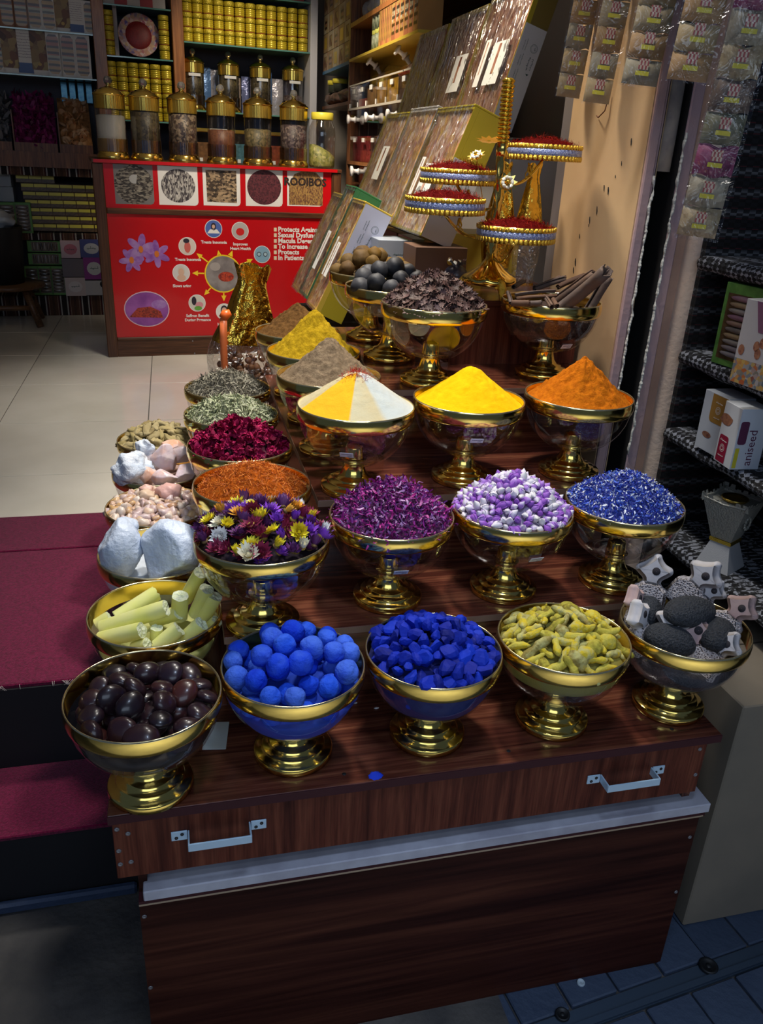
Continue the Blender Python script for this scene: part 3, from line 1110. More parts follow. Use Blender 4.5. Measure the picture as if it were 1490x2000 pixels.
M_SAFF = matrand('saffron_threads', [(0.07, 0.001, 0.002), (0.15, 0.002, 0.002), (0.26, 0.012, 0.003), (0.10, 0.001, 0.003)], 0.8, 0.05, island=True, nmix=0.1)
BOWLS['J2'] = (None, BOWLS['J'][1] + Vector((0, 0, 0.272)))
shreds('J2', 'saffron_pinch', 'red saffron threads scattered on top of the white and yellow powder', 'saffron', matrand('loose_saffron', [(0.22, 0.006, 0.02), (0.42, 0.02, 0.02), (0.62, 0.10, 0.01), (0.30, 0.01, 0.05)], 0.7, 0.1, island=True, nmix=0.1), 480, 0.036, -0.020, 0.024, (0.008, 0.016), (0.0008, 0.0013), curl=0.8, depth=0.003)

# threads, leaves and petals
shreds('Y', 'safflower_heap', 'heap of orange safflower threads', 'dried flowers', matrand('safflower', [(0.22, 0.035, 0.003), (0.55, 0.13, 0.008), (0.75, 0.24, 0.02), (0.45, 0.09, 0.005)], 0.7, island=True, nmix=0.15), 3600, 0.119, 0.182, 0.062, (0.008, 0.016), (0.001, 0.0018), curl=0.5, depth=0.003)
fill('Y', matpowder('safflower_bed', (0.18, 0.03, 0.003), (0.45, 0.10, 0.006)), 0.060, 0.180)
shreds('AA', 'leaf_heap', 'heap of pale green narrow dried leaves', 'dried leaves', matrand('green_leaves', [(0.14, 0.17, 0.08), (0.34, 0.38, 0.22), (0.50, 0.50, 0.36), (0.22, 0.26, 0.16)], 0.7, island=True, nmix=0.15), 1700, 0.124, 0.186, 0.056, (0.014, 0.028), (0.003, 0.005), curl=0.4, depth=0.005)
fill('AA', mat('leaf_bed', (0.10, 0.11, 0.06), 0.9), 0.052, 0.180)
shreds('AB', 'herb_heap', 'heap of grey dried herb stalks', 'dried herbs', matrand('grey_herb', [(0.07, 0.065, 0.045), (0.22, 0.20, 0.15), (0.34, 0.32, 0.25), (0.14, 0.13, 0.10)], 0.8, island=True, nmix=0.15), 1600, 0.122, 0.186, 0.062, (0.014, 0.030), (0.002, 0.0042), curl=0.45, depth=0.006, up=0.5)
fill('AB', mat('herb_bed', (0.05, 0.045, 0.035), 0.9), 0.058, 0.180)
shreds('G', 'petal_heap', 'heap of dried purple and magenta petals', 'dried petals', matrand('purple_petals', [(0.06, 0.006, 0.07), (0.20, 0.012, 0.20), (0.46, 0.02, 0.24), (0.12, 0.03, 0.22), (0.55, 0.30, 0.52)], 0.5, island=True, nmix=0.15), 2100, 0.121, 0.186, 0.080, (0.014, 0.026), (0.0035, 0.006), curl=1.15, depth=0.006, up=0.7, p=1.5)
fill('G', mat('petal_bed', (0.05, 0.004, 0.05), 0.9), 0.074, 0.180, p=1.5)
shreds('I', 'cornflower_heap', 'heap of blue and pale cornflower petals', 'dried petals', matrand('cornflower', [(0.006, 0.014, 0.22), (0.02, 0.05, 0.46), (0.07, 0.16, 0.62), (0.50, 0.58, 0.80), (0.02, 0.03, 0.30), (0.80, 0.82, 0.86), (0.03, 0.08, 0.50)], 0.6, island=True, nmix=0.1, interp='CONSTANT'), 3200, 0.123, 0.190, 0.076, (0.006, 0.012), (0.003, 0.0052), curl=0.8, depth=0.004, up=0.7, p=1.5)
fill('I', mat('cornflower_bed', (0.015, 0.03, 0.22), 0.9), 0.072, 0.184, p=1.5)

# blue balls
M_BALL = matrand('blue_dye_ball', [(0.008, 0.045, 0.60), (0.02, 0.10, 0.75), (0.07, 0.17, 0.72), (0.012, 0.06, 0.66)], 0.85, 0.15, (42, 1.0, 0.010), 40, 0.5)
balls = [rock_mesh('dye_ball', M_BALL, 0.0205, 3, 0.10, s, (1, rg_, 0.95), 1.1) for s, rg_ in ((1, 1.0), (2, 0.92), (3, 1.05), (4, 0.97))]
LB = 'chalky blue dye ball'
pile('B', balls, 'dye_ball', LB, 'dye ball', 'blue balls heaped in one bowl', 0.112, 0.186, 0.060, 0.038, 60, p=1.5, lie=0.0, sc=(0.88, 1.1), seed=4, lift=0.006, tries=9000)
pile('B', balls, 'dye_ball', LB + ' half hidden under the upper balls', 'dye ball', 'blue balls heaped in one bowl', 0.105, 0.158, 0.052, 0.037, 60, p=1.5, lie=0.0, sc=(0.88, 1.0), seed=9, tries=6000, where_on=False)
fill('B', mat('blue_dye_bed', (0.008, 0.05, 0.45), 0.9), 0.030, 0.150, low=0.09)
# deep blue stones
M_IND = matrand('deep_blue_stone', [(0.001, 0.006, 0.14), (0.003, 0.024, 0.42), (0.002, 0.012, 0.26), (0.004, 0.035, 0.50)], 0.7, 0.25, (140, 0.3, 0.002), 60, 0.3)
stones = [rock_mesh('blue_stone', M_IND, 0.0185, 2, 0.06, 20 + s, (1.3, 0.95, 0.75), 1.6, True, 9) for s in range(6)]
LB = 'angular deep blue stone'
pile('C', stones, 'blue_stone', LB, 'stone', 'deep blue stones in one bowl', 0.113, 0.182, 0.060, 0.0168, 140, p=1.7, sc=(0.5, 1.05), seed=5, lift=0.006, jz=0.007, tries=14000)
fill('C', mat('deep_blue_bed', (0.001, 0.006, 0.12), 0.9), 0.046, 0.174, low=0.105)
# dark seeds
M_SEED = matrand('dark_polished_seed', [(0.010, 0.006, 0.010), (0.035, 0.014, 0.018), (0.022, 0.012, 0.020), (0.070, 0.018, 0.014)], 0.30, 0.5, (30, 0.10, 0.003), 18, 0.4, coat=0.25)
seeds = [rock_mesh('polished_seed', M_SEED, 0.0275, 3, 0.10, 40 + s, sq, 0.9) for s, sq in enumerate(((1, .88, .52), (1.05, .9, .6), (.95, .95, .55), (.9, .75, .62)))]
LB = 'polished dark seed in nearest bowl'
pile('A', seeds, 'polished_seed', LB, 'seed', 'dark seeds in the nearest bowl', 0.107, 0.166, 0.022, 0.0365, 70, lie=0.40, sc=(0.72, 1.10), seed=12, lift=0.010, jz=0.006, tries=9000)
pile('A', seeds, 'polished_seed', LB + ', half hidden under the upper seeds', 'seed', 'dark seeds in the nearest bowl', 0.096, 0.146, 0.018, 0.034, 40, lie=0.5, sc=(0.8, 1.0), seed=17, where_on=False)
fill('A', mat('seed_bed', (0.012, 0.006, 0.006), 0.6), 0.008, 0.143, R=0.112, low=0.125)
# turmeric fingers
M_TUR = matrand('dusty_turmeric_root', [(0.22, 0.17, 0.03), (0.44, 0.38, 0.05), (0.58, 0.50, 0.09), (0.62, 0.46, 0.02), (0.50, 0.47, 0.18), (0.28, 0.22, 0.06)], 0.85, 0.15, (60, 0.9, 0.006), 70, 1.0)


def finger(seed, L=0.05, r=0.0075, bend=0.25, knob=True):
    rg = random.Random(seed)
    m_ = MB()
    n = 9
    pts, rs = [], []
    a = rg.uniform(-bend, bend)
    b = rg.uniform(-bend, bend)
    for i in range(n):
        u = i / (n - 1) - 0.5
        pts.append((L * u, L * (a * u * u * 2), L * b * u * u))
        e = max(0.12, (1 - (2 * abs(u)) ** 4)) ** 0.5
        rs.append(r * e * rg.uniform(0.72, 1.22))
    m_.tube(pts, rs, 9)
    if knob:
        k = rg.uniform(-0.25, 0.25)
        m_.tube([(L * k, 0, 0), (L * (k + 0.05), r * 1.4, r * .3), (L * (k + 0.1), r * 2.2, r * .5)], [r * .8, r * .6, r * .25], 8)
    return m_


fing = [finger(s, 0.046 + 0.009 * (s % 3), 0.0068 + 0.0012 * (s % 2), 0.32, s % 2 == 0).mesh('turmeric_root', M_TUR) for s in range(6)]
fing.append(rock_mesh('turmeric_root', M_TUR, 0.017, 3, 0.15, 77, (1.2, 0.95, 0.9), 1.4))
LB = 'dusty yellow turmeric root'
pile('D', fing, 'turmeric_root', LB, 'turmeric root', 'turmeric roots in one bowl', 0.107, 0.184, 0.054, 0.0172, 120, p=1.6, lie=0.74, sc=(0.75, 1.15), seed=8, lift=0.004, jz=0.006)
fill('D', mat('turmeric_bed', (0.25, 0.22, 0.04), 0.9), 0.045, 0.176, low=0.14)
# ginger
M_GIN = matrand('dried_ginger', [(0.30, 0.24, 0.10), (0.42, 0.34, 0.17), (0.36, 0.30, 0.16), (0.26, 0.20, 0.09)], 0.85, 0.15, (60, 0.5, 0.004), 40, 0.6)
gins = [rock_mesh('ginger_root', M_GIN, 0.0165, 3, 0.55, 60 + s, (1.6, 0.75, 0.6), 1.3) for s in range(6)]
LB = 'gnarled beige ginger root'
pile('X', gins, 'ginger_root', LB, 'ginger root', 'ginger roots in one bowl', 0.112, 0.182, 0.058, 0.0215, 90, p=1.7, lie=0.55, sc=(0.7, 1.2), seed=31, lift=0.003)
fill('X', mat('ginger_bed', (0.16, 0.12, 0.05), 0.9), 0.050, 0.178)
# resin nuggets
M_RES = matrand('peach_resin', [(0.50, 0.28, 0.16), (0.62, 0.46, 0.36), (0.70, 0.60, 0.52), (0.56, 0.34, 0.14), (0.58, 0.46, 0.46), (0.46, 0.30, 0.26)], 0.35, 0.5, (50, 0.4, 0.003), 60, 0.5, sss=0.25)
res = [rock_mesh('resin_nugget', M_RES, 0.0110, 2, 0.6, 80 + s, (1.2, 0.9, 0.85), 2.0) for s in range(6)]
LB = 'small translucent peach resin nugget among the other nuggets'
pile('V', res, 'resin_nugget', LB, 'resin', 'resin nuggets in one bowl', 0.119, 0.184, 0.030, 0.0135, 230, p=2.0, sc=(0.6, 1.35), seed=33, lift=0.003, jz=0.004, tries=9000)
fill('V', mat('resin_bed', (0.40, 0.22, 0.11), 0.8), 0.026, 0.180)
for px, r, lab, sd in (((330, 962), 0.027, 'largest pink resin lump on top of the peach nuggets', 5), ((286, 958), 0.017, 'whitish round resin lump left of the largest pink lump', 6), ((285, 968), 0.018, 'rough peach resin lump in front of the whitish one', 8)):
    c = onZ(px, 0.225)
    tag(link('resin_nugget', rock_mesh('resin_nugget', mat('pink_resin_%d' % sd, (0.62, 0.36 + 0.03 * (sd - 5), 0.32), 0.45, bumps=(60, 0.6, 0.004), sss=0.2), r, 3, 0.3, sd, (1.15, 1, 0.9), 1.6), None, c), lab, 'resin', 'resin nuggets in one bowl')
# white crystals
M_WHC = mat('cloudy_white_crystal', (0.66, 0.73, 0.84), 0.45, vary=(0.52, 0.60, 0.74), vscale=24, bumps=(70, 0.6, 0.008), sss=0.1)
for px, z, r, sq, rot, lab, sd, cuts in (((236, 1073), 0.225, 0.060, (0.74, 0.8, 1.05), 0.4, 'tall cloudy white crystal lump at the left of its bowl', 3, 4), ((333, 1078), 0.226, 0.070, (1.05, 0.9, 0.95), 1.1, 'broad cloudy white crystal lump at the right of its bowl', 9, 5),
                                    ((246, 1030), 0.262, 0.026, (1, 1, 0.8), 0.3, 'small white crystal knob behind the tall lump', 4, 2)):
    tag(link('white_crystal', rock_mesh('white_crystal', M_WHC, r * 1.07, 4, 0.12, sd, sq, 1.6, False, cuts), None, onZ(px, z), (0, 0, rot)), lab, 'crystal', 'white crystals in one bowl')
fill('U', mat('crystal_bed', (0.55, 0.6, 0.66), 0.8), 0.004, 0.160, low=0.12)
# salt rocks
M_WRK = mat('rough_white_rock', (0.70, 0.74, 0.80), 0.8, vary=(0.50, 0.58, 0.70), vscale=30, bumps=(60, 0.9, 0.01))
M_PNK = matrand('pink_rock_salt', [(0.66, 0.42, 0.34), (0.74, 0.60, 0.56), (0.70, 0.38, 0.24), (0.68, 0.56, 0.60), (0.76, 0.66, 0.62)], 0.32, 0.5, (45, 0.6, 0.006), 26, 0.9, sss=0.15)
for px, z, r, sq, lab, sd, w in (
        ((258, 918), 0.222, 0.056, (0.95, 0.85, 0.85), 'rough white rock at the left of the pink salt rocks', 2, 1), ((286, 874), 0.262, 0.026, (1, .9, 1), 'small white knob of rock above the rough white rock', 5, 1),
        ((283, 928), 0.212, 0.038, (0.95, 0.9, 1.0), 'pale pink salt rock in front of the rough white rock', 11, 0), ((322, 895), 0.240, 0.041, (0.95, 0.8, 1.05), 'upright pale pink salt rock in the middle of the bowl', 12, 0),
        ((323, 935), 0.210, 0.034, (1.1, 0.9, 0.85), 'lilac pink salt rock at the front of the bowl', 13, 0), ((360, 925), 0.212, 0.036, (0.95, 0.9, 0.95), 'greyish pink salt rock at the right front', 14, 0),
        ((353, 888), 0.232, 0.036, (1, 0.85, 0.85), 'orange pink salt rock behind on the right', 15, 0), ((338, 873), 0.238, 0.034, (1.1, 0.9, 0.6), 'deep pink salt rock hidden behind at the back', 16, 0), ((298, 900), 0.225, 0.034, (0.9, 0.9, 0.9), 'peach salt rock wedged behind the pale front rock', 17, 0)):
    tag(link('salt_rock', rock_mesh('salt_rock', M_WRK if w else M_PNK, r, 4, 0.30 if w else 0.05, sd, sq, 1.9 if w else 1.2, False, 1 if w else 11), None, onZ(px, z)), lab, 'salt rock', 'salt rocks in one bowl')
fill('W', mat('salt_bed', (0.45, 0.30, 0.26), 0.8), 0.006, 0.166)
# crimson flowers
M_CRI = matrand('crimson_flower', [(0.12, 0.002, 0.022), (0.26, 0.004, 0.05), (0.38, 0.008, 0.075), (0.20, 0.003, 0.05)], 0.75, 0.2, None, 60, 0.5)


def frill(seed, n=26, r=0.015):
    rg = random.Random(seed)
    m_ = MB()
    for i in range(n):
        d = Vector((rg.gauss(0, 1), rg.gauss(0, 1), rg.gauss(0, 1) * 0.8)).normalized()
        q = Vector((0, 0, 1)).rotation_difference(d) @ Quaternion((0, 0, 1), rg.uniform(0, 6.28))
        w, l = r * rg.uniform(0.5, 0.9), r * rg.uniform(0.7, 1.2)
        vs = []
        for j in range(4):
            u = j / 3
            ww = w * math.sin(math.pi * (0.15 + 0.75 * u))
            for k in (-1, 0, 1):
                vs.append(tuple(q @ Vector((k * ww * 0.6, 0.25 * r * math.sin(3 * u + i) + 0.2 * r * abs(k), l * u + rg.uniform(-.1, .1) * r))))
        fs = [(3 * j + k, 3 * j + k + 1, 3 * j + k + 4, 3 * j + k + 3) for j in range(3) for k in (0, 1)]
        m_.add(vs, fs, 0, True)
    return m_


cri = [frill(s).mesh('crimson_flower', M_CRI) for s in range(4)]
LB = 'crumpled crimson dried flower'
pile('Z', cri, 'crimson_flower', LB, 'dried flower', 'crimson dried flowers in one bowl', 0.114, 0.186, 0.066, 0.0185, 150, p=1.5, sc=(0.8, 1.3), seed=41, lift=0.004, jz=0.005)
fill('Z', mat('crimson_bed', (0.06, 0.001, 0.014), 0.9), 0.046, 0.176, p=1.5)
# rosebuds
M_BUD = None
m, nt, b = _nodes('rosebud')
v = coords(nt)
sx = nt.nodes.new('ShaderNodeSeparateXYZ')
nt.links.new(v, sx.inputs[0])
oi = nt.nodes.new('ShaderNodeObjectInfo')
ma = nt.nodes.new('ShaderNodeMath')
ma.operation = 'MULTIPLY_ADD'
nt.links.new(sx.outputs[2], ma.inputs[0])
ma.inputs[1].default_value = -22.0
nt.links.new(oi.outputs['Random'], ma.inputs[2])
mb_ = nt.nodes.new('ShaderNodeMath')
mb_.operation = 'MULTIPLY_ADD'
nt.links.new(noise(nt, v, 220, 2), mb_.inputs[0])
mb_.inputs[1].default_value = 0.5
nt.links.new(ma.outputs[0], mb_.inputs[2])
r = ramp(nt, [(0.15, (0.66, 0.64, 0.62)), (0.55, (0.68, 0.62, 0.70)), (0.75, (0.36, 0.20, 0.55)), (1.0, (0.24, 0.07, 0.42))], mb_.outputs[0])
nt.links.new(r.outputs[0], b.inputs['Base Color'])
b.inputs['Roughness'].default_value = 0.7
M_BUD = m
buds = []
for s in range(3):
    k = MB().lathe([(0.0008, -0.009), (0.0035, -0.008), (0.0062, -0.004), (0.0068, 0.0), (0.0058, 0.004), (0.0034, 0.0075), (0.0012, 0.0105), (0.0004, 0.0115)], 9, flute=(3 + s, 0.09))
    for a in range(4):
        k.tube([(0.003 * math.cos(a * 1.57), 0.003 * math.sin(a * 1.57), -0.0085), (0.006 * math.cos(a * 1.57 + .2), 0.006 * math.sin(a * 1.57 + .2), -0.005), (0.0085 * math.cos(a * 1.57 + .3), 0.0085 * math.sin(a * 1.57 + .3), 0.003)], [0.0012, 0.0013, 0.0003], 4)
    buds.append(k.mesh('rosebud', M_BUD))
LB = 'tiny white and violet dried rosebud in the rosebud heap'
pile('H', buds, 'rosebud', LB, 'rosebud', 'dried rosebuds in one bowl', 0.121, 0.190, 0.078, 0.0108, 298, p=1.5, lie=0.0, sc=(0.85, 1.3), seed=51, lift=0.002, jz=0.003, tries=20000)
fill('H', mat('rosebud_bed', (0.30, 0.24, 0.36), 0.9), 0.072, 0.186, p=1.5)
# star anise
M_ANI = matrand('star_anise', [(0.030, 0.014, 0.012), (0.070, 0.036, 0.028), (0.11, 0.055, 0.045), (0.05, 0.028, 0.035)], 0.6, 0.3, None, 80, 0.5)


def anise(seed, r=0.0155):
    rg = random.Random(seed)
    m_ = MB()
    for i in range(8):
        a = i * math.pi / 4 + rg.uniform(-.12, .12)
        L = r * rg.uniform(0.75, 1.1)
        ca, sa = math.cos(a), math.sin(a)
        w = r * 0.20
        vs = [(0, 0, 0), (ca * L * .55 - sa * w, sa * L * .55 + ca * w, 0.001), (ca * L * .55 + sa * w, sa * L * .55 - ca * w, 0.001), (ca * L, sa * L, r * 0.25),
              (ca * L * .5, sa * L * .5, -r * 0.22), (ca * L * .5, sa * L * .5, r * 0.06)]
        m_.add(vs, [(0, 5, 1), (0, 2, 5), (1, 5, 3), (5, 2, 3), (0, 1, 4), (0, 4, 2), (1, 3, 4), (2, 4, 3)])
    return m_


ans = [anise(s).mesh('star_anise', M_ANI) for s in range(4)]
LB = 'dark eight-pointed star anise in the tall heap'
pile('P', ans, 'star_anise', LB, 'star anise', 'star anise heaped in one bowl', 0.125, 0.186, 0.082, 0.0106, 299, p=1.6, lie=0.55, sc=(0.68, 1.0), seed=61, lift=0.003, jz=0.004, tries=20000)
fill('P', mat('anise_bed', (0.030, 0.017, 0.016), 0.9, bumps=(150, 1.0, 0.01)), 0.074, 0.184, p=1.6)
# limes
M_BLI = matrand('black_dried_lime', [(0.012, 0.013, 0.017), (0.03, 0.03, 0.035), (0.018, 0.02, 0.03)], 0.6, 0.35, (40, 0.35, 0.004), 20, 0.4)
M_YLI = matrand('brown_dried_lime', [(0.055, 0.026, 0.008), (0.090, 0.052, 0.014), (0.120, 0.062, 0.005), (0.045, 0.024, 0.010)], 0.7, 0.2, (40, 0.4, 0.004), 24, 0.5)
bl = [rock_mesh('dried_lime', M_BLI, 0.0235, 3, 0.10, 90 + s, (1, 1, 0.94), 1.5) for s in range(3)]
yl = [rock_mesh('dried_lime', M_YLI, 0.0245, 3, 0.16, 95 + s, (1.05, 1, 0.9), 1.4) for s in range(3)]
pile('R', bl, 'dried_lime', 'round black dried lime', 'dried lime', 'black dried limes in one bowl', 0.108, 0.190, 0.050, 0.041, 40, p=1.5, sc=(0.85, 1.15), seed=71, lift=0.008)
pile('S', yl, 'dried_lime', 'wrinkled brown dried lime', 'dried lime', 'brown dried limes in one bowl', 0.108, 0.190, 0.056, 0.042, 40, p=1.5, sc=(0.85, 1.15), seed=74, lift=0.008)
fill('R', mat('black_lime_bed', (0.012, 0.012, 0.014), 0.9), 0.040, 0.170)
fill('S', mat('brown_lime_bed', (0.10, 0.06, 0.02), 0.9), 0.040, 0.170)
# strawflowers
FLC = [('dark_purple_petal', (0.075, 0.010, 0.08), 10), ('violet_petal', (0.16, 0.03, 0.34), 4), ('yellow_petal', (0.72, 0.50, 0.02), 4), ('cream_petal', (0.68, 0.60, 0.42), 3),
       ('white_petal', (0.72, 0.72, 0.70), 1), ('wine_petal', (0.20, 0.012, 0.05), 6), ('amber_petal', (0.55, 0.26, 0.02), 2), ('lilac_petal', (0.42, 0.22, 0.42), 1)]


def strawflower(seed, opening, mp, mc, r=0.026):
    rg = random.Random(seed)
    pe, ce = MB(), MB()
    for ring, (n, L, tilt) in enumerate(((17, 1.0, opening), (14, 0.8, opening + 0.35), (11, 0.58, opening + 0.7))):
        for i in range(n):
            a = 6.283 * (i + 0.5 * ring) / n + rg.uniform(-.1, .1)
            l = r * L * rg.uniform(0.85, 1.1)
            w = r * 0.15
            tl = tilt + rg.uniform(-.12, .12)
            q = Quaternion((0, 0, 1), a) @ Quaternion((0, 1, 0), -tl)
            vs = [(r * .12, -w * .5, 0), (r * .12, w * .5, 0), (l * .6, -w, 0.0), (l * .6, w, 0.0), (l * .62, 0, -w * .35), (l, 0, w * 0.5), (r * .12, 0, -w * .3)]
            pe.add([tuple(q @ Vector(p)) for p in vs], [(0, 6, 4, 2), (6, 1, 3, 4), (2, 4, 5), (4, 3, 5)], 0, True)
    ce.ball(r * 0.27, 9, 6, M=Matrix.Translation((0, 0, r * 0.12)), sq=(1, 1, 0.6))
    return [('petals', pe.mesh('petals', mp)), ('flower_centre', ce.mesh('flower_centre', mc))]


M_FCB = mat('brown_flower_centre', (0.16, 0.09, 0.03), 0.8, bumps=(300, 0.8, 0.003))
M_FCY = mat('ochre_flower_centre', (0.45, 0.30, 0.05), 0.8, bumps=(300, 0.8, 0.003))
flowers = {}
for i, (n, c_, w) in enumerate(FLC):
    mp = mat(n, c_, 0.55, vary=tuple(min(1, k * 1.9 + 0.02) for k in c_), vscale=45)
    flowers[n] = [strawflower(i * 7 + s, op, mp, M_FCY if i % 2 else M_FCB) for s, op in enumerate((0.25, 0.75, 1.15))]
rg = random.Random(81)
pts = poisson(0.116, 0.0215, rg, 30000, 99)
FPX = []
seq = [n for n, c_, w in FLC for _ in range(w)]
t_, c_ = BOWLS['F']
fwh = places(pts, c_)
for i, (x, y) in enumerate(pts):
    n = seq[rg.randrange(len(seq))]
    r = math.hypot(x, y)
    z = 0.195 + dome(r, 0.125, 0.055, 2.0) + rg.uniform(-0.004, 0.006)
    q = Vector((0, 0, 1)).rotation_difference(Vector((x * 5, y * 5, 1)).normalized()) @ Quaternion((rg.uniform(-1, 1), rg.uniform(-1, 1), 0.1), rg.gauss(0, 0.5)) @ Quaternion((0, 0, 1), rg.uniform(0, 6))
    col_ = n.split('_petal')[0].replace('_', ' ')
    o = thing('strawflower', '%s dried strawflower, %s' % (col_, fwh[i]), 'dried flower', c_ + Vector((x, y, z)), q.to_euler(), '%s strawflowers in one bowl' % col_)
    k = rg.uniform(0.78, 1.15)
    o.scale = (k, k, k)
    for cn, cme in flowers[n][rg.randrange(3)]:
        link(cn, cme, o)
for i, (x, y) in enumerate(poisson(0.108, 0.030, rg, 9000, 40)):
    n = ('dark_purple_petal', 'wine_petal', 'violet_petal')[i % 3]
    col_ = n.split('_petal')[0].replace('_', ' ')
    q = Quaternion((rg.uniform(-1, 1), rg.uniform(-1, 1), 0.1), rg.gauss(0, 0.4)) @ Quaternion((0, 0, 1), rg.uniform(0, 6))
    o = thing('strawflower', '%s dried strawflower half hidden under the top layer of flowers' % col_, 'dried flower', c_ + Vector((x, y, 0.184 + dome(math.hypot(x, y), 0.125, 0.040, 2.0))), q.to_euler(), '%s strawflowers in one bowl' % col_)
    for cn, cme in flowers[n][1]:
        link(cn, cme, o)
fill('F', mat('flower_bed', (0.012, 0.003, 0.012), 0.9), 0.030, 0.170, p=2.0)

# ------------------------------------------------------------------ sulphur sticks, clay scrubbers, cinnamon
M_SUL = mat('pale_sulphur', (0.80, 0.80, 0.22), 0.6, vary=(0.84, 0.82, 0.36), vscale=16, sss=0.3)
M_SULB = mat('broken_sulphur_end', (0.74, 0.80, 0.45), 0.5, vary=(0.84, 0.86, 0.62), vscale=90, bumps=(140, 1.0, 0.006), sss=0.2)


def stick(a, b, r, name, label, cat, group, m_side, m_end, seed, ends=(1, 1)):
    """a cast stick with a seam along it and two broken ends"""
    rg = random.Random(seed)
    a, b = Vector(a), Vector(b)
    L = (b - a).length
    seg, n = 18, 6
    v, f = [], []
    for i in range(n + 1):
        for k in range(seg):
            g = 2 * math.pi * k / seg
            rr = r * (1 + 0.02 * math.sin(5 * g + seed)) * (1 - 0.10 * (k == 4))
            z = L * i / n
            if i == n:
                z += r * 0.22 * mnoise.noise(Vector((math.cos(g) * 2, math.sin(g) * 2, seed)))
                rr *= 0.97
            v.append((rr * math.cos(g), rr * math.sin(g), z))
    for i in range(n):
        for k in range(seg):
            f.append((i * seg + k, i * seg + (k + 1) % seg, (i + 1) * seg + (k + 1) % seg, (i + 1) * seg + k))
    m_ = MB().add(v, f, 0, True)
    q = Vector((0, 0, 1)).rotation_difference((b - a).normalized())
    o = m_.build(name, m_side, None, a, q)
    tag(o, label, cat, group)
    for top in (0, 1):
        e = MB()
        vs, fs = [], []
        base = n * seg * top
        for j in range(4):
            u = 1 - j / 3.6
            for k in range(seg):
                p = Vector(v[base + k])
                vs.append((p.x * u, p.y * u, p.z + (r * 0.16 * mnoise.noise(Vector((p.x * u * 90, p.y * u * 90, seed + top))) if j else 0)))
        vs.append((0, 0, v[base][2]))
        for j in range(3):
            for k in range(seg):
                fs.append((j * seg + k, j * seg + (k + 1) % seg, (j + 1) * seg + (k + 1) % seg, (j + 1) * seg + k))
        for k in range(seg):
            fs.append((3 * seg + k, 3 * seg + (k + 1) % seg, 4 * seg))
        e.add(vs, fs, 0, True).build('broken_end', m_end, o)
    return o


for i, (pa, za, pb, zb, r, lab) in enumerate((
        ((200, 1228), .176, (325, 1187), .226, .0165, 'longest pale yellow sulphur stick lying across the bowl'),
        ((197, 1250), .172, (277, 1231), .205, .0160, 'sulphur stick in front of the longest one'),
        ((228, 1208), .180, (306, 1158), .212, .0160, 'sulphur stick sloping up behind the longest one'),
        ((350, 1205), .165, (352, 1164), .222, .0165, 'short upright sulphur stick in the middle'),
        ((362, 1170), .180, (392, 1118), .262, .0145, 'tallest sulphur stick at the back right of its bowl'),
        ((382, 1200), .175, (404, 1150), .240, .0150, 'sulphur stick leaning on the tallest one'),
        ((396, 1208), .170, (420, 1164), .225, .0155, 'sulphur stick with a hollow end at the right rim'),
        ((308, 1264), .172, (350, 1228), .205, .0155, 'sulphur stick pointing to the back from the front rim'),
        ((362, 1248), .170, (394, 1218), .205, .0155, 'sulphur stick near the right front rim'),
        ((405, 1230), .168, (424, 1212), .192, .0120, 'small broken sulphur piece at the far right'),
        ((262, 1266), .166, (288, 1258), .180, .0130, 'small sulphur chunk against the front rim'),
        ((305, 1252), .165, (306, 1226), .196, .0120, 'small upright sulphur chunk between the front sticks'),
        ((300, 1212), .150, (350, 1196), .185, .0150, 'sulphur stick half buried under the others'),
        ((190, 1222), .168, (215, 1206), .182, .0140, 'sulphur stick end at the far left rim'))):
    stick(onZ(pa, za), onZ(pb, zb), r, 'sulphur_stick', lab, 'sulphur stick', 'sulphur sticks in one bowl', M_SUL, M_SULB, i)
fill('T', mat('sulphur_bed', (0.45, 0.46, 0.16), 0.8), 0.002, 0.135, R=0.110, low=0.11)

# cinnamon
M_CIN = matrand('cinnamon_bark', [(0.085, 0.045, 0.030), (0.13, 0.070, 0.042), (0.11, 0.080, 0.068), (0.065, 0.042, 0.036)], 0.75, 0.25, (60, 0.5, 0.003), 30, 0.6)


def quill_mesh(L, r, seed):
    rg = random.Random(seed)
    th = r * 0.16
    outer, inner = [], []
    n = 22
    for i in range(n):
        t = i / (n - 1)
        g = 2.35 * math.pi * t + seed
        rr = r * (0.5 + 0.5 * t)
        outer.append((rr * math.cos(g), rr * math.sin(g)))
        inner.append(((rr - th) * math.cos(g), (rr - th) * math.sin(g)))
    v, f = [], []
    rings = 6
    poly = outer + inner[::-1]
    k = len(poly)
    for j in range(rings + 1):
        z = L * (j / rings - 0.5)
        bx = 0.02 * L * math.sin(3 * j / rings + seed)
        for x, y in poly:
            w = 1 + 0.06 * mnoise.noise(Vector((x * 80, y * 80, z * 30 + seed)))
            v.append((x * w + bx, y * w, z + (rg.uniform(-.3, .3) * r if j in (0, rings) else 0)))
    for j in range(rings):
        for i in range(k):
            f.append((j * k + i, j * k + (i + 1) % k, (j + 1) * k + (i + 1) % k, (j + 1) * k + i))
    for j in (0, rings):
        for i in range(n - 1):
            a, b = j * k + i, j * k + i + 1
            c, d = j * k + k - 2 - i, j * k + k - 1 - i
            f.append((a, b, c, d))
    return MB().add(v, f, 0, True).mesh('cinnamon_stick', M_CIN)


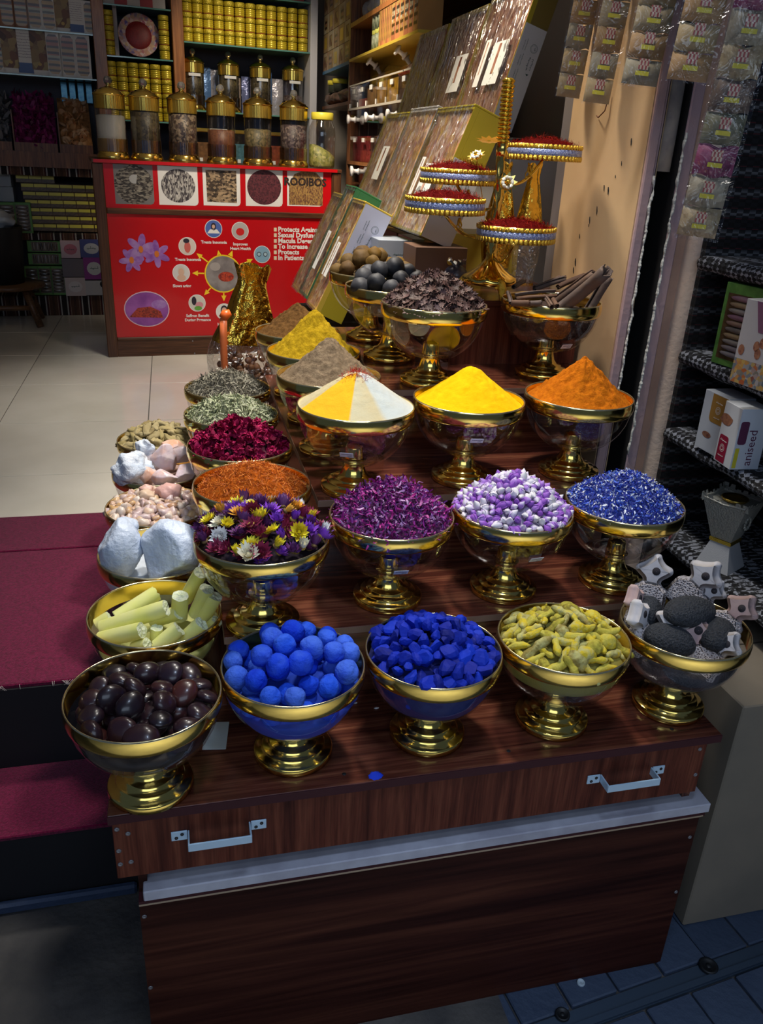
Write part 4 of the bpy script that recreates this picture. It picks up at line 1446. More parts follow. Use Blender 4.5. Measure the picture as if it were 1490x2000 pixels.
QS = (((1096, 600), .195, (1182, 528), .300, .0205, 'largest grey brown cinnamon quill pointing up to the right'),
      ((1078, 592), .190, (1160, 536), .275, .0145, 'long cinnamon quill just behind the largest one'),
      ((1150, 604), .190, (1190, 543), .270, .0145, 'dark rough cinnamon quill at the right rim'),
      ((1006, 576), .215, (1084, 569), .225, .0050, 'thin straight cinnamon stick lying across the heap'),
      ((1008, 585), .212, (1086, 577), .220, .0055, 'thin cinnamon stick in front of the other thin one'),
      ((1000, 592), .205, (1034, 591), .210, .0090, 'short hollow cinnamon quill at the left front'),
      ((1034, 592), .205, (1058, 590), .210, .0080, 'short cinnamon quill lying at the front rim'),
      ((1062, 580), .215, (1078, 600), .205, .0075, 'stubby cinnamon quill tipped toward the front rim'),
      ((1074, 578), .214, (1090, 598), .205, .0070, 'stubby cinnamon quill beside the other stub'),
      ((1044, 564), .220, (1105, 545), .245, .0095, 'smooth cinnamon quill in the middle back'),
      ((1090, 562), .225, (1142, 538), .255, .0090, 'cinnamon quill rising at the back'),
      ((1004, 562), .215, (1022, 548), .225, .0080, 'cinnamon quill at the back left'),
      ((992, 570), .215, (996, 592), .200, .0060, 'bark sliver standing at the left rim'),
      ((1066, 552), .225, (1094, 541), .240, .0080, 'short cinnamon quill at the far back'))
t_, cq = BOWLS['Q']
for i, (pa, za, pb, zb, r, lab) in enumerate(QS):
    a, b = Vector(onZ(pa, T3 + za)), Vector(onZ(pb, T3 + zb))
    if (a - b).length > 0.22:
        b = a + (b - a).normalized() * 0.22
    q = Vector((0, 0, 1)).rotation_difference((b - a).normalized())
    tag(link('cinnamon_stick', quill_mesh((b - a).length, r, i), None, (a + b) / 2, q), lab, 'cinnamon stick', 'cinnamon sticks in one bowl')
qm = [quill_mesh(0.12 + 0.02 * s, 0.0065 + 0.0012 * s, 30 + s) for s in range(4)]
rg = random.Random(91)
for i in range(26):
    z = rg.uniform(0.105, 0.195)
    R_ = max(0.01, glass_r(z) - 0.062)
    a, r = rg.uniform(0, 6.28), R_ * math.sqrt(rg.random())
    q = Euler((math.pi / 2 + rg.gauss(0, 0.15), 0, rg.uniform(0, 6.28))).to_quaternion()
    low = z < 0.15
    tag(link('cinnamon_stick', qm[rg.randrange(4)], None, cq + Vector((r * math.cos(a), r * math.sin(a), z)), q, 0.72 if low else 0.95),
        'cinnamon quill lying low in the bowl, seen through the glass' if low else 'cinnamon quill buried in the middle of the heap', 'cinnamon stick', 'cinnamon sticks in one bowl')
fill('Q', mat('cinnamon_bed', (0.05, 0.026, 0.018), 0.9, bumps=(60, 1, 0.02)), 0.02, 0.170, R=0.10, low=0.115)

# clay scrubbers with a star-shaped head, its hole a dark plug
from mathutils.geometry import tessellate_polygon
M_CLW = mat('whitish_clay', (0.58, 0.56, 0.57), 0.8, vary=(0.46, 0.44, 0.46), vscale=30, bumps=(120, 0.3, 0.003))
M_CLP = mat('pinkish_clay', (0.46, 0.33, 0.31), 0.8, vary=(0.38, 0.26, 0.26), vscale=30, bumps=(120, 0.3, 0.003))
m, nt, b = _nodes('pitted_clay')
v = coords(nt)
vo = nt.nodes.new('ShaderNodeTexVoronoi')
vo.inputs['Scale'].default_value = 330
nt.links.new(v, vo.inputs['Vector'])
rr = ramp(nt, [(0.22, (0.06, 0.045, 0.05)), (0.5, (0.50, 0.46, 0.47))], vo.outputs['Distance'])
nt.links.new(rr.outputs[0], b.inputs['Base Color'])
b.inputs['Roughness'].default_value = 0.85
nt.links.new(bump(nt, vo.outputs['Distance'], 0.9, 0.003), b.inputs['Normal'])
M_PIT = m


def catmull(pts, n=5):
    out = []
    k = len(pts)
    for i in range(k):
        p0, p1, p2, p3 = (Vector(pts[(i + j - 1) % k]) for j in range(4))
        for s in range(n):
            t = s / n
            out.append(tuple(0.5 * ((2 * p1) + (-p0 + p2) * t + (2 * p0 - 5 * p1 + 4 * p2 - p3) * t * t + (-p0 + 3 * p1 - 3 * p2 + p3) * t ** 3)))
    return out


def slab(outline, hole, th, bev=0.0022):
    """pierced slab in XZ with rounded edges, thickness along Y"""
    loops = [outline] + ([hole] if hole else [])
    tri = tessellate_polygon([[Vector((x, z, 0)) for x, z in lp] for lp in loops])
    flat = [p for lp in loops for p in lp]
    N = len(flat)
    m_ = MB()

    def inset(lp, d):
        k = len(lp)
        o = []
        for i in range(k):
            a, c = Vector(lp[i - 1]), Vector(lp[(i + 1) % k])
            t = (c - a).normalized()
            o.append((lp[i][0] - t.y * d, lp[i][1] + t.x * d))
        return o
    area = sum(outline[i - 1][0] * outline[i][1] - outline[i][0] * outline[i - 1][1] for i in range(len(outline)))
    sgn = 1 if area > 0 else -1
    ins = inset(outline, bev * sgn)
    if hole:
        ins += hole
    v = [(x, -th / 2, z) for x, z in ins] + [(x, -th / 2 + bev, z) for x, z in flat] + [(x, th / 2 - bev, z) for x, z in flat] + [(x, th / 2, z) for x, z in ins]
    f = [tuple(t) for t in tri] + [tuple(i + 3 * N for i in t)[::-1] for t in tri]
    st = 0
    for lp in loops:
        k = len(lp)
        for i in range(k):
            a, c = st + i, st + (i + 1) % k
            for j in range(3):
                f.append((a + j * N, c + j * N, c + (j + 1) * N, a + (j + 1) * N))
        st += k
    nt_ = 2 * len(tri)
    m_.add(v, f[:nt_], 0, False)
    m_.f += f[nt_:]
    m_.mi += [0] * (len(f) - nt_)
    m_.sm += [True] * (len(f) - nt_)
    return m_


HEAD = [(-0.011, -0.002), (-0.013, 0.006), (-0.020, 0.012), (-0.025, 0.017), (-0.024, 0.023), (-0.015, 0.029), (-0.006, 0.037), (-0.001, 0.043), (0.006, 0.043), (0.010, 0.036), (0.016, 0.030), (0.025, 0.026), (0.027, 0.020), (0.022, 0.014), (0.014, 0.007), (0.011, -0.002)]
BODY = [(-0.026, -0.052), (-0.028, -0.035), (-0.027, -0.012), (-0.019, -0.005), (-0.012, 0.001), (0.012, 0.001), (0.019, -0.005), (0.027, -0.012), (0.028, -0.035), (0.026, -0.052)]
hole = [(0.004 + 0.0062 * math.cos(-a * 0.628), 0.020 + 0.0062 * math.sin(-a * 0.628)) for a in range(10)]
hd = slab(catmull(HEAD), None, 0.022, 0.006)
HOLE = MB().lathe([(0.0003, -0.0114), (0.0058, -0.0114), (0.0058, 0.0114), (0.0003, 0.0114)], 14, M=Matrix.Translation((0.004, 0, 0.020)) @ Matrix.Rotation(math.pi / 2, 4, 'X')).mesh('dark_hole_plug', mat('hole_shade', (0.03, 0.025, 0.03), 0.9))  # dark plug coloured as the shade inside a hole, the head stays solid
bd = slab(catmull(BODY), None, 0.027, 0.005)
HEADM = {m_.name: hd.mesh('head', m_) for m_ in (M_CLW, M_CLP)}
BODYM = {k: bd.mesh('pitted_body', M_PIT) for k in (0, 1)}
for px, zh, yaw, lean, fwd, pk, k, lab in (
        ((1262, 1108), .268, 0.0, 0.00, 0.05, 0, 1.05, 'tall white clay scrubber standing upright at the back left'),
        ((1372, 1110), .272, -0.5, 0.42, 0.05, 0, 1.08, 'large white clay scrubber leaning right at the back'),
        ((1393, 1152), .245, -0.4, 0.35, 0.0, 0, 0.78, 'small white clay scrubber peeking out behind the pumice'),
        ((1448, 1187), .245, -0.6, 0.30, -0.1, 1, 0.95, 'pink beige clay scrubber at the right rim'),
        ((1223, 1168), .240, 1.25, -0.05, 0.1, 1, 0.85, 'pinkish clay scrubber seen edge-on at the left rim'),
        ((1218, 1204), .225, 1.25, -0.15, 0.1, 0, 0.95, 'white clay scrubber seen edge-on at the left front'),
        ((1277, 1232), .226, -0.25, 0.10, -0.1, 0, 0.95, 'cream clay scrubber with a cut hole at the left front'),
        ((1364, 1262), .214, 0.1, 0.06, -0.1, 1, 1.05, 'pink clay scrubber at the very front of the bowl'),
        ((1430, 1272), .207, -0.6, 0.30, -0.2, 0, 0.90, 'white clay scrubber sunk at the right front')):
    c = Vector(onZ(px, zh))
    tt = thing('clay_scrubber', lab, 'foot scrubber', (0, 0, 0), (0, 0, 0), 'clay scrubbers in one bowl')
    q = Quaternion((0, 0, 1), yaw - 0.62) @ Quaternion((0, 1, 0), lean) @ Quaternion((1, 0, 0), fwd - 0.34)
    tt.rotation_euler = q.to_euler()
    k *= 1.18
    tt.scale = (k, k, k)
    tt.location = c - q @ Vector((0, 0, 0.020 * k))
    foot_ = tt.location + q @ Vector((0, 0, -0.05 * k))
    l_ = foot_ - BOWLS['E'][1]
    lim = glass_r(min(max(l_.z, 0.08), 0.19)) - 0.034
    ex = math.hypot(l_.x, l_.y) - lim
    if ex > 0:
        sh = Vector((l_.x, l_.y, 0)).normalized() * ex
        tt.location -= sh
    link('head', HEADM[(M_CLP if pk else M_CLW).name], tt, (0, 0, -0.002), None, (1.15, 1.1, 1.18))
    link('dark_hole_plug', HOLE, tt, (0, 0, -0.002), None, (1.15, 1.1, 1.18))
    link('pitted_body', BODYM[0], tt)
M_PUM = mat('black_pumice', (0.014, 0.017, 0.022), 0.75, bumps=(260, 1.0, 0.006), vary=(0.04, 0.045, 0.055), vscale=260)
for px, z, r, sq, rot, lab, sd in (((1347, 1196), .238, .060, (1.05, .62, .52), 0.2, 'largest black pumice oval on top of the clay pieces', 1), ((1262, 1196), .205, .045, (1, .7, .75), 0.9, 'black pumice oval at the left of the bowl', 2),
                                   ((1308, 1250), .196, .050, (1, .7, .6), -0.6, 'black pumice oval low in the front', 3), ((1400, 1240), .204, .054, (1, .7, .6), 0.9, 'black pumice oval low on the right', 4)):
    tag(link('pumice_stone', rock_mesh('pumice_stone', M_PUM, r, 4, 0.06, sd, sq, 1.0), None, onZ(px, z), (0.1, 0.1, rot)), lab, 'pumice stone', 'black pumice stones in one bowl')
fill('E', mat('pumice_bed', (0.12, 0.10, 0.11), 0.9, vary=(0.03, 0.03, 0.035), vscale=12, bumps=(200, 1, 0.01)), 0.0, 0.150, R=0.112, low=0.09)

# white card under the nearest bowl, crumbs of dye on the chest top
a, b2, c2 = onZ((447, 1402), 0.001), onZ((395, 1474), 0.001), onZ((438, 1473), 0.001)
M = basis((Vector(a) + Vector(b2)) / 2, Vector(c2) - Vector(b2), Vector(a) - Vector(c2))
tag(MB().box(-0.022, 0.022, -0.040, 0.040, 0, 0.001, bev=0.0004).build('price_card', mat('white_card', (0.62, 0.68, 0.66), 0.3), None, M.to_translation(), M.to_euler()), 'blank white card lying beside the dark seed bowl', 'card')
c = onZ((733, 1515), 0.0)
tag(link('dye_smudge', rock_mesh('dye_smudge', mat('blue_dye_dust', (0.01, 0.05, 0.7), 0.9), 0.012, 3, 0.3, 3, (1.1, 0.9, 0.06), 3), None, c), 'smudge of bright blue dye dust near the chest front edge', 'dye dust', None, 'stuff')
for i, (px, lab) in enumerate((((693, 1373), 'tiny crumpled paper scrap between the blue bowls'), ((735, 1383), 'tiny white scrap beside the deep blue bowl'), ((672, 1512), 'small dark round plug in the chest top'), ((993, 1467), 'small dark screw plug in front of the turmeric bowl'), ((1312, 1424), 'small dark screw plug in front of the clay bowl'))):
    if i < 2:
        o = link('paper_scrap', rock_mesh('paper_scrap', M_STICK, 0.004, 2, 0.5, i, (1.3, 0.6, 0.5), 2), None, onZ(px, 0.0015))
        tag(o, lab, 'scrap')
    else:
        part(MB().lathe([(0.004, 0.0002), (0.004, 0.0008), (0.0005, 0.0008)], 12, M=Matrix.Translation(onZ(px, 0.0))), 'screw_plug', M_HOLE, tb)

# ------------------------------------------------------------------ golden saffron stand
M_AMB = mat('amber_crystal', (0.62, 0.36, 0.03), 0.12, 0.85)
M_CRYS = mat('clear_crystal_petal', (0.75, 0.72, 0.60), 0.08, 0.2, coat=0.6)
M_LACE = mat('gold_lace', (0.85, 0.58, 0.08), 0.28, 1.0, bumps=(500, 0.8, 0.003))
m, nt, b = _nodes('blue_glitter_ribbon')
vo = nt.nodes.new('ShaderNodeTexVoronoi')
vo.inputs['Scale'].default_value = 420
nt.links.new(coords(nt), vo.inputs['Vector'])
rr = ramp(nt, [(0.0, (0.12, 0.16, 0.42)), (0.55, (0.30, 0.36, 0.62)), (1.0, (0.62, 0.66, 0.80))], vo.outputs['Color'])
nt.links.new(rr.outputs[0], b.inputs['Base Color'])
b.inputs['Metallic'].default_value = 0.35
b.inputs['Roughness'].default_value = 0.35
nt.links.new(bump(nt, vo.outputs['Distance'], 0.6, 0.002), b.inputs['Normal'])
M_RIB = m
SX, SY = 0.845, 2.165
stand = thing('saffron_stand', 'golden tree-like stand with four round trays of saffron', 'stand', (SX, SY, T4))
bell = MB()
v2 = []
prof = [(0.012, 0.115), (0.016, 0.100), (0.024, 0.088), (0.038, 0.074), (0.056, 0.062), (0.070, 0.054), (0.075, 0.046), (0.074, 0.036), (0.066, 0.034), (0.001, 0.034)]
n = 72
for r, z in prof:
    for i in range(n):
        a = 6.28318 * i / n
        tw = 9 * a + (z - 0.03) * 45
        k = 1 + (0.06 * math.sin(tw) if 0.05 < z < 0.1 else 0)
        v2.append((r * k * math.cos(a), r * k * math.sin(a), z))
bell.add(v2, [(k * n + i, k * n + (i + 1) % n, (k + 1) * n + (i + 1) % n, (k + 1) * n + i) for k in range(len(prof) - 1) for i in range(n)], 0, True)
bell.build('foot', M_GOLD, stand)
leg = MB()
leg.tube([(0.050, 0, 0.046), (0.066, 0, 0.044), (0.078, 0, 0.030), (0.080, 0, 0.014), (0.088, 0, 0.004), (0.096, 0, 0.003)], [0.010, 0.013, 0.012, 0.008, 0.006, 0.004], 10)
rg = random.Random(4)
for i in range(26):
    u = rg.random()
    p = Vector((0.058 + 0.022 * u, rg.uniform(-0.022, 0.022) * (1.2 - u), 0.048 - 0.032 * u))
    leg.ball(rg.uniform(0.003, 0.006), 7, 5, M=Matrix.Translation(p))
leg_me = leg.mesh('leg', M_LACE)
for a in (-1.45, 0.65, 2.75):
    link('leg', leg_me, stand, (0, 0, 0), (0, 0, a))
pole = MB()
v, f = [], []
n, rows = 14, 60
for j in range(rows + 1):
    z = 0.112 + (0.365 - 0.112) * j / rows
    for i in range(n):
        a = 6.28318 * i / n
        r = 0.0115 * (1 + 0.16 * math.cos(3 * a + j * 0.42))
        v.append((r * math.cos(a), r * math.sin(a), z))
f = [(j * n + i, j * n + (i + 1) % n, (j + 1) * n + (i + 1) % n, (j + 1) * n + i) for j in range(rows) for i in range(n)]
pole.add(v, f, 0, True)
pole.build('pole', M_GOLD, stand)
MB().lathe([(0.0118, 0.355), (0.015, 0.357), (0.015, 0.385), (0.012, 0.388)], 20).build('collar', M_GOLD, stand)
sp = MB()
pr = []
for k in range(13):
    z = 0.386 + k * 0.0105
    pr += [(0.0125, z), (0.0168, z + 0.003), (0.0168, z + 0.0075), (0.0125, z + 0.0102)]
pr += [(0.014, 0.524), (0.017, 0.530), (0.010, 0.536), (0.001, 0.537)]
sp.lathe(pr, 16)
sp.build('amber_spindle', M_AMB, stand)


def tray_parts(dx, dy, z, R=0.100):
    """one tray with lace, ribbon and scallops, carried by a curling arm"""
    tr = link('tray', MB().lathe([(0.001, 0.0), (R, 0.0), (R, 0.040), (R - 0.002, 0.040), (R - 0.002, 0.028), (0.001, 0.028)], 56).mesh('tray', M_GOLD), stand, (dx, dy, z))
    MB().lathe([(R + 0.0005, 0.013), (R + 0.0015, 0.014), (R + 0.0015, 0.0275), (R + 0.0005, 0.0285)], 64).build('glitter_ribbon', M_RIB, tr)
    lc = MB()
    for i in range(52):
        a = 6.28318 * i / 52
        lc.ball(0.0052, 7, 5, M=Matrix.Translation(((R + 0.001) * math.cos(a), (R + 0.001) * math.sin(a), 0.0345)) @ Matrix.Rotation(a, 4, 'Z'), sq=(0.45, 1.15, 1.05))
    lc.build('upper_lace', M_LACE, tr)['kind'] = 'stuff'
    lc = MB()
    for i in range(52):
        a = 6.28318 * i / 52
        lc.ball(0.0055, 7, 5, M=Matrix.Translation(((R + 0.001) * math.cos(a), (R + 0.001) * math.sin(a), 0.007)) @ Matrix.Rotation(a, 4, 'Z'), sq=(0.4, 1.1, 1.3))
    lc.build('lower_lace', M_LACE, tr)['kind'] = 'stuff'
    am = MB()
    r = math.hypot(dx, dy)
    ux, uy = dx / r, dy / r
    pts = []
    for i in range(12):
        u = i / 11
        pts.append((ux * (0.010 + (r - 0.01) * u), uy * (0.010 + (r - 0.01) * u), z - 0.05 + 0.05 * u * u - 0.018 * math.sin(3.1 * u)))
    am.tube(pts, 0.0042, 8)
    am.build('arm', M_GOLD, stand)
    cu = MB()
    for k in range(3):
        a = k * 2.1
        cu.tube([(ux * r * .7 + 0.012 * math.cos(a + t * .5) * t / 8, uy * r * .7 + 0.012 * math.sin(a + t * .5) * t / 8, z - 0.012 - 0.004 * t) for t in range(9)], [0.0035 * (1 - t / 11) for t in range(9)], 6)
    cu.build('scroll', M_LACE, stand)['kind'] = 'stuff'


SAFF = ((0.680, 2.10, 0.906, 'red saffron heap on the left front tray'), (0.865, 2.062, 0.846, 'red saffron heap on the lowest front tray'),
        (0.770, 2.285, 0.970, 'red saffron heap on the left rear tray'), (0.976, 2.20, 1.040, 'red saffron heap on the highest tray beside the wall'))
for i, (x, y, z, lab) in enumerate(SAFF):
    tray_parts(x - SX, y - SY, z - T4)
    BOWLS['S%d' % i] = (None, Vector((x, y, z)))
    shreds('S%d' % i, 'saffron_heap', lab, 'saffron', M_SAFF, 900, 0.094, 0.036, 0.022, (0.010, 0.018), (0.001, 0.0017), curl=0.6, depth=0.005, seed=20 + i)
    c = MB().lathe([(0.096, 0.029), (0.09, 0.036), (0.06, 0.048), (0.03, 0.053), (0.001, 0.055)], 32).build('saffron_bed', mat('saffron_bed', (0.05, 0.0008, 0.0008), 0.9, spec=0.03), None, (x, y, z))
    o = bpy.data.objects['saffron_heap' if i == 0 else 'saffron_heap.%03d' % i]
    c.parent = o
    c.location = (0, 0, 0)
    c['kind'] = 'stuff'
# crystal and leaf flowers on wires
pet = MB().ball(0.0085, 9, 6, sq=(0.6, 0.9, 0.35)).mesh('crystal_petal', M_CRYS)


def sflower(loc, nrm, s, matp, star=True):
    q = Vector((0, 0, 1)).rotation_difference(Vector(nrm).normalized())
    fl_ = MB()
    for i in range(10):
        a = 6.283 * i / 10
        fl_.add([tuple(Quaternion((0, 0, 1), a) @ Vector(p)) for p in ((0.004, -0.004, 0), (0.018, -0.006, 0.001), (0.030, 0, 0.003), (0.018, 0.006, 0.001), (0.004, 0.004, 0))], [(0, 1, 2, 3, 4)])
    o = fl_.build('wire_flower', matp, stand, Vector(loc), q)
    o.scale = (s, s, s)
    if star:
        for i in range(8):
            a = 6.283 * i / 8
            link('crystal_petal', pet, o, (0.013 * math.cos(a), 0.013 * math.sin(a), 0.006), (0.5 * math.sin(a), -0.5 * math.cos(a), a))
        MB().ball(0.006, 8, 6, M=Matrix.Translation((0, 0, 0.010))).build('flower_centre', M_AMB, o)


f1 = Vector(onY((990, 357), 2.10)) - Vector((SX, SY, T4))
f2 = Vector(onY((930, 305), 2.22)) - Vector((SX, SY, T4))
f3 = Vector(onY((955, 275), 2.17)) - Vector((SX, SY, T4))
sflower(f1, (-0.1, -1, 0.25), 0.95, M_GOLD)
sflower(f2, (-0.45, -0.4, 0.8), 0.85, M_GOLD)
sflower(f3, (-0.1, -0.25, 0.9), 1.15, mat('amber_leaf', (0.55, 0.25, 0.02), 0.25, 0.8), False)
for fpt in (f1, f2):
    MB().tube([(0, 0, 0.16), tuple(Vector((fpt.x * .4, fpt.y * .4, 0.2))), tuple(fpt)], 0.0012, 5).build('wire_stem', M_GOLD, stand)

# ------------------------------------------------------------------ wrapped gift boxes
M_WRAP = matwrap('crinkled_cellophane', 0.32, 6, 1.0, (0.98, 0.98, 0.98), (1.2, 5.0, 1), 0.20)
M_OLIVE = mat('olive_gold_card', (0.40, 0.32, 0.02), 0.4, 0.2)
M_GOLDC = mat('gold_card_edge', (0.62, 0.45, 0.06), 0.35, 0.3)
M_GREENC = mat('green_card', (0.02, 0.16, 0.06), 0.45)
M_LAV = mat('pale_lavender_card', (0.46, 0.47, 0.58), 0.5)
M_GREYC = mat('pale_grey_card', (0.48, 0.48, 0.50), 0.55)
M_PRINT = mat('dark_green_print', (0.02, 0.06, 0.05), 0.6)
M_PAPER = mat('white_label_paper', (0.66, 0.66, 0.64), 0.55)


def matmix(name, cols, scale=70):
    """assorted dried flowers and sweets behind a window"""
    if name in MATS:
        return MATS[name]
    m, nt, b = _nodes(name)
    v = coords(nt, 'Object', (0.55, 1, 1))
    vo = nt.nodes.new('ShaderNodeTexVoronoi')
    vo.inputs['Scale'].default_value = scale
    nt.links.new(v, vo.inputs['Vector'])
    se = nt.nodes.new('ShaderNodeSeparateColor')
    nt.links.new(vo.outputs['Color'], se.inputs[0])
    r = ramp(nt, [(i / (len(cols) - 1), c) for i, c in enumerate(cols)], se.outputs[0])
    nz = noise(nt, coords(nt), 4, 3)
    r2 = ramp(nt, [(0.35, (0.75, 0.55, 0.30)), (0.5, (1, 1, 1)), (0.65, (1.0, 0.80, 0.72))], nz)
    mx = nt.nodes.new('ShaderNodeMixRGB')
    mx.blend_type = 'MULTIPLY'
    mx.inputs[0].default_value = 0.7
    nt.links.new(r.outputs[0], mx.inputs[1])
    nt.links.new(r2.outputs[0], mx.inputs[2])
    nt.links.new(mx.outputs[0], b.inputs['Base Color'])
    b.inputs['Roughness'].default_value = 0.5
    nt.links.new(bump(nt, vo.outputs['Distance'], 0.8, 0.008), b.inputs['Normal'])
    MATS[name] = m
    return m


MIX1 = matmix('assorted_dried_petals', [(0.30, 0.12, 0.04), (0.62, 0.40, 0.16), (0.75, 0.62, 0.40), (0.45, 0.14, 0.10), (0.80, 0.58, 0.10), (0.70, 0.45, 0.36)], 75)
MIX2 = matmix('assorted_sweets', [(0.36, 0.14, 0.09), (0.66, 0.46, 0.38), (0.78, 0.70, 0.62), (0.50, 0.22, 0.12), (0.74, 0.52, 0.16), (0.62, 0.30, 0.28)], 60)
MIX3 = matmix('dark_dates', [(0.14, 0.05, 0.035), (0.34, 0.15, 0.10), (0.52, 0.34, 0.26), (0.22, 0.08, 0.06), (0.44, 0.26, 0.10)], 55)


def strokes(mb, x, y, w, h, seed, n=7, z=0.0):
    """small cursive print: joined strokes and dots"""
    rg = random.Random(seed)
    px = x
    for i in range(n):
        ww = w / n
        k = rg.choice((0, 1, 2))
        mb.box(px, px + ww * 0.95, y, y + h * 0.16, z, z + 0.0003)
        if k == 0:
            mb.box(px + ww * .6, px + ww * .78, y, y + h * rg.uniform(.5, 1), z, z + 0.0003)
        elif k == 1:
            mb.box(px + ww * .3, px + ww * .5, y + h * .35, y + h * .5, z, z + 0.0003)
        else:
            mb.box(px + ww * .2, px + ww * .9, y - h * .25, y - h * .1, z, z + 0.0003)
        px += ww


def ring(mb, cx, cy, r0, r1, z=0.0, n=20, mi=0):
    for i in range(n):
        a, c = 6.283 * i / n, 6.283 * (i + 1) / n
        mb.add([(cx + r0 * math.cos(a), cy + r0 * math.sin(a), z), (cx + r1 * math.cos(a), cy + r1 * math.sin(a), z), (cx + r1 * math.cos(c), cy + r1 * math.sin(c), z), (cx + r0 * math.cos(c), cy + r0 * math.sin(c), z)], [(0, 1, 2, 3)], mi)


def wrapped_box(pB, pT, Y, wid, thick, label, mix, m_body, m_cap, group, dY=0.0, side=None, labels=(), body_low=None):
    """box leaning to the right: face towards the left aisle, narrow side towards the lane"""
    B, T = Vector(onY(pB, Y)), Vector(onY(pT, Y))
    u = (T - B)
    L = u.length
    u.normalize()
    w = Vector((0, 1, 0))
    n = u.cross(w)            # out of the wrapped face
    if n.x > 0:
        n = -n
    # local: x = up the box, y = depth into the shop, z = out of the face
    B = B + Vector((0, dY, 0))
    M = Matrix((u, w, u.cross(w))).transposed().to_4x4()
    flip = u.cross(w).dot(n) < 0
    M.translation = B
    t = thing('gift_box', label, 'gift box', M.to_translation(), M.to_euler(), group)
    s = -1 if flip else 1     # face direction along local z
    def zb(a, b_):
        return (min(s * a, s * b_), max(s * a, s * b_))
    g = 0.0025
    z0, z1 = zb(-thick, -0.016)
    MB().box(0, L, g, wid - g, z0, z1, bev=0.001).build('box_body', m_body, t)
    z0, z1 = zb(-0.016, 0)
    fr = MB()
    for a in ((0, L, g, 0.006), (0, L, wid - 0.006, wid - g), (0, 0.008, 0.006, wid - 0.006), (L - 0.008, L, 0.006, wid - 0.006)):
        fr.box(a[0], a[1], a[2], a[3], z0, z1)
    fr.build('box_frame', m_cap, t)
    # lumpy filling
    fm = MB()
    nx, ny = 34, max(10, int(wid / L * 34))
    v = []
    off = Vector((len(label), L * 9, wid))
    for i in range(nx + 1):
        for j in range(ny + 1):
            x, y = 0.008 + (L - 0.016) * i / nx, 0.006 + (wid - 0.012) * j / ny
            v.append((x, y, s * (-0.009 + 0.006 * mnoise.noise(Vector((x * 70, y * 70, 0)) + off))))
    f = [(i * (ny + 1) + j, (i + 1) * (ny + 1) + j, (i + 1) * (ny + 1) + j + 1, i * (ny + 1) + j + 1) for i in range(nx) for j in range(ny)]
    fm.add(v, f, 0, True).build('filling', mix, t)
    # film over face and down the ends
    wm = MB()
    v = []
    for i in range(nx + 1):
        for j in range(ny + 1):
            x, y = -0.004 + (L + 0.008) * i / nx, g + (wid - 2 * g) * j / ny
            v.append((x, y, s * (0.004 + 0.0045 * mnoise.noise(Vector((x * 18, y * 50 + x * 25, 3)) + off))))
    wm.add(v, f, 0, True)
    wm.build('cellophane', M_WRAP, t)
    z0, z1 = zb(-thick, 0.0025)
    MB().box(L + 0.0003, L + 0.006, g, wid - g, z0, z1, bev=0.001).build('lid_edge', m_cap, t)
    for k, (x0, x1, y0, y1) in enumerate(labels):
        z0, z1 = zb(0.0055, 0.006)
        o = MB().box(x0 * L, x1 * L, y0 * wid, y1 * wid, z0, z1).build('paper_label', M_PAPER, t)
        k_ = MB()
        z0, z1 = zb(0.0061, 0.0064)
        k_.box((x0 + .25 * (x1 - x0)) * L, (x0 + .95 * (x1 - x0)) * L, (y0 + .45 * (y1 - y0)) * wid, (y0 + .62 * (y1 - y0)) * wid, z0, z1)
        k_.build('label_picture', MIX3, o)
    if side:
        m_side, lo, hi = side
        Mz = Matrix.Translation((0, 0, 0))
        sd = MB()
        z0, z1 = zb(-thick + 0.001, -0.002)
        sd.box(lo * L, hi * L, g - 0.0012, g - 0.0002, z0, z1)
        o = sd.build('printed_side', m_side, t)
        # emblem ring, cursive words, address lines: drawn in the side's own plane (x up the box, local v across)
        Ms = basis((hi * L - 0.055, g - 0.0016, -s * thick * 0.5), (1, 0, 0), (0, 0, s * 1.0))
        if Ms.col[2].y > 0:
            Ms = basis((hi * L - 0.055, g - 0.0016, -s * thick * 0.5), (1, 0, 0), (0, 0, -s * 1.0))
        q = MB()
        tmp = MB()
        ring(tmp, -0.005, -0.016, 0.0118, 0.0128)
        ring(tmp, -0.005, -0.016, 0.0092, 0.0098)
        strokes(tmp, -0.010, -0.020, 0.010, 0.008, 5, 2)
        strokes(tmp, -0.070, -0.014, 0.040, 0.008, 6, 5)
        strokes(tmp, -0.068, -0.027, 0.036, 0.007, 7, 6)
        tmp.add([(-0.085, -0.022, 0), (-0.079, -0.016, 0), (-0.079, -0.028, 0)], [(0, 1, 2)])
        for k in range(3):
            strokes(tmp, -0.02 - 0.045 * k, 0.012, 0.036, 0.004, 8 + k, 9)
            strokes(tmp, -0.02 - 0.045 * k, 0.020, 0.030, 0.004, 18 + k, 9)
        q.add(tmp.v, tmp.f, 0, False, Ms)
        q.build('side_print', M_PRINT, o)['kind'] = 'stuff'
    return t, L, s


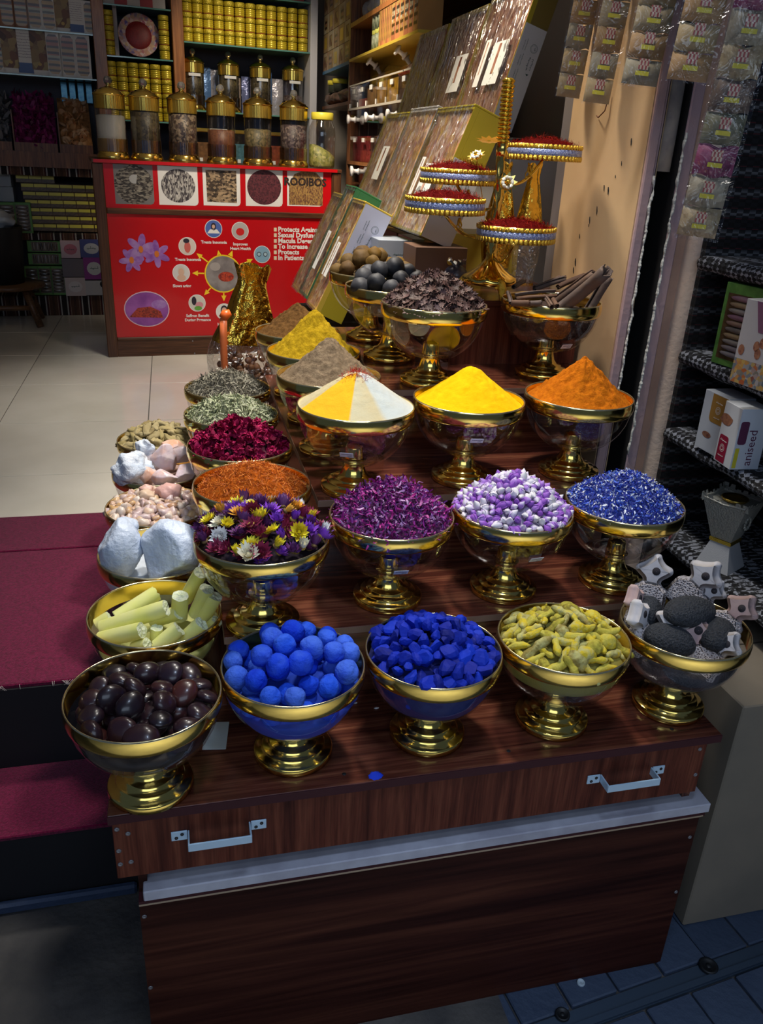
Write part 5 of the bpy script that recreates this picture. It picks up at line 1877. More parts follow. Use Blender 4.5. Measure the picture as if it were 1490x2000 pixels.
GB = 'wrapped gift boxes leaning in rows'
lb1 = ((.30, .62, .30, .52), (.30, .66, .60, .70))
wrapped_box((616, 610), (714, 397), 2.70, 0.195, 0.098, 'nearest of the short wrapped boxes, with a lavender printed side', MIX1, M_OLIVE, M_GOLDC, GB, 0, (M_LAV, 0.30, 1.0), lb1)
wrapped_box((616, 604), (722, 375), 2.70, 0.18, 0.098, 'middle short wrapped box with a dark green lid edge', MIX1, M_GREENC, M_GREENC, GB, 0.20, None, ((.25, .60, .3, .6),))
wrapped_box((616, 610), (714, 397), 2.70, 0.175, 0.098, 'furthest short wrapped box next to the red counter', MIX1, M_OLIVE, M_GOLDC, GB, 0.385, None, ())
lb2 = ((.22, .55, .25, .62), (.22, .60, .70, .80))
wrapped_box((822, 460), (929, 207), 2.42, 0.36, 0.100, 'nearest mid-height wrapped box with an olive gold side behind the saffron stand', MIX2, M_OLIVE, M_OLIVE, GB, 0, (M_GREYC, 0.0, 0.62), lb2)
wrapped_box((822, 460), (932, 200), 2.42, 0.33, 0.100, 'middle mid-height wrapped box with a grey lid edge', MIX2, M_GREENC, M_GREYC, GB, 0.365, None, ())
wrapped_box((822, 460), (929, 207), 2.42, 0.33, 0.100, 'furthest mid-height wrapped box beside the acrylic bins', MIX2, M_OLIVE, M_OLIVE, GB, 0.70, None, ((.35, .68, .2, .5),))
lb3 = ((.30, .62, .18, .5), (.30, .66, .6, .72))
wrapped_box((958, 243), (1056, -40), 2.80, 0.43, 0.080, 'nearest tallest wrapped box with a grey printed side', MIX3, mat('dark_olive_card', (0.16, 0.11, 0.015), 0.5), M_OLIVE, GB, 0, (M_GREYC, 0.0, 0.72), lb3)
wrapped_box((958, 243), (1052, -30), 2.80, 0.43, 0.080, 'middle tallest wrapped box with a white strip label', MIX3, M_OLIVE, M_OLIVE, GB, 0.435, None, ((.30, .62, .1, .42),))
wrapped_box((958, 243), (1046, -20), 2.80, 0.43, 0.080, 'furthest tallest wrapped box under the shelf of small boxes', MIX3, M_OLIVE, M_OLIVE, GB, 0.87, None, ())

# support boxes under the mid-height row
M_SILV = mat('silver_card', (0.42, 0.46, 0.52), 0.35, 0.4)
M_BRNC = mat('brown_card', (0.12, 0.06, 0.035), 0.5)


def carton(x0, x1, y0, y1, z0, z1, mats, name, label, cat='box', rz=0, group=None):
    t = thing(name, label, cat, ((x0 + x1) / 2, y0, z0), (0, 0, rz), group)
    w, d, h = (x1 - x0) / 2, y1 - y0, z1 - z0
    MB().box(-w, w, 0, d, 0, h, bev=0.0012).build('box_body', mats, t)
    return t, w, d, h


p0, p1 = onY((735, 512), 2.60), onY((806, 470), 2.60)
t, w, d, h = carton(p0[0] + 0.004, p1[0], 2.60, 2.74, T4, p1[2], M_SILV, 'silver_carton', 'silver carton with an emblem behind the dried limes')
q = MB()
tmp = MB()
ring(tmp, -w * .45, h * .45, 0.0105, 0.0115)
ring(tmp, -w * .45, h * .45, 0.0080, 0.0085)
strokes(tmp, -w * .1, h * .55, 0.034, 0.008, 4, 5)
strokes(tmp, -w * .1, h * .38, 0.034, 0.007, 5, 6)
q.add(tmp.v, tmp.f, 0, False, basis((0, -0.0006, 0), (1, 0, 0), (0, 0, 1)))
q.build('front_print', M_PRINT, t)['kind'] = 'stuff'
p0, p1 = onY((803, 520), 2.42), onY((905, 482), 2.42)
t, w, d, h = carton(p0[0], p1[0], 2.38, 2.52, T4, p1[2], M_BRNC, 'brown_carton', 'brown carton with a gold seal behind the star anise')
MB().lathe([(0.010, 0), (0.010, 0.001), (0.001, 0.0012)], 18, M=Matrix.Translation((w * .35, -0.0004, h * .62)) @ Matrix.Rotation(math.pi / 2, 4, 'X')).build('seal', M_GOLDC, t)
p0, p1 = onY((862, 475), 2.56), onY((955, 458), 2.56)
t, w, d, h = carton(p0[0], 1.09, 2.56, 2.75, T4, p1[2], M_GOLDC, 'gold_carton', 'flat gold-topped carton behind the brown carton')
for i in range(3):   # stacked cartons that carry the leaning row further back
    y0 = 2.80 + i * 0.21
    carton(0.80, 0.97, y0, y0 + 0.19, T4, T4 + 0.085, (M_SILV, M_BRNC, M_GOLDC)[i], 'plain_carton', ('silver', 'brown', 'gold')[i] + ' carton hidden under the mid-height wrapped boxes')
# foil-topped dark sweet on the limes' far side
c = onY((892, 512), 2.30)
t = thing('foil_pouch', 'dark round pouch tied with crumpled silver foil behind the star anise', 'pouch', (c[0], 2.30, T4))
MB().ball(0.036, 16, 10, M=Matrix.Translation((0, 0, 0.034)), sq=(1, 1, 0.9)).build('pouch_body', mat('dark_blue_pouch', (0.01, 0.012, 0.03), 0.3), t)
m_ = MB()
rg = random.Random(2)
for i in range(14):
    a = rg.uniform(0, 6.28)
    m_.add([(0.006 * math.cos(a), 0.006 * math.sin(a), 0.062), (0.022 * math.cos(a - .3), 0.022 * math.sin(a - .3), rg.uniform(.07, .085)), (0.028 * math.cos(a), 0.028 * math.sin(a), rg.uniform(.066, .09)), (0.02 * math.cos(a + .4), 0.02 * math.sin(a + .4), rg.uniform(.066, .08))], [(0, 1, 2, 3)])
m_.build('foil_tie', mat('silver_foil', (0.62, 0.66, 0.70), 0.25, 1.0), t)

# ------------------------------------------------------------------ gold bags and the orange scoop
M_FOIL = mat('gold_foil', (0.85, 0.55, 0.08), 0.16, 1.0, bumps=(26, 0.6, 0.02))
M_CLEARB = matwrap('clear_bag_film', 0.14, 22, 1.0)


def gift_bag(loc, w, d, h, label, seed, rz, foil_from=0.55, lean=0.0, nuts=True):
    t = thing('gold_gift_bag', label, 'gift bag', loc, (0, lean, rz))
    rg = random.Random(seed)
    off = Vector((seed, 0, 0))

    def shell(u0, u1, grow=0.0):
        m_ = MB()
        n, rows = 40, 16
        v = []
        for j in range(rows + 1):
            u = u0 + (u1 - u0) * j / rows
            sc = (0.75 + 0.35 * math.sin(min(u / 0.5, 1) * 1.57)) * (1.0 if u < 0.42 else 1 - 0.72 * ((u - 0.42) / 0.50) ** 1.1 if u < 0.90 else 0.32 + (u - 0.90) * 1.2)
            sc = max(sc, 0.30)
            for i in range(n):
                a = 6.28318 * i / n
                k = 1 + (0.10 + 0.35 * max(0, u - 0.6)) * mnoise.noise(Vector((math.cos(a) * 2.5, math.sin(a) * 2.5, u * 5)) + off) + 0.12 * max(0, u - 0.5) * math.sin(7 * a)
                c, s_ = math.cos(a), math.sin(a)
                e = 0.6
                x = math.copysign(abs(c) ** e, c) * w * sc * k + grow * c
                y = math.copysign(abs(s_) ** e, s_) * d * sc * k + grow * s_
                v.append((x, y, u * h * (1 + 0.04 * math.sin(5 * a) * max(0, u - 0.7))))
        f = [(j * n + i, j * n + (i + 1) % n, (j + 1) * n + (i + 1) % n, (j + 1) * n + i) for j in range(rows) for i in range(n)]
        m_.add(v, f, 0, True)
        return m_
    shell(0.0, foil_from + 0.03).build('clear_film', M_CLEARB, t)
    shell(foil_from, 1.0, 0.001).build('foil_top', M_FOIL, t)
    MB().box(-w * .72, w * .72, -d * .72, d * .72, 0, 0.004).build('bag_base', M_FOIL, t)
    if nuts:
        nm = MB()
        for k in range(190):
            z = rg.uniform(0.016, foil_from * h * 0.85)
            x, y = rg.uniform(-.8, .8) * w, rg.uniform(-.8, .8) * d
            if (x / w) ** 4 + (y / d) ** 4 > 0.5:
                continue
            nm.ball(rg.uniform(0.010, 0.016), 8, 6, M=Matrix.Translation((x, y, z)) @ rquat(rg).to_matrix().to_4x4(), sq=(1, .8, .8))
        nm.build('nuts', matrand('brown_nuts', [(0.16, 0.07, 0.03), (0.30, 0.15, 0.07), (0.22, 0.10, 0.06)], 0.5, island=True), t)['kind'] = 'stuff'
    return t


p = onY((500, 735), 2.75)
gift_bag((0.205, 2.74, T1), 0.115, 0.065, 0.52, 'gold and clear gift bag of nuts standing behind the herb bowls', 5, 0.25, 0.52, 0.10)
gift_bag((1.045, 2.40, T4), 0.040, 0.026, 0.34, 'slim gold foil pouch behind the saffron stand by the wall', 8, 0.15, 0.42, 0.0, False)
gift_bag((0.975, 2.46, T4), 0.045, 0.028, 0.34, 'dark gold foil pouch beside the slim one', 9, -0.1, 0.12, 0.0, False)
a, b2 = Vector(onY((438, 712), 2.62)), Vector(onY((437, 622), 2.62))
t = thing('plastic_scoop', 'orange plastic scoop handle standing behind the grey herbs', 'scoop', (a.x, 2.62, T1), (0, 0, 0))
zt = b2.z - T1
MB().tube([(0, 0, 0.001), (0, 0, zt * 0.85), (0.002, 0, zt)], [0.011, 0.0115, 0.012], 16).build('handle', mat('orange_plastic', (0.85, 0.20, 0.06), 0.35), t)
MB().tube([(0, 0, zt), (0.008, 0, zt + 0.012), (0.024, 0, zt + 0.02)], [0.014, 0.016, 0.010], 14).build('handle_end', mat('deep_orange_plastic', (0.85, 0.14, 0.02), 0.35), t)

# ------------------------------------------------------------------ red counter with tea pictures
ORD = ['first', 'second', 'third', 'fourth', 'fifth', 'sixth', 'seventh', 'eighth', 'ninth', 'tenth', 'eleventh', 'twelfth', 'thirteenth', 'fourteenth']
RZ = math.atan(SL)
C0 = Vector((-0.383, 5.24, ZF))
NC = (-SL, 1.0, 0.0)
UX = Vector((math.cos(RZ), math.sin(RZ), 0))
M_RED = mat('glossy_red_vinyl', (0.50, 0.004, 0.008), 0.25, coat=0.3)
M_CW = matwood('counter_brown_wood', (0.035, 0.013, 0.006), (0.085, 0.033, 0.014), (0.14, 0.06, 0.025), 0.4, 'X')
M_CWZ = matwood('counter_brown_post', (0.035, 0.013, 0.006), (0.085, 0.033, 0.014), (0.14, 0.06, 0.025), 0.4, 'Z')
M_WPR = mat('white_print', (0.74, 0.73, 0.72), 0.4)
M_YPR = mat('yellow_print', (0.80, 0.58, 0.02), 0.4)
counter = thing('shop_counter', 'brown wooden counter faced with red vinyl advertising saffron and teas', 'counter', C0, (0, 0, RZ))


def cuv(px):
    p = Vector(onP(px, C0, NC)) - C0
    return p.dot(UX), p.z


CL, CH = cuv((657, 330))[0], 1.13
v_mid0, v_mid1 = cuv((300, 419))[1], cuv((300, 408))[1]
v_kick = cuv((330, 657))[1]
MB().box(0, CL, 0.012, 0.55, 0, CH - 0.02).build('body', M_CW, counter)
MB().box(-0.03, CL + 0.03, -0.02, 0.58, CH - 0.02, CH, bev=0.002).build('top_board', M_CW, counter)
MB().box(-0.02, CL, -0.024, -0.0205, CH - 0.018, CH - 0.0005).build('red_edge', M_RED, counter)
for x in (0.0, CL):
    MB().box(x - 0.03, x + 0.03, -0.012, 0.06, 0, CH - 0.021, bev=0.004).build('corner_post', M_CWZ, counter)
MB().box(0.031, CL - 0.031, -0.014, 0.012, v_mid0, v_mid1, bev=0.005).build('moulding', M_CW, counter)
MB().box(0.031, CL - 0.031, -0.010, 0.012, v_kick - 0.02, v_kick, bev=0.004).build('moulding', M_CW, counter)
MB().box(0.031, CL - 0.031, -0.004, 0.012, 0, v_kick - 0.02).build('kick_board', M_CW, counter)
MB().box(0.031, CL - 0.031, 0.002, 0.012, v_mid1, CH - 0.021).build('red_panel', M_RED, counter)
pan = MB().box(0.031, CL - 0.031, 0.002, 0.012, v_kick, v_mid0).build('red_panel', M_RED, counter)


def cprint(name, poly, matl, lay=1, par=None):
    """flat printed shape on the counter front; poly in panel coordinates"""
    return MB().add([(u, 0.002 - 0.0005 * lay, v) for u, v in poly], [tuple(range(len(poly)))]).build(name, matl, par or pan)


def disc(cx, cy, r, ry=None, n=28):
    return [(cx + r * math.cos(6.28318 * i / n), cy + (ry or r) * math.sin(6.28318 * i / n)) for i in range(n)]


def matleaf(name, cols, scale=60, stretch=(1, 1, 1)):
    if name in MATS:
        return MATS[name]
    m, nt, b = _nodes(name)
    v = coords(nt, 'Object', stretch)
    vo = nt.nodes.new('ShaderNodeTexVoronoi')
    vo.inputs['Scale'].default_value = scale
    vo.inputs['Randomness'].default_value = 1.0
    nt.links.new(v, vo.inputs['Vector'])
    se = nt.nodes.new('ShaderNodeSeparateColor')
    nt.links.new(vo.outputs['Color'], se.inputs[0])
    r = ramp(nt, [(i / (len(cols) - 1), c) for i, c in enumerate(cols)], se.outputs[0])
    nt.links.new(r.outputs[0], b.inputs['Base Color'])
    b.inputs['Roughness'].default_value = 0.5
    MATS[name] = m
    return m


TEAS = [(220, 320, 302, 400, matleaf('black_tea_print', [(0.015, 0.012, 0.012), (0.04, 0.03, 0.025), (0.30, 0.27, 0.22), (0.02, 0.02, 0.02)], 60, (1, 1, 2.4)), 1.0, (0.18, 0.17, 0.17)),
        (307, 323, 388, 402, matleaf('white_tip_tea_print', [(0.02, 0.015, 0.02), (0.06, 0.05, 0.06), (0.55, 0.53, 0.5), (0.03, 0.02, 0.03)], 65, (2.4, 1, 1)), 0.86, None),
        (395, 325, 470, 403, matleaf('brown_tea_print', [(0.02, 0.014, 0.01), (0.06, 0.035, 0.02), (0.42, 0.30, 0.18), (0.03, 0.02, 0.015)], 62, (1, 1, 1.6)), 0.0, None),
        (479, 327, 552, 404, matleaf('hibiscus_tea_print', [(0.03, 0.005, 0.01), (0.08, 0.014, 0.025), (0.14, 0.03, 0.04), (0.05, 0.01, 0.015)], 130), 0.92, None),
        (561, 329, 630, 404, matleaf('rooibos_print', [(0.08, 0.03, 0.015), (0.20, 0.09, 0.04), (0.42, 0.26, 0.07), (0.12, 0.05, 0.03)], 110, (2.2, 1, 1)), 0.0, None)]
for i, (x0, y0, x1, y1, mt, rnd, bgc) in enumerate(TEAS):
    u0, v1 = cuv((x0, y0))
    u1, v0 = cuv((x1, y1))
    w, h = u1 - u0, v1 - v0
    cx, cy = (u0 + u1) / 2, (v0 + v1) / 2
    rr_ = 0.02
    quad = [(u0, v0), (u1 - rr_, v0), (u1 - .3 * rr_, v0 + .3 * rr_), (u1, v0 + rr_), (u1, v1), (u0, v1)]
    card = cprint('tea_picture', quad, mat('dim_card', bgc, 0.4) if bgc else M_WPR, 1, counter)
    if rnd:
        cprint('tea_heap', disc(cx, cy, w * .5 * rnd, h * .5 * rnd), mt, 2, card)
    elif i == 2:
        cprint('tea_heap', [(u0 + w * .1, v0 + h * .1), (u1 - w * .1, v0 + h * .08), (u1 - w * .1, v1 - h * .08), (u0 + w * .08, v1 - h * .08)], mt, 2, card)
    else:
        cprint('tea_heap', [(u0 + w * .05, v0 + h * .03), (u1, v0 + h * .03), (u1, v0 + h * .72), (cx + w * .3, v1 - h * .08), (cx - w * .05, v1 - h * .04), (cx - w * .3, v1 - h * .14), (u0 + w * .05, v0 + h * .6)], mt, 2, card)
    if i == 0:
        sp_ = MB()
        for (ax, ay, bx, by, ww) in ((0.1, 0.1, 1.0, 0.18, 0.014),):
            sp_.box(cx + w * .05, u1 - w * .02, 0.0003, 0.0005, cy - h * .02, cy + h * .05)
        ring(sp_, 0, 0, 0.001, 0.002)
        MB().add([(cx + w * .02 + 0.03 * math.cos(t_ * .5), 0.0003, cy + .03 + 0.025 * math.sin(t_ * .5)) for t_ in range(2, 11)], [tuple(range(9))]).build('spoon_print', mat('spoon_grey', (0.4, 0.4, 0.4), 0.4), card)
    if i == 4:
        tm = link('lettering', text_mesh('ROOIBOS', 0.062, mat('black_print', (0.02, 0.012, 0.01), 0.5), 'CENTER', 0.0024), card, (cx, 0.0004, cy + h * .06), (math.pi / 2, 0, 0))

# saffron poster
pc, _ = (cuv((436, 535)), 0)
pr = cuv((472, 535))[0] - pc[0]
M_GREYP = mat('grey_photo_print', (0.13, 0.11, 0.12), 0.4, vary=(0.28, 0.26, 0.26), vscale=12)
cprint('yellow_ring', disc(pc[0], pc[1], pr), M_YPR, 1)
cprint('photo_disc', disc(pc[0], pc[1], pr * .93), M_GREYP, 2)
cprint('saffron_print', disc(pc[0] + pr * .15, pc[1] - pr * .15, pr * .42, pr * .26), matleaf('saffron_print', [(0.25, 0.02, 0.01), (0.5, 0.06, 0.02), (0.12, 0.01, 0.01)], 120), 3)
cprint('pot_print', disc(pc[0] - pr * .42, pc[1] + pr * .38, pr * .28, pr * .22), mat('pot_grey', (0.34, 0.31, 0.30), 0.4), 3)
ICON = [((417, 447), (0.07, 0.13, 0.42), 'Treats Insomnia', None), ((469, 451), (0.42, 0.40, 0.40), 'Improves', 'Heart Health'), ((366, 481), (0.62, 0.55, 0.50), 'Treats Insomnia', None),
        ((354, 533), (0.60, 0.58, 0.58), 'Slows aging', None), ((385, 592), (0.58, 0.58, 0.52), 'Saffron Benefit', 'During Prgnance'), ((438, 609), (0.70, 0.70, 0.68), 'Improves', None), ((512, 497), (0.20, 0.36, 0.50), None, None)]
ir = cuv((434, 447))[0] - cuv((417, 447))[0]
M_WTXT = M_WPR
for i, (px, c_, l1, l2) in enumerate(ICON):
    u, v_ = cuv(px)
    o = cprint('icon_disc', disc(u, v_, ir), M_WPR, 1)
    cprint('icon_field', disc(u, v_, ir * .93), mat('icon_field_%d' % i, c_, 0.4), 2)
    skin = mat('icon_skin', (0.62, 0.40, 0.30), 0.5)
    dk = mat('icon_dark', (0.02, 0.015, 0.03), 0.5)
    if i == 0:
        cprint('icon_shape', disc(u, v_ + ir * .25, ir * .30, ir * .42), dk, 3)
        cprint('icon_shape', disc(u, v_ + ir * .25, ir * .17, ir * .22), skin, 4)
        cprint('icon_shape', [(u - ir * .75, v_ - ir * .5), (u + ir * .75, v_ - ir * .5), (u + ir * .4, v_ - ir * .05), (u - ir * .4, v_ - ir * .05)], M_WPR, 3)
    elif i == 1:
        cprint('icon_shape', disc(u, v_ - ir * .1, ir * .48, ir * .42), mat('heart_red', (0.55, 0.02, 0.02), 0.3), 3)
    elif i == 2:
        cprint('icon_shape', disc(u, v_ - ir * .1, ir * .36, ir * .62), mat('icon_rose', (0.55, 0.12, 0.10), 0.4), 3)
        cprint('icon_shape', disc(u - ir * .1, v_ + ir * .6, ir * .35, ir * .25), dk, 4)
    elif i in (3, 5):
        cprint('icon_shape', disc(u, v_ - ir * .55, ir * .5, ir * .35), skin, 3)
        cprint('icon_shape', disc(u, v_ + ir * .22, ir * .42, ir * .55), mat('icon_hair', (0.55, 0.52, 0.48), 0.5) if i == 3 else dk, 3)
        cprint('icon_shape', disc(u, v_ + ir * .08, ir * .32, ir * .45), skin, 4)
    elif i == 4:
        cprint('icon_shape', disc(u - ir * .35, v_ + ir * .25, ir * .28, ir * .5), dk, 3)
        cprint('icon_shape', disc(u + ir * .25, v_ - ir * .2, ir * .45, ir * .35), mat('icon_pink', (0.6, 0.25, 0.3), 0.4), 3)
        cprint('icon_shape', disc(u + ir * .1, v_ - ir * .6, ir * .45, ir * .25), mat('icon_green', (0.12, 0.35, 0.05), 0.4), 4)
    elif i == 6:
        cprint('icon_shape', disc(u - ir * .38, v_ + ir * .02, ir * .26), dk, 3)
        cprint('icon_shape', disc(u + ir * .38, v_ + ir * .02, ir * .26), dk, 3)
        cprint('icon_shape', disc(u - ir * .38, v_ + ir * .02, ir * .19), mat('icon_lens', (0.35, 0.5, 0.6), 0.3), 4)
        cprint('icon_shape', disc(u + ir * .38, v_ + ir * .02, ir * .19), mat('icon_lens', (0.35, 0.5, 0.6), 0.3), 4)
    if l1:
        link('lettering', text_mesh(l1, 0.024, M_WTXT, 'CENTER', 0.0008), pan, (u, 0.001, v_ - ir * 1.62), (math.pi / 2, 0, 0))
    if l2:
        link('lettering', text_mesh(l2, 0.024, M_WTXT, 'CENTER', 0.0008), pan, (u, 0.001, v_ - ir * 2.12), (math.pi / 2, 0, 0))
    # arrow from the ring to the icon
    d = Vector((u - pc[0], v_ - pc[1]))
    L_ = d.length
    d.normalize()
    nn = Vector((-d.y, d.x))
    a, e = Vector(pc) + d * (pr * 1.02), Vector(pc) + d * (L_ - ir * (1.25 if i not in (0, 1) else 2.4))
    k = e - d * 0.035
    cprint('yellow_arrow', [tuple(a + nn * .004), tuple(a - nn * .004), tuple(k - nn * .004), tuple(k - nn * .016), tuple(e), tuple(k + nn * .016), tuple(k + nn * .004)], M_YPR, 1)
for k, s_ in enumerate(('Protects Against', 'Sexual Dysfunction', 'Macula Degeneration', 'To Increase', 'Protects', 'In Patients')):
    u, v_ = cuv((543, 452 + k * 11.1))
    link('lettering', text_mesh(s_, 0.040, M_WTXT, 'LEFT', 0.0014), pan, (u, 0.001, v_), (math.pi / 2, 0, 0))
    u, v_ = cuv((535, 452 + k * 11.1))
    cprint('bullet', [(u, v_), (u + .018, v_), (u + .018, v_ + .022), (u, v_ + .022)], mat('cream_bullet', (0.7, 0.62, 0.45), 0.4), 1)
# crocus blooms
M_CR = [mat('crocus_violet', (0.20, 0.06, 0.34), 0.4, vary=(0.34, 0.16, 0.48), vscale=25), mat('crocus_lilac', (0.40, 0.24, 0.52), 0.4, vary=(0.28, 0.10, 0.42), vscale=25)]
for bi, (cx, cy, R_, n, a0) in enumerate(((275, 487, 27, 6, 1.4), (306, 496, 24, 6, 0.6), (257, 508, 22, 6, 2.2))):
    for i in range(n):
        a = a0 + 6.283 * i / n
        u0, v0 = cuv((cx, cy))
        s_ = R_ / 300.0
        pts_ = []
        for t_ in range(13):
            q_ = t_ / 12
            ang = math.pi * q_ * 2
            x_, y_ = s_ * (0.52 + 0.5 * math.cos(ang)), s_ * 0.24 * math.sin(ang)
            pts_.append((u0 + x_ * math.cos(a) - y_ * math.sin(a), v0 + x_ * math.sin(a) + y_ * math.cos(a)))
        cprint('crocus_petal', pts_, M_CR[(i + bi) % 2], 2 + bi * 2 + i % 2)
    cprint('crocus_stamen', disc(u0, v0, 0.014, 0.02, 10), mat('crocus_orange', (0.6, 0.16, 0.02), 0.4), 9)
u, v_ = cuv((287, 604))
rx = cuv((331, 604))[0] - u
cprint('oval_border', disc(u, v_, rx, rx * .80), mat('pink_border', (0.66, 0.5, 0.58), 0.4), 1)
cprint('oval_photo', disc(u, v_, rx * .96, rx * .76), mat('violet_photo', (0.20, 0.04, 0.26), 0.4, vary=(0.34, 0.10, 0.40), vscale=9), 2)
cprint('saffron_print', [(u - rx * .8, v_ - rx * .35), (u + rx * .7, v_ - rx * .4), (u + rx * .6, v_ - rx * .1), (u + rx * .15, v_ + rx * .12), (u - rx * .4, v_ + rx * .06)], matleaf('saffron_print2', [(0.18, 0.012, 0.01), (0.42, 0.05, 0.02), (0.08, 0.01, 0.01)], 130), 3)
cprint('crocus_petal', disc(u + rx * .55, v_ + rx * .22, rx * .34, rx * .2), M_CR[1], 3)
for k in range(2):
    screws_px = ((376, 666), (380, 690))[k]
    u, v_ = cuv(screws_px)
    MB().ball(0.005, 8, 6, M=Matrix.Translation((u, -0.004, v_))).build('screw', M_SCREW, counter)

# ------------------------------------------------------------------ acrylic jars
M_ACR = matglass('acrylic_jar', (0.94, 0.92, 0.88), 0.07, 0.04)
M_GACR = mat('ribbed_gold_plastic', (0.72, 0.50, 0.10), 0.16, 0.9)
M_KNOB = mat('crystal_knob', (0.40, 0.40, 0.40), 0.04, 0.75, coat=0.8)
JR, JH = 0.082, 0.225
M_GRIB = matglass('gold_tinted_ribs', (0.78, 0.58, 0.20), 0.22, 0.12)
JME = {
    'base_band': MB().lathe([(0.001, 0.0), (0.090, 0.0), (0.092, 0.004), (0.092, 0.018), (0.084, 0.030), (0.083, 0.040), (0.001, 0.040)], 48).mesh('base_band', M_GOLD),
    'ribbed_foot': MB().lathe([(0.0835, 0.040), (0.0835, 0.108)], 96, flute=(32, 0.016)).mesh('ribbed_foot', M_GRIB),
    'clear_body': MB().lathe([(0.081, 0.041), (0.082, 0.265)], 48).mesh('clear_body', M_ACR),
    'neck_band': MB().lathe([(0.0835, 0.262), (0.0835, 0.328)], 96, flute=(32, 0.016)).mesh('neck_band', M_GACR),
    'lid': MB().lathe([(0.083, 0.3285), (0.089, 0.330), (0.089, 0.338), (0.076, 0.346), (0.073, 0.353), (0.052, 0.360), (0.047, 0.366), (0.024, 0.372), (0.013, 0.378), (0.012, 0.384), (0.001, 0.385)], 48).mesh('lid', M_GOLD),
    'knob': MB().ball(0.024, 9, 6, M=Matrix.Translation((0, 0, 0.405))).mesh('knob', M_KNOB)}
JME['knob'].polygons.foreach_set('use_smooth', [False] * len(JME['knob'].polygons))


def jar(loc, label, mt, frac, s=1.0, sticker=False, group=None):
    t = thing('acrylic_jar', label, 'jar', loc, (0, 0, RZ), group)
    t.scale = (s, s, s)
    for n_, me in JME.items():
        link(n_, me, t)
    h = 0.060 + 0.195 * frac
    m_ = MB().lathe([(0.001, 0.042), (0.078, 0.042), (0.078, h), (0.06, h + 0.006), (0.03, h + 0.003), (0.001, h + 0.008)], 32)
    m_.build('contents', mt, t)['kind'] = 'stuff'
    if sticker:
        MB().box(-0.045, 0.045, -0.0845, -0.0835, 0.236, 0.256).build('name_strip', M_PAPER, t)
    return t


TEA = [mat('white_sachets', (0.50, 0.50, 0.48), 0.6, bumps=(20, 0.6, 0.01)), matleaf('dark_leaf', [(0.02, 0.016, 0.01), (0.06, 0.05, 0.03), (0.10, 0.08, 0.04)], 90), matleaf('speckled_leaf', [(0.02, 0.014, 0.014), (0.05, 0.03, 0.03), (0.28, 0.22, 0.16), (0.03, 0.02, 0.02)], 90),
       matleaf('red_brown_leaf', [(0.08, 0.025, 0.015), (0.16, 0.06, 0.03), (0.11, 0.04, 0.02)], 110), matleaf('green_dark_leaf', [(0.04, 0.04, 0.02), (0.12, 0.10, 0.05), (0.20, 0.16, 0.08)], 90), matleaf('violet_dark_leaf', [(0.025, 0.015, 0.02), (0.07, 0.05, 0.06), (0.2, 0.16, 0.15)], 90)]
ctz = ZF + CH
for i, (px, lab, fr_) in enumerate(((222, 'of white sachets at the left end of the red counter', .85), (288, 'of dark green tea, second on the red counter', 1.0), (360, 'of speckled black tea, third on the red counter', 1.0),
                                    (434, 'half filled with red brown tea on the red counter', .62), (504, 'of mixed green tea on the red counter', .7), (573, 'of dark flower tea at the right of the gold jars', .88))):
    u = cuv((px, 315))[0]
    p = C0 + UX * u
    p += Vector((-math.sin(RZ), math.cos(RZ), 0)) * 0.12
    # keep the jar on the pixel column although it stands further back
    r_ = onP((px, 312), p, NC)
    jar((r_[0], r_[1], ctz), 'gold-lidded acrylic jar ' + lab, TEA[i], fr_, 1.0, False, 'gold-lidded jars on the red counter')
# plastic jar with yellow lid
r_ = onP((628, 318), C0 + Vector((-math.sin(RZ), math.cos(RZ), 0)) * 0.12, NC)
t = thing('plastic_jar', 'clear plastic jar with yellow lid part filled with green leaves', 'jar', (r_[0], r_[1], ctz), (0, 0, 0))
MB().lathe([(0.001, 0.002), (0.075, 0.002), (0.082, 0.012), (0.083, 0.20), (0.078, 0.235), (0.062, 0.265), (0.060, 0.275)], 40).build('clear_body', M_ACR, t)
MB().lathe([(0.066, 0.276), (0.068, 0.278), (0.068, 0.312), (0.064, 0.316), (0.001, 0.316)], 40, flute=(40, 0.006)).build('lid', mat('yellow_lid', (0.72, 0.62, 0.06), 0.4), t)
m_ = MB().lathe([(0.001, 0.006), (0.074, 0.006), (0.080, 0.02), (0.080, 0.10), (0.05, 0.115), (0.001, 0.12)], 32)
m_.v = [(x, y, z + (-0.45 * x if z > 0.09 else 0)) for x, y, z in m_.v]
m_.build('contents', matleaf('green_dry_leaf', [(0.18, 0.20, 0.05), (0.34, 0.34, 0.10), (0.10, 0.12, 0.03), (0.45, 0.42, 0.2)], 70), t)['kind'] = 'stuff'

# ------------------------------------------------------------------ rear shelving
BO = Vector(MB_BACK)
M_PINE = matwood('brown_shelf_post', (0.16, 0.055, 0.016), (0.34, 0.13, 0.04), (0.46, 0.20, 0.07), 0.4, 'Z')
M_SGL = mat('green_glass_edge', (0.10, 0.26, 0.22), 0.1, 0.0, coat=0.5)
rear = thing('rear_shelving', 'brown wooden shelving with glass shelves along the back wall', 'shelving', BO + Vector((0, 0, ZF)), (0, 0, RZ))
DY = Vector((-math.sin(RZ), math.cos(RZ), 0))


def bu(px):
    p = Vector(backp(px)) - BO
    return p.dot(UX), p.z


def bw(u, dep, z):
    p = BO + UX * u + DY * dep
    return Vector((p.x, p.y, z))


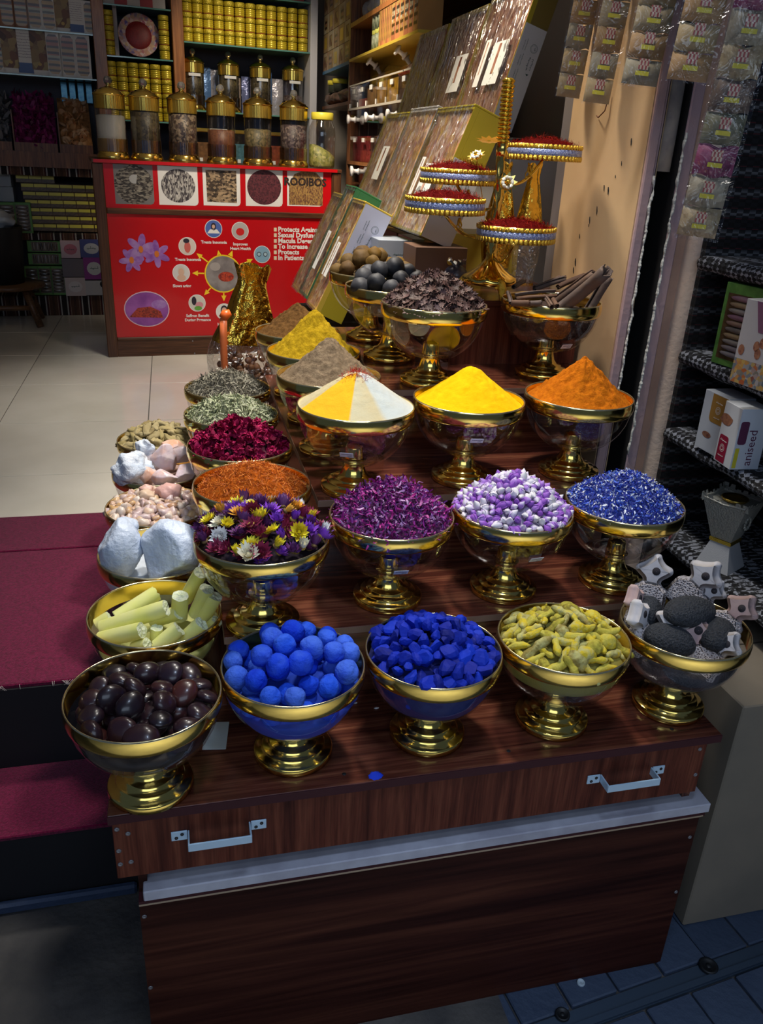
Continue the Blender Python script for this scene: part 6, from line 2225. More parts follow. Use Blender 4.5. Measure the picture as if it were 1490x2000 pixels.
zg = -ZF
for x0, x1 in ((181, 205), (336, 358), (606, 620)):
    a, c = bu(((x0), 60))[0], bu((x1, 60))[0]
    MB().box(a, c, -0.01, 0.38, 0.84 + zg if x0 < 200 else 0, 2.6, bev=0.003).build('post', M_PINE if x0 < 600 else mat('grey_white_post', (0.55, 0.55, 0.6), 0.4), rear)
uL, uA, uB, uC = bu((-120, 100))[0], bu((193, 60))[0], bu((347, 60))[0], bu((613, 60))[0]
MB().box(uL, uC, 0.385, 0.40, 0, 2.6).build('back_panel', mat('dark_backing', (0.03, 0.03, 0.05), 0.6), rear)
for a, c, z in ((uL, uA - .04, 1.675), (uL, uA - .04, 1.405), (uA + .04, uB - .04, 1.56), (uA + .04, uB - .04, 1.165), (uB + .04, uC - .02, 1.685), (uB + .04, uC - .02, 1.255), (uA + .04, uB - .04, 1.865), (uB + .04, uC - .02, 2.0), (uL, uA - .04, 1.93)):
    MB().box(a, c, 0.0, 0.38, z + zg - 0.010, z + zg, bev=0.001).build('glass_shelf', M_SGL, rear)
MB().box(uL, uA - .04, 0.0, 0.38, .905 + zg, .925 + zg).build('wood_shelf', M_DWOOD, rear)
MB().box(uL, uA - .04, -0.01, 0.0, .83 + zg, .93 + zg).build('wood_rail', M_DWOOD, rear)
MB().box(uB + .04, uC - .02, 0.0, 0.38, .80 + zg, .815 + zg).build('wood_shelf', M_DWOOD, rear)

# gold tins
M_TINB = mat('ribbed_yellow_tin', (0.60, 0.47, 0.03), 0.30, 0.25, vary=(0.50, 0.36, 0.02), vscale=30)
M_TINL = mat('embossed_gold_lid', (0.54, 0.42, 0.03), 0.3, 0.35, bumps=(140, 0.8, 0.006))
M_TINR = mat('red_tin_band', (0.28, 0.03, 0.02), 0.5)
TB = MB().lathe([(0.001, 0), (0.0345, 0), (0.0345, 0.004)], 24, 1)
pr_ = [(0.0345, 0.004)]
for k in range(4):
    z = 0.008 + k * 0.012
    pr_ += [(0.0345, z), (0.0360, z + 0.002), (0.0360, z + 0.008), (0.0345, z + 0.010)]
TB.lathe(pr_, 24, 0)
ME_TB = TB.mesh('tin_body', [M_TINB, M_TINR])
ME_TL = MB().lathe([(0.0350, 0.0575), (0.0365, 0.059), (0.0365, 0.086), (0.033, 0.0895), (0.001, 0.0895)], 24).mesh('tin_lid', M_TINL)


def tin(loc, label, group, rz=0):
    t = thing('gold_tin', label, 'tin', loc, (0, 0, rz), group)
    link('tin_body', ME_TB, t)
    link('tin_lid', ME_TL, t)


for c in range(12):
    u = bu((363 + c * 20.6 + 5, 60))[0]
    for r in range(3):
        tin(bw(u, 0.05, 1.6855 + r * 0.0905), 'gold tin %s from the left in the %s row of the wide tin shelf' % (ORD[c], ('bottom', 'middle', 'top')[r]), 'gold tins on the wide shelf', RNG.uniform(0, 6))
for c in range(6):
    u = bu((219 + c * 21.6, 160))[0]
    for r in range(4):
        tin(bw(u, 0.05, 1.1655 + r * 0.0905), 'gold tin %s from the left in the %s row under the saffron plate' % (ORD[c], ('bottom', 'second', 'third', 'top')[r]), 'gold tins under the saffron plate', RNG.uniform(0, 6))
for px, sd in ((214, 'left'), (322, 'right')):
    u = bu((px, 80))[0]
    for r in range(3):
        tin(bw(u, 0.05, 1.5605 + r * 0.0905), '%s gold tin in the stack %s of the saffron plate' % (('lowest', 'middle', 'top')[r], sd), 'gold tins beside the saffron plate', RNG.uniform(0, 6))
# saffron plate
u, z = bu((273, 72))
t = thing('saffron_plate', 'floral plate of red saffron leaning on the middle shelf', 'plate', bw(u, 0.10, 1.561), (0, 0, RZ))
Mt = Matrix.Translation((0, 0, 0.140)) @ Matrix.Rotation(math.radians(80), 4, 'X')
MB().lathe([(0.001, 0), (0.085, 0), (0.135, 0.014), (0.138, 0.017), (0.133, 0.018), (0.085, 0.006), (0.001, 0.005)], 48, M=Mt).build('plate', matleaf('floral_glaze', [(0.35, 0.06, 0.12), (0.55, 0.38, 0.20), (0.10, 0.06, 0.25), (0.60, 0.45, 0.40), (0.40, 0.12, 0.10)], 55), t)
MB().lathe([(0.088, 0.007), (0.075, 0.016), (0.04, 0.022), (0.001, 0.024)], 36, M=Mt).build('saffron', matleaf('saffron_mass', [(0.10, 0.004, 0.006), (0.25, 0.012, 0.012), (0.16, 0.006, 0.01)], 160, (3, 1, 1)), t)
# red leaflet behind the left tin stack
u, z = bu((229, 75))
tag(MB().box(-0.012, 0.014, 0, 0.02, 0, 0.30).build('leaflet', mat('white_red_leaflet', (0.5, 0.42, 0.4), 0.5), None, bw(u, 0.12, 1.561), (0, 0, RZ)), 'narrow white and red leaflet standing behind the left tin stack', 'leaflet')
# boxes on the top shelves above
for i in range(5):
    u = bu((212 + i * 25, 10))[0]
    c_ = ((0.45, 0.40, 0.36), (0.35, 0.02, 0.02))[i % 2]
    t, w, d, h = carton(0, 0.085, 0, 0.08, 0, 0.10, mat('top_carton_%d' % (i % 2), c_, 0.5), 'small_carton', '%s carton from the left on the shelf above the plate' % ORD[i])
    t.location = bw(u, 0.05, 1.8655)
    t.rotation_euler = (0, 0, RZ)
for i in range(7):
    u = bu((372 + i * 35, 0))[0]
    t, w, d, h = carton(0, 0.115, 0, 0.10, 0, 0.12, mat('dark_red_carton_%d' % (i % 3), ((0.22, 0.015, 0.02), (0.10, 0.02, 0.10), (0.18, 0.01, 0.03))[i % 3], 0.5), 'small_carton', '%s dark red carton from the left above the wide tin shelf' % ORD[i])
    t.location = bw(u, 0.05, 2.0005)
    t.rotation_euler = (0, 0, RZ)

# rear jars
for i, px in enumerate((384, 453, 515, 578)):
    u = bu((px, 215))[0]
    jar(bw(u, 0.11, 1.2555), 'gold-lidded acrylic jar of black tea, %s from the left on the rear glass shelf' % ORD[i], TEA[1] if i != 3 else TEA[5], 1.0 if i != 3 else .45, 0.93, True, 'gold-lidded jars on the rear shelf')
# lilac and blue packets behind the rear jars
M_PKT = [matwrap('film_%d' % i, 0.2, 14, 0.8, c_) for i, c_ in enumerate(((0.8, 0.85, 1), (0.95, 0.95, 1)))]
PC = ((0.16, 0.18, 0.34), (0.32, 0.30, 0.40), (0.10, 0.20, 0.42), (0.40, 0.38, 0.42), (0.22, 0.18, 0.30), (0.36, 0.28, 0.22))
rg = random.Random(44)
for i in range(11):
    u = bu((368 + i * 21, 150))[0]
    w, h = rg.uniform(.03, .045), rg.uniform(.22, .34)
    m_ = MB()
    v, f = [], []
    for j in range(7):
        for k in range(5):
            x, z = -w + 2 * w * k / 4, h * j / 6
            v.append((x, -0.02 * math.sin(math.pi * k / 4) * math.sin(math.pi * min(1, j / 5)) + rg.uniform(-.003, .003), z))
    f = [(j * 5 + k, j * 5 + k + 1, (j + 1) * 5 + k + 1, (j + 1) * 5 + k) for j in range(6) for k in range(4)]
    m_.add(v, f, 0, True)
    m_.add([(-w, 0.015, 0), (w, 0.015, 0), (w, 0.004, h), (-w, 0.004, h)], [(0, 3, 2, 1)])
    tag(m_.build('foil_packet', mat('packet_colour_%d' % (i % 6), PC[i % 6], 0.25, 0.3, bumps=(18, 0.7, 0.02)), None, bw(u, 0.25, 1.2555), (0, 0, RZ)), '%s shiny lilac packet from the left behind the rear jars' % ORD[i], 'packet', 'packets behind the rear jars')
# tubs behind the counter jars
for i, (px, c_) in enumerate(((392, (0.25, 0.12, 0.05)), (428, (0.03, 0.06, 0.04)), (467, (0.08, 0.24, 0.34)), (498, (0.05, 0.22, 0.30)), (536, (0.30, 0.06, 0.02)), (576, (0.05, 0.06, 0.04)))):
    u = bu((px, 260))[0]
    t = thing('spice_tub', '%s clear spice tub from the left behind the counter jars' % ORD[i], 'tub', bw(u, 0.02, .8155), (0, 0, RZ), 'clear tubs behind the counter jars')
    MB().box(-0.062, 0.062, 0, 0.16, 0, 0.30, bev=0.004).build('clear_tub', M_ACR, t)
    MB().box(-0.058, 0.058, 0.004, 0.156, 0.003, 0.23).build('contents', mat('tub_fill_%d' % i, c_, 0.8, vary=tuple(k * .5 for k in c_), vscale=40), t)
    MB().box(-0.065, 0.065, -0.003, 0.163, 0.30, 0.325, bev=0.003).build('lid', M_GACR if i % 2 == 0 else mat('white_lid', (0.6, 0.6, 0.58), 0.4), t)
    MB().box(-0.012, 0.012, -0.002, -0.0005, 0.10, 0.125).build('name_strip', M_PAPER, t)

# spice gift boxes on the left shelves
m, nt, b = _nodes('spice_window')
v = coords(nt, 'Object', (1, 1, 1))
sx = nt.nodes.new('ShaderNodeSeparateXYZ')
nt.links.new(v, sx.inputs[0])
wv = nt.nodes.new('ShaderNodeTexWave')
wv.wave_type = 'BANDS'
wv.bands_direction = 'Z'
wv.inputs['Scale'].default_value = 9.0
wv.inputs['Distortion'].default_value = 1.2
nt.links.new(v, wv.inputs['Vector'])
vo = nt.nodes.new('ShaderNodeTexVoronoi')
vo.inputs['Scale'].default_value = 30
nt.links.new(coords(nt, 'Object', (0.01, 1, 1)), vo.inputs['Vector'])
se = nt.nodes.new('ShaderNodeSeparateColor')
nt.links.new(vo.outputs['Color'], se.inputs[0])
c1 = ramp(nt, [(0, (0.12, 0.05, 0.02)), (0.3, (0.40, 0.25, 0.08)), (0.6, (0.30, 0.06, 0.03)), (0.8, (0.45, 0.42, 0.30)), (1, (0.10, 0.12, 0.05))], se.outputs[0])
c2 = ramp(nt, [(0.2, (0.05, 0.04, 0.04)), (0.5, (1, 1, 1))], wv.outputs[0])
mx = nt.nodes.new('ShaderNodeMixRGB')
mx.blend_type = 'MULTIPLY'
mx.inputs[0].default_value = 0.9
nt.links.new(c1.outputs[0], mx.inputs[1])
nt.links.new(c2.outputs[0], mx.inputs[2])
nt.links.new(mx.outputs[0], b.inputs['Base Color'])
b.inputs['Roughness'].default_value = 0.3
M_SPW = m
M_BXW = mat('white_box_card', (0.66, 0.64, 0.61), 0.5)
M_PIC = matleaf('spice_photo', [(0.06, 0.03, 0.025), (0.16, 0.07, 0.04), (0.36, 0.28, 0.12), (0.10, 0.04, 0.04)], 22)
M_ORC = mat('orange_brown_card', (0.30, 0.11, 0.03), 0.5)


def spicebox(u, z, w, h, kind, label):
    t = thing('spice_gift_box', label, 'gift box', bw(u, 0.03, z), (0, 0, RZ), 'spice gift boxes on the left shelves')
    MB().box(-w / 2, w / 2, 0, 0.05, 0, h, bev=0.001).build('box_body', {'w': M_BXW, 'p': M_BXW, 'o': M_ORC, 't': M_BXW, 'g': mat('green_leaf_card', (0.10, 0.26, 0.05), 0.5)}[kind], t)
    if kind in 'wog':
        c = 0.22 * w
        m_ = MB()
        pl = [(-w * .36, h * .14), (-w * .22, h * .06), (w * .22, h * .06), (w * .36, h * .14), (w * .36, h * .86), (w * .22, h * .94), (-w * .22, h * .94), (-w * .36, h * .86)]
        m_.add([(x, -0.0006, zz) for x, zz in pl], [tuple(range(8))])
        m_.build('window', M_SPW, t)
    elif kind == 'p':
        MB().add([(-w * .48, -0.0006, h * .12), (w * .48, -0.0006, h * .12), (w * .48, -0.0006, h * .99), (-w * .48, -0.0006, h * .99)], [(0, 1, 2, 3)]).build('photo_print', M_PIC, t)
        MB().add([(0.012 * math.cos(k * .6) * w / .1, -0.001, h * .25 + 0.010 * math.sin(k * .6)) for k in range(10)], [tuple(range(10))]).build('bowl_print', mat('ochre_print', (0.45, 0.30, 0.08), 0.5), t)
    else:
        MB().add([(-w * .45, -0.0006, h * .03), (w * .45, -0.0006, h * .03), (w * .45, -0.0006, h * .26), (-w * .45, -0.0006, h * .26)], [(0, 1, 2, 3)]).build('blue_band', mat('blue_band', (0.06, 0.12, 0.30), 0.5), t)
        tmp, q = MB(), MB()
        for k in range(9):
            strokes(tmp, -w * .4, h * (.9 - .065 * k), w * .8, h * .035, k, 9)
        q.add(tmp.v, tmp.f, 0, False, basis((0, -0.0008, 0), (1, 0, 0), (0, 0, 1)))
        q.build('printed_text', mat('grey_print', (0.14, 0.10, 0.16), 0.6), t)['kind'] = 'stuff'


KN = {'w': 'white windowed spice box', 'p': 'dark photo-fronted spice box', 'o': 'orange windowed spice box', 't': 'white text-backed spice box'}
for row, z, y, h, kinds, x0, st_ in ((0, 1.6755, 35, .195, 'oowwptw', 6, 27.0), (1, 1.4055, 115, .265, 'wptpwww', -16, 28.3)):
    for i, k in enumerate(kinds):
        u = bu((x0 + 8 + i * st_, y))[0]
        spicebox(u, z, 0.104 if row else 0.098, h, k, '%s, %s from the left on the %s shelf' % (KN[k], ORD[i], ('upper', 'lower')[row]))
# bins of dried flowers below
for i, (xa, xb, mt, nm) in enumerate(((-60, 22, (0.05, 0.05, 0.06), 'dark'), (26, 111, (0.2, 0.01, 0.10), 'crimson'), (115, 180, (0.4, 0.18, 0.06), 'orange'))):
    ua, ub = bu((xa, 270))[0], bu((xb, 270))[0]
    t = thing('open_bin', 'open wooden bin of %s dried pieces on the left shelving' % nm, 'bin', bw((ua + ub) / 2, 0.0, .9255), (0, 0, RZ))
    w = (ub - ua) / 2
    MB().box(-w, w, 0.0, 0.01, 0, 0.06).build('front_board', M_DWOOD, t)
    MB().box(-w, -w + 0.008, 0.01, 0.34, 0, 0.26).build('divider', M_DWOOD, t)
    MB().add([(-w + .008, 0.011, 0.04), (w, 0.011, 0.04), (w, 0.33, 0.36), (-w + .008, 0.33, 0.36)], [(0, 1, 2, 3)]).build('filling', mat('bin_fill_%s' % nm, mt, 0.9, vary=tuple(k * .4 for k in mt), vscale=30), t)['kind'] = 'stuff'
    rg = random.Random(i)
    if nm == 'orange':
        chip = rock_mesh('dried_chip', matrand('orange_chip', [(0.30, 0.10, 0.03), (0.46, 0.24, 0.10), (0.55, 0.36, 0.22), (0.38, 0.14, 0.04)], 0.6, nmix=0.5), 0.026, 2, 0.4, 3, (1.2, 1, 0.3), 1.5)
        for k in range(75):
            x, s_ = rg.uniform(-w + .03, w - .03), rg.random()
            p = bw((ua + ub) / 2 + x, 0.015 + 0.31 * s_, .9255 + 0.05 + 0.31 * s_)
            o = link('dried_chip', chip, None, p, rquat(rg), rg.uniform(.7, 1.2))
            tag(o, 'curled orange dried fruit chip in the right-hand open bin', 'dried fruit', 'orange chips in the open bin')
    else:
        m_ = MB()
        for k in range(330):
            x, s_ = rg.uniform(-w + .02, w - .02), rg.random()
            q = rquat(rg)
            b0 = Vector((x, 0.012 + 0.31 * s_, 0.05 + 0.31 * s_ + rg.uniform(-.005, .02)))
            l = rg.uniform(.02, .05)
            m_.add([tuple(b0 + q @ Vector(p)) for p in ((-l, -.008, 0), (0, -.013, .008), (l, -.003, 0), (l, .003, 0), (0, .013, .008), (-l, .008, 0))], [(0, 1, 4, 5), (1, 2, 3, 4)], 0, True)
        m_.build('dried_pieces', matrand('bin_%s' % nm, [(0.08, 0.004, 0.03), (0.22, 0.008, 0.10), (0.32, 0.03, 0.18)] if nm == 'crimson' else [(0.05, 0.05, 0.05), (0.2, 0.19, 0.2), (0.1, 0.1, 0.1)], 0.5, island=True), t)['kind'] = 'stuff'
for i in range(4):
    u, z = bu((125 + i * 17, 175))
    o = MB().box(-0.022, 0.022, 0, 0.015, 0, 0.13, bev=0.003).build('blue_packet', mat('blue_film_packet', (0.03, 0.20, 0.36), 0.2, 0.2, vary=(0.10, 0.35, 0.45), vscale=40), None, bw(u, 0.30, 1.262 + 0.0), (0, 0, RZ))
    tag(o, '%s blue packet from the left standing at the back of the orange bin' % ORD[i], 'packet', 'blue packets over the orange bin')

# woven cloth on the plinth, date boxes, soaps
def matkilim(name, horizontal=False, scale=1.0, dark=1.0):
    if name in MATS:
        return MATS[name]
    m, nt, b = _nodes(name)
    v = coords(nt, 'Object', (scale,) * 3)
    sx = nt.nodes.new('ShaderNodeSeparateXYZ')
    nt.links.new(v, sx.inputs[0])
    fr_ = nt.nodes.new('ShaderNodeMath')
    fr_.operation = 'PINGPONG'
    fr_.inputs[1].default_value = 0.075
    nt.links.new(sx.outputs[2 if horizontal else 0], fr_.inputs[0])
    r = ramp(nt, [(0.0, (0.02, 0.012, 0.012)), (0.012, (0.5, 0.48, 0.44)), (0.02, (0.012, 0.01, 0.012)), (0.026, (0.08, 0.012, 0.014)), (0.034, (0.30, 0.22, 0.16)), (0.037, (0.11, 0.05, 0.028)), (0.055, (0.05, 0.028, 0.02)), (0.06, (0.11, 0.05, 0.028))], None, 'CONSTANT')
    sc_ = nt.nodes.new('ShaderNodeMath')
    sc_.operation = 'MULTIPLY'
    sc_.inputs[1].default_value = 0.85
    nt.links.new(fr_.outputs[0], sc_.inputs[0])
    nt.links.new(sc_.outputs[0], r.inputs[0])
    ck_ = nt.nodes.new('ShaderNodeTexChecker')
    ck_.inputs['Scale'].default_value = 90
    ck_.inputs[1].default_value = (1, 1, 1, 1)
    ck_.inputs[2].default_value = (0.25, 0.2, 0.2, 1)
    nt.links.new(coords(nt, 'Object', (scale,) * 3, (0, math.radians(45), 0)), ck_.inputs[0])
    mx = nt.nodes.new('ShaderNodeMixRGB')
    mx.blend_type = 'MULTIPLY'
    mx.inputs[0].default_value = 0.85
    nt.links.new(r.outputs[0], mx.inputs[1])
    nt.links.new(ck_.outputs[0], mx.inputs[2])
    nt.links.new(mx.outputs[0], b.inputs['Base Color'])
    b.inputs['Roughness'].default_value = 0.95
    MATS[name] = m
    return m


M_KIL = matkilim('woven_brown_cloth')
zt_ = bu((100, 452))[1]
uR = bu((205, 500))[0]
for z0, z1, nm in ((ZF + 0.001, bu((120, 579))[1], 'lowest'), (bu((120, 470))[1], bu((120, 458))[1], 'middle'), (bu((120, 345))[1], bu((120, 324))[1], 'upper')):
    t = MB().box(uL, uA + 0.3, 0.0, 0.36, 0, z1 - z0).build('cloth_ledge', M_KIL, None, bw(0, 0.02, z0), (0, 0, RZ))
    tag(t, '%s ledge of the left shelving covered in woven brown cloth' % nm, 'ledge')
M_DATE = mat('yellow_band_print', (0.62, 0.55, 0.06), 0.35)
M_DATD = mat('dark_dates_tray', (0.05, 0.028, 0.014), 0.35, vary=(0.12, 0.07, 0.03), vscale=60)
DB = MB().box(-0.044, 0.044, 0, 0.06, 0, 0.0535, bev=0.002).mesh('date_tray', M_DATD)
DL = MB().box(-0.0435, 0.0435, -0.0015, 0.061, 0.024, 0.051, bev=0.004).mesh('yellow_lid', M_DATE)
zb_ = bu((120, 455))[1]
for r in range(7):
    for c in range(7):
        if r == 6 and c > 2:
            continue
        u = bu((68 + c * 25 - r * 2.2 + (4 if r < 6 else -2), 440))[0]
        if u > uA + 0.05:
            continue
        t = thing('date_box', '%s date box from the left with a yellow lid, %s row from the bottom' % (ORD[c], ORD[r]), 'date box', bw(u, 0.10, zb_ + r * 0.0545), (0, 0, RZ), 'stacked yellow date boxes')
        link('date_tray', DB, t)
        link('yellow_lid', DL, t)
for r in range(2):
    o, w, d, h = carton(0, 0.10, 0, 0.1, 0, 0.098, mat('pale_grey_carton', (0.30, 0.33, 0.36), 0.6), 'white_carton', '%s pale carton at the far left above the green boxes' % ('lower', 'upper')[r])
    o.location = bw(bu((8 + r * -2, 370))[0], 0.12, bu((10, 396))[1] + r * 0.1)
M_GRN = mat('green_leaf_card', (0.10, 0.26, 0.05), 0.5)


def greenbox(xa, ya, xb, yb, label, dep=0.06, horiz=False):
    (ua, za), (ub, zb2) = bu((xa, yb)), bu((xb, ya))
    w, h = ub - ua, zb2 - za
    t = thing('green_gift_box', label, 'gift box', bw((ua + ub) / 2, dep, za), (0, 0, RZ), 'green spice boxes on the lower ledges')
    MB().box(-w / 2, w / 2, 0, 0.05, 0, h, bev=0.002).build('box_body', M_GRN, t)
    MB().add([(-w * .38, -0.0006, h * .08), (w * .38, -0.0006, h * .08), (w * .38, -0.0006, h * .92), (-w * .38, -0.0006, h * .92)], [(0, 1, 2, 3)]).build('window', M_DATD, t)
    n = max(3, int(round((w if horiz else h) / 0.032)))
    for k in range(n):
        if horiz:
            x = -w * .36 + w * .72 * (k + .5) / n
            MB().ball(0.5, 8, 6, M=Matrix.Translation((x, -0.002, h * .5)) @ Matrix.Diagonal((w * .6 / n, 0.008, h * .75, 1))).build('sachet', matrand('dark_sachet', [(0.04, 0.03, 0.025), (0.14, 0.11, 0.09), (0.24, 0.21, 0.19), (0.10, 0.06, 0.05)], 0.2, 0.8), t)
        else:
            zz = h * .1 + h * .8 * (k + .5) / n
            MB().ball(0.5, 8, 6, M=Matrix.Translation((0, -0.002, zz)) @ Matrix.Diagonal((w * .7, 0.010, h * .74 / n, 1))).build('sachet', matrand('dark_sachet', [(0.04, 0.03, 0.025), (0.14, 0.11, 0.09), (0.24, 0.21, 0.19), (0.10, 0.06, 0.05)], 0.2, 0.8), t)


greenbox(-2, 397, 29, 458, 'green-edged spice box at the far left beside the date boxes')
greenbox(31, 397, 58, 458, 'green-edged spice box touching the date boxes')
greenbox(54, 472, 120, 493, 'upper flat green spice box on the lower ledge', 0.03, True)
greenbox(56, 496, 122, 518, 'lower flat green spice box on the lower ledge', 0.03, True)
for k, (xa, xb) in enumerate(((52, 75), (77, 100), (102, 126))):
    greenbox(xa, 521, xb, 578, '%s upright green spice box beside the wooden stool' % ORD[k], 0.03)
SOAP = [((120, 470, 155, 504), (0.52, 0.36, 0.38), 'pink and white soap box', (0.45, 0.12, 0.16)), ((158, 468, 199, 503), (0.05, 0.06, 0.22), 'navy blue soap box', (0.5, 0.5, 0.52)), ((123, 505, 163, 541), (0.13, 0.10, 0.11), 'dark textured soap box', None),
        ((165, 503, 203, 546), (0.22, 0.02, 0.20), 'purple soap box with a white label', (0.5, 0.5, 0.5)), ((129, 542, 166, 578), (0.50, 0.40, 0.38), 'pale pink soap box with a round print', (0.58, 0.52, 0.5)), ((168, 548, 204, 577), (0.42, 0.40, 0.40), 'white soap box with a dark notch', (0.02, 0.02, 0.02))]
for (xa, ya, xb, yb), c_, lab, c2_ in SOAP:
    (ua, za), (ub, zb2) = bu((xa, yb)), bu((xb, ya))
    w, h = ub - ua, zb2 - za
    t = thing('soap_box', lab + ' on the lower ledge by the counter', 'soap box', bw((ua + ub) / 2, 0.0, za), (0, 0, RZ))
    MB().box(-w / 2 + .001, w / 2 - .001, 0, 0.06, 0, h - .001, bev=0.0015).build('box_body', mat('soap_' + lab.split()[0] + str(xa), c_, 0.4), t)
    if c2_:
        if 'notch' in lab:
            MB().add([(w * .5 - w * .25 * math.cos(k * .35 - 1.57), -0.0006, h * .75 + w * .2 * math.sin(k * .35 - 1.57)) for k in range(10)], [tuple(range(10))]).build('notch', M_BLACK, t)
        else:
            MB().add([(w * .34 * math.cos(k * .4), -0.0006, h * .5 + h * .30 * math.sin(k * .4)) for k in range(15)], [tuple(range(15))]).build('front_label', mat('soaplab' + str(xa), c2_, 0.4), t)
            tmp, q = MB(), MB()
            strokes(tmp, -w * .2, h * .5, w * .4, h * .14, xa, 4)
            q.add(tmp.v, tmp.f, 0, False, basis((0, -0.0009, 0), (1, 0, 0), (0, 0, 1)))
            q.build('front_print', M_PRINT, t)['kind'] = 'stuff'
# stool with a black bin and a bag
M_STL = matwood('worn_stool_wood', (0.05, 0.022, 0.01), (0.13, 0.06, 0.025), (0.20, 0.10, 0.05), 0.5, 'X')
sc0 = Vector(onZ((18, 640), ZF))
stl = thing('wooden_stool', 'low worn wooden stool at the far left of the shop', 'stool', (sc0.x - 0.02, sc0.y + 0.16, ZF), (0, 0, 0.1))
hs = 0.285
MB().lathe([(0.001, hs - .03), (0.25, hs - .03), (0.26, hs - .015), (0.25, hs), (0.001, hs)], 36, flute=(5, 0.03)).build('seat', M_STL, stl)
for sx_, sy_ in ((1, -1), (1, 1), (-1, -1), (-1, 1)):
    MB().tube([(sx_ * .13, sy_ * .11, hs - .03), (sx_ * .21, sy_ * .17, 0.002)], [0.026, 0.024], 8).build('leg', M_STL, stl)
MB().tube([(-.17, -.14, .13), (.17, -.14, .13)], 0.018, 8).build('stretcher', M_STL, stl)
MB().tube([(.165, -.14, .15), (.165, .14, .15)], 0.018, 8).build('stretcher', M_STL, stl)
bn = thing('waste_bin', 'black ribbed bin standing on the wooden stool', 'bin', (stl.location.x - 0.03, stl.location.y, ZF + hs))
MB().lathe([(0.001, 0), (0.16, 0), (0.185, 0.36), (0.19, 0.37), (0.18, 0.375), (0.15, 0.02)], 64, flute=(30, 0.012)).build('bin_body', mat('black_basket', (0.012, 0.012, 0.014), 0.5), bn)
o = link('plastic_bag', rock_mesh('plastic_bag', mat('white_plastic_bag', (0.42, 0.44, 0.46), 0.35), 0.12, 3, 0.45, 7, (1, .9, .55), 2.2), None, (bn.location.x + 0.03, bn.location.y, ZF + hs + 0.41))
tag(o, 'crumpled white plastic bag bulging from the black bin', 'bag')

# ------------------------------------------------------------------ right wall shelving with acrylic bins
XR = 1.16


def ry(px):
    return float(onX(px, XR)[1])


def rz_(px):
    return float(onX(px, XR)[2])


yend = ry((681, 200))
side = thing('side_shelving', 'brown wooden shelving along the right wall above the wrapped boxes', 'shelving', (XR, 4.6, ZF))
part(MB().box(XR, XR + 0.40, yend, yend + 0.03, ZF, 2.44), 'end_panel', M_DWOOD, side)
part(MB().box(XR + 0.40, XR + 0.42, 4.2, 7.0, ZF, 2.44), 'back_panel', mat('dark_brown_backing', (0.06, 0.025, 0.012), 0.6), side)
z_top = rz_((720, 24))
z_mid = rz_((760, 80))
part(MB().box(XR, XR + 0.40, 4.16, yend, z_top - 0.025, z_top), 'wood_shelf', M_PINE, side)
part(MB().box(XR - 0.005, XR + 0.40, 4.16, yend, z_mid - 0.02, z_mid - 0.006), 'wood_shelf', M_GOLDC, side)
zsh = rz_((650, 132))
part(MB().box(XR, XR + 0.40, yend + 0.03, 6.75, zsh - 0.02, zsh), 'wood_shelf', mat('blue_edged_shelf', (0.06, 0.18, 0.36), 0.4), side)
zsh2 = rz_((650, 204))
part(MB().box(XR, XR + 0.40, yend + 0.03, 6.75, zsh2 - 0.02, zsh2), 'wood_shelf', M_DWOOD, side)
za, zb_, zc, zd = rz_((700, 209)), rz_((700, 166)), rz_((700, 316)), rz_((700, 355))
part(MB().box(XR, XR + 0.35, 4.16, yend, za - 0.012, za), 'bin_rail', mat('clear_rail', (0.55, 0.50, 0.42), 0.15), side)
part(MB().box(XR, XR + 0.35, 4.16, yend, zc - 0.02, zc), 'bin_rail', M_PINE, side)
part(MB().box(XR, XR + 0.35, 4.16, yend, ZF, zd - 0.2), 'base_cabinet', M_DWOOD, side)

M_PANE = matglass('acrylic_pane', (0.95, 0.93, 0.90), 0.06, 0.03)
BINC = [(0.03, 0.035, 0.015), (0.45, 0.10, 0.01), (0.36, 0.20, 0.07), (0.50, 0.27, 0.03), (0.60, 0.36, 0.02), (0.10, 0.05, 0.03), (0.66, 0.36, 0.02), (0.60, 0.40, 0.04)]
xs = [683, 698, 714, 733, 752, 775, 799, 829, 862]
for i in range(8):
    y1, y0 = ry((xs[i], 190)), ry((xs[i + 1], 185))
    if y0 < 4.14:
        continue
    t = thing('acrylic_bin', '%s acrylic spice bin from the back in the upper row' % ORD[i], 'spice bin', (XR, (y0 + y1) / 2, za), (0, 0, 0), 'upper acrylic bins on the right wall')
    d = (y1 - y0) / 2 - 0.003
    MB().box(0.002, 0.005, -d, d, 0, zb_ - za).build('front_pane', M_PANE, t)
    MB().box(0.006, 0.32, -d, -d + 0.004, 0, zb_ - za).build('divider', M_PANE, t)
    lev = (zb_ - za) * (0.85, 0.35, 0.75, 0.95, 0.9, 0.9, 0.45, 0.8)[i]
    MB().box(0.008, 0.30, -d + 0.005, d - 0.004, 0.002, lev).build('spice', mat('bin_spice_%d' % i, BINC[i], 0.85, vary=tuple(k * .55 for k in BINC[i]), vscale=30, bumps=(60, .8, .01)), t)
    MB().box(-0.001, 0.0015, -0.03, 0.03, (zb_ - za) * .66, (zb_ - za) * .86).build('name_strip', M_PAPER, t)
    MB().box(-0.002, 0.0015, d - 0.008, d, 0, (zb_ - za) * .22).build('white_clip', mat('white_clip', (0.7, 0.7, 0.68), 0.4), t)
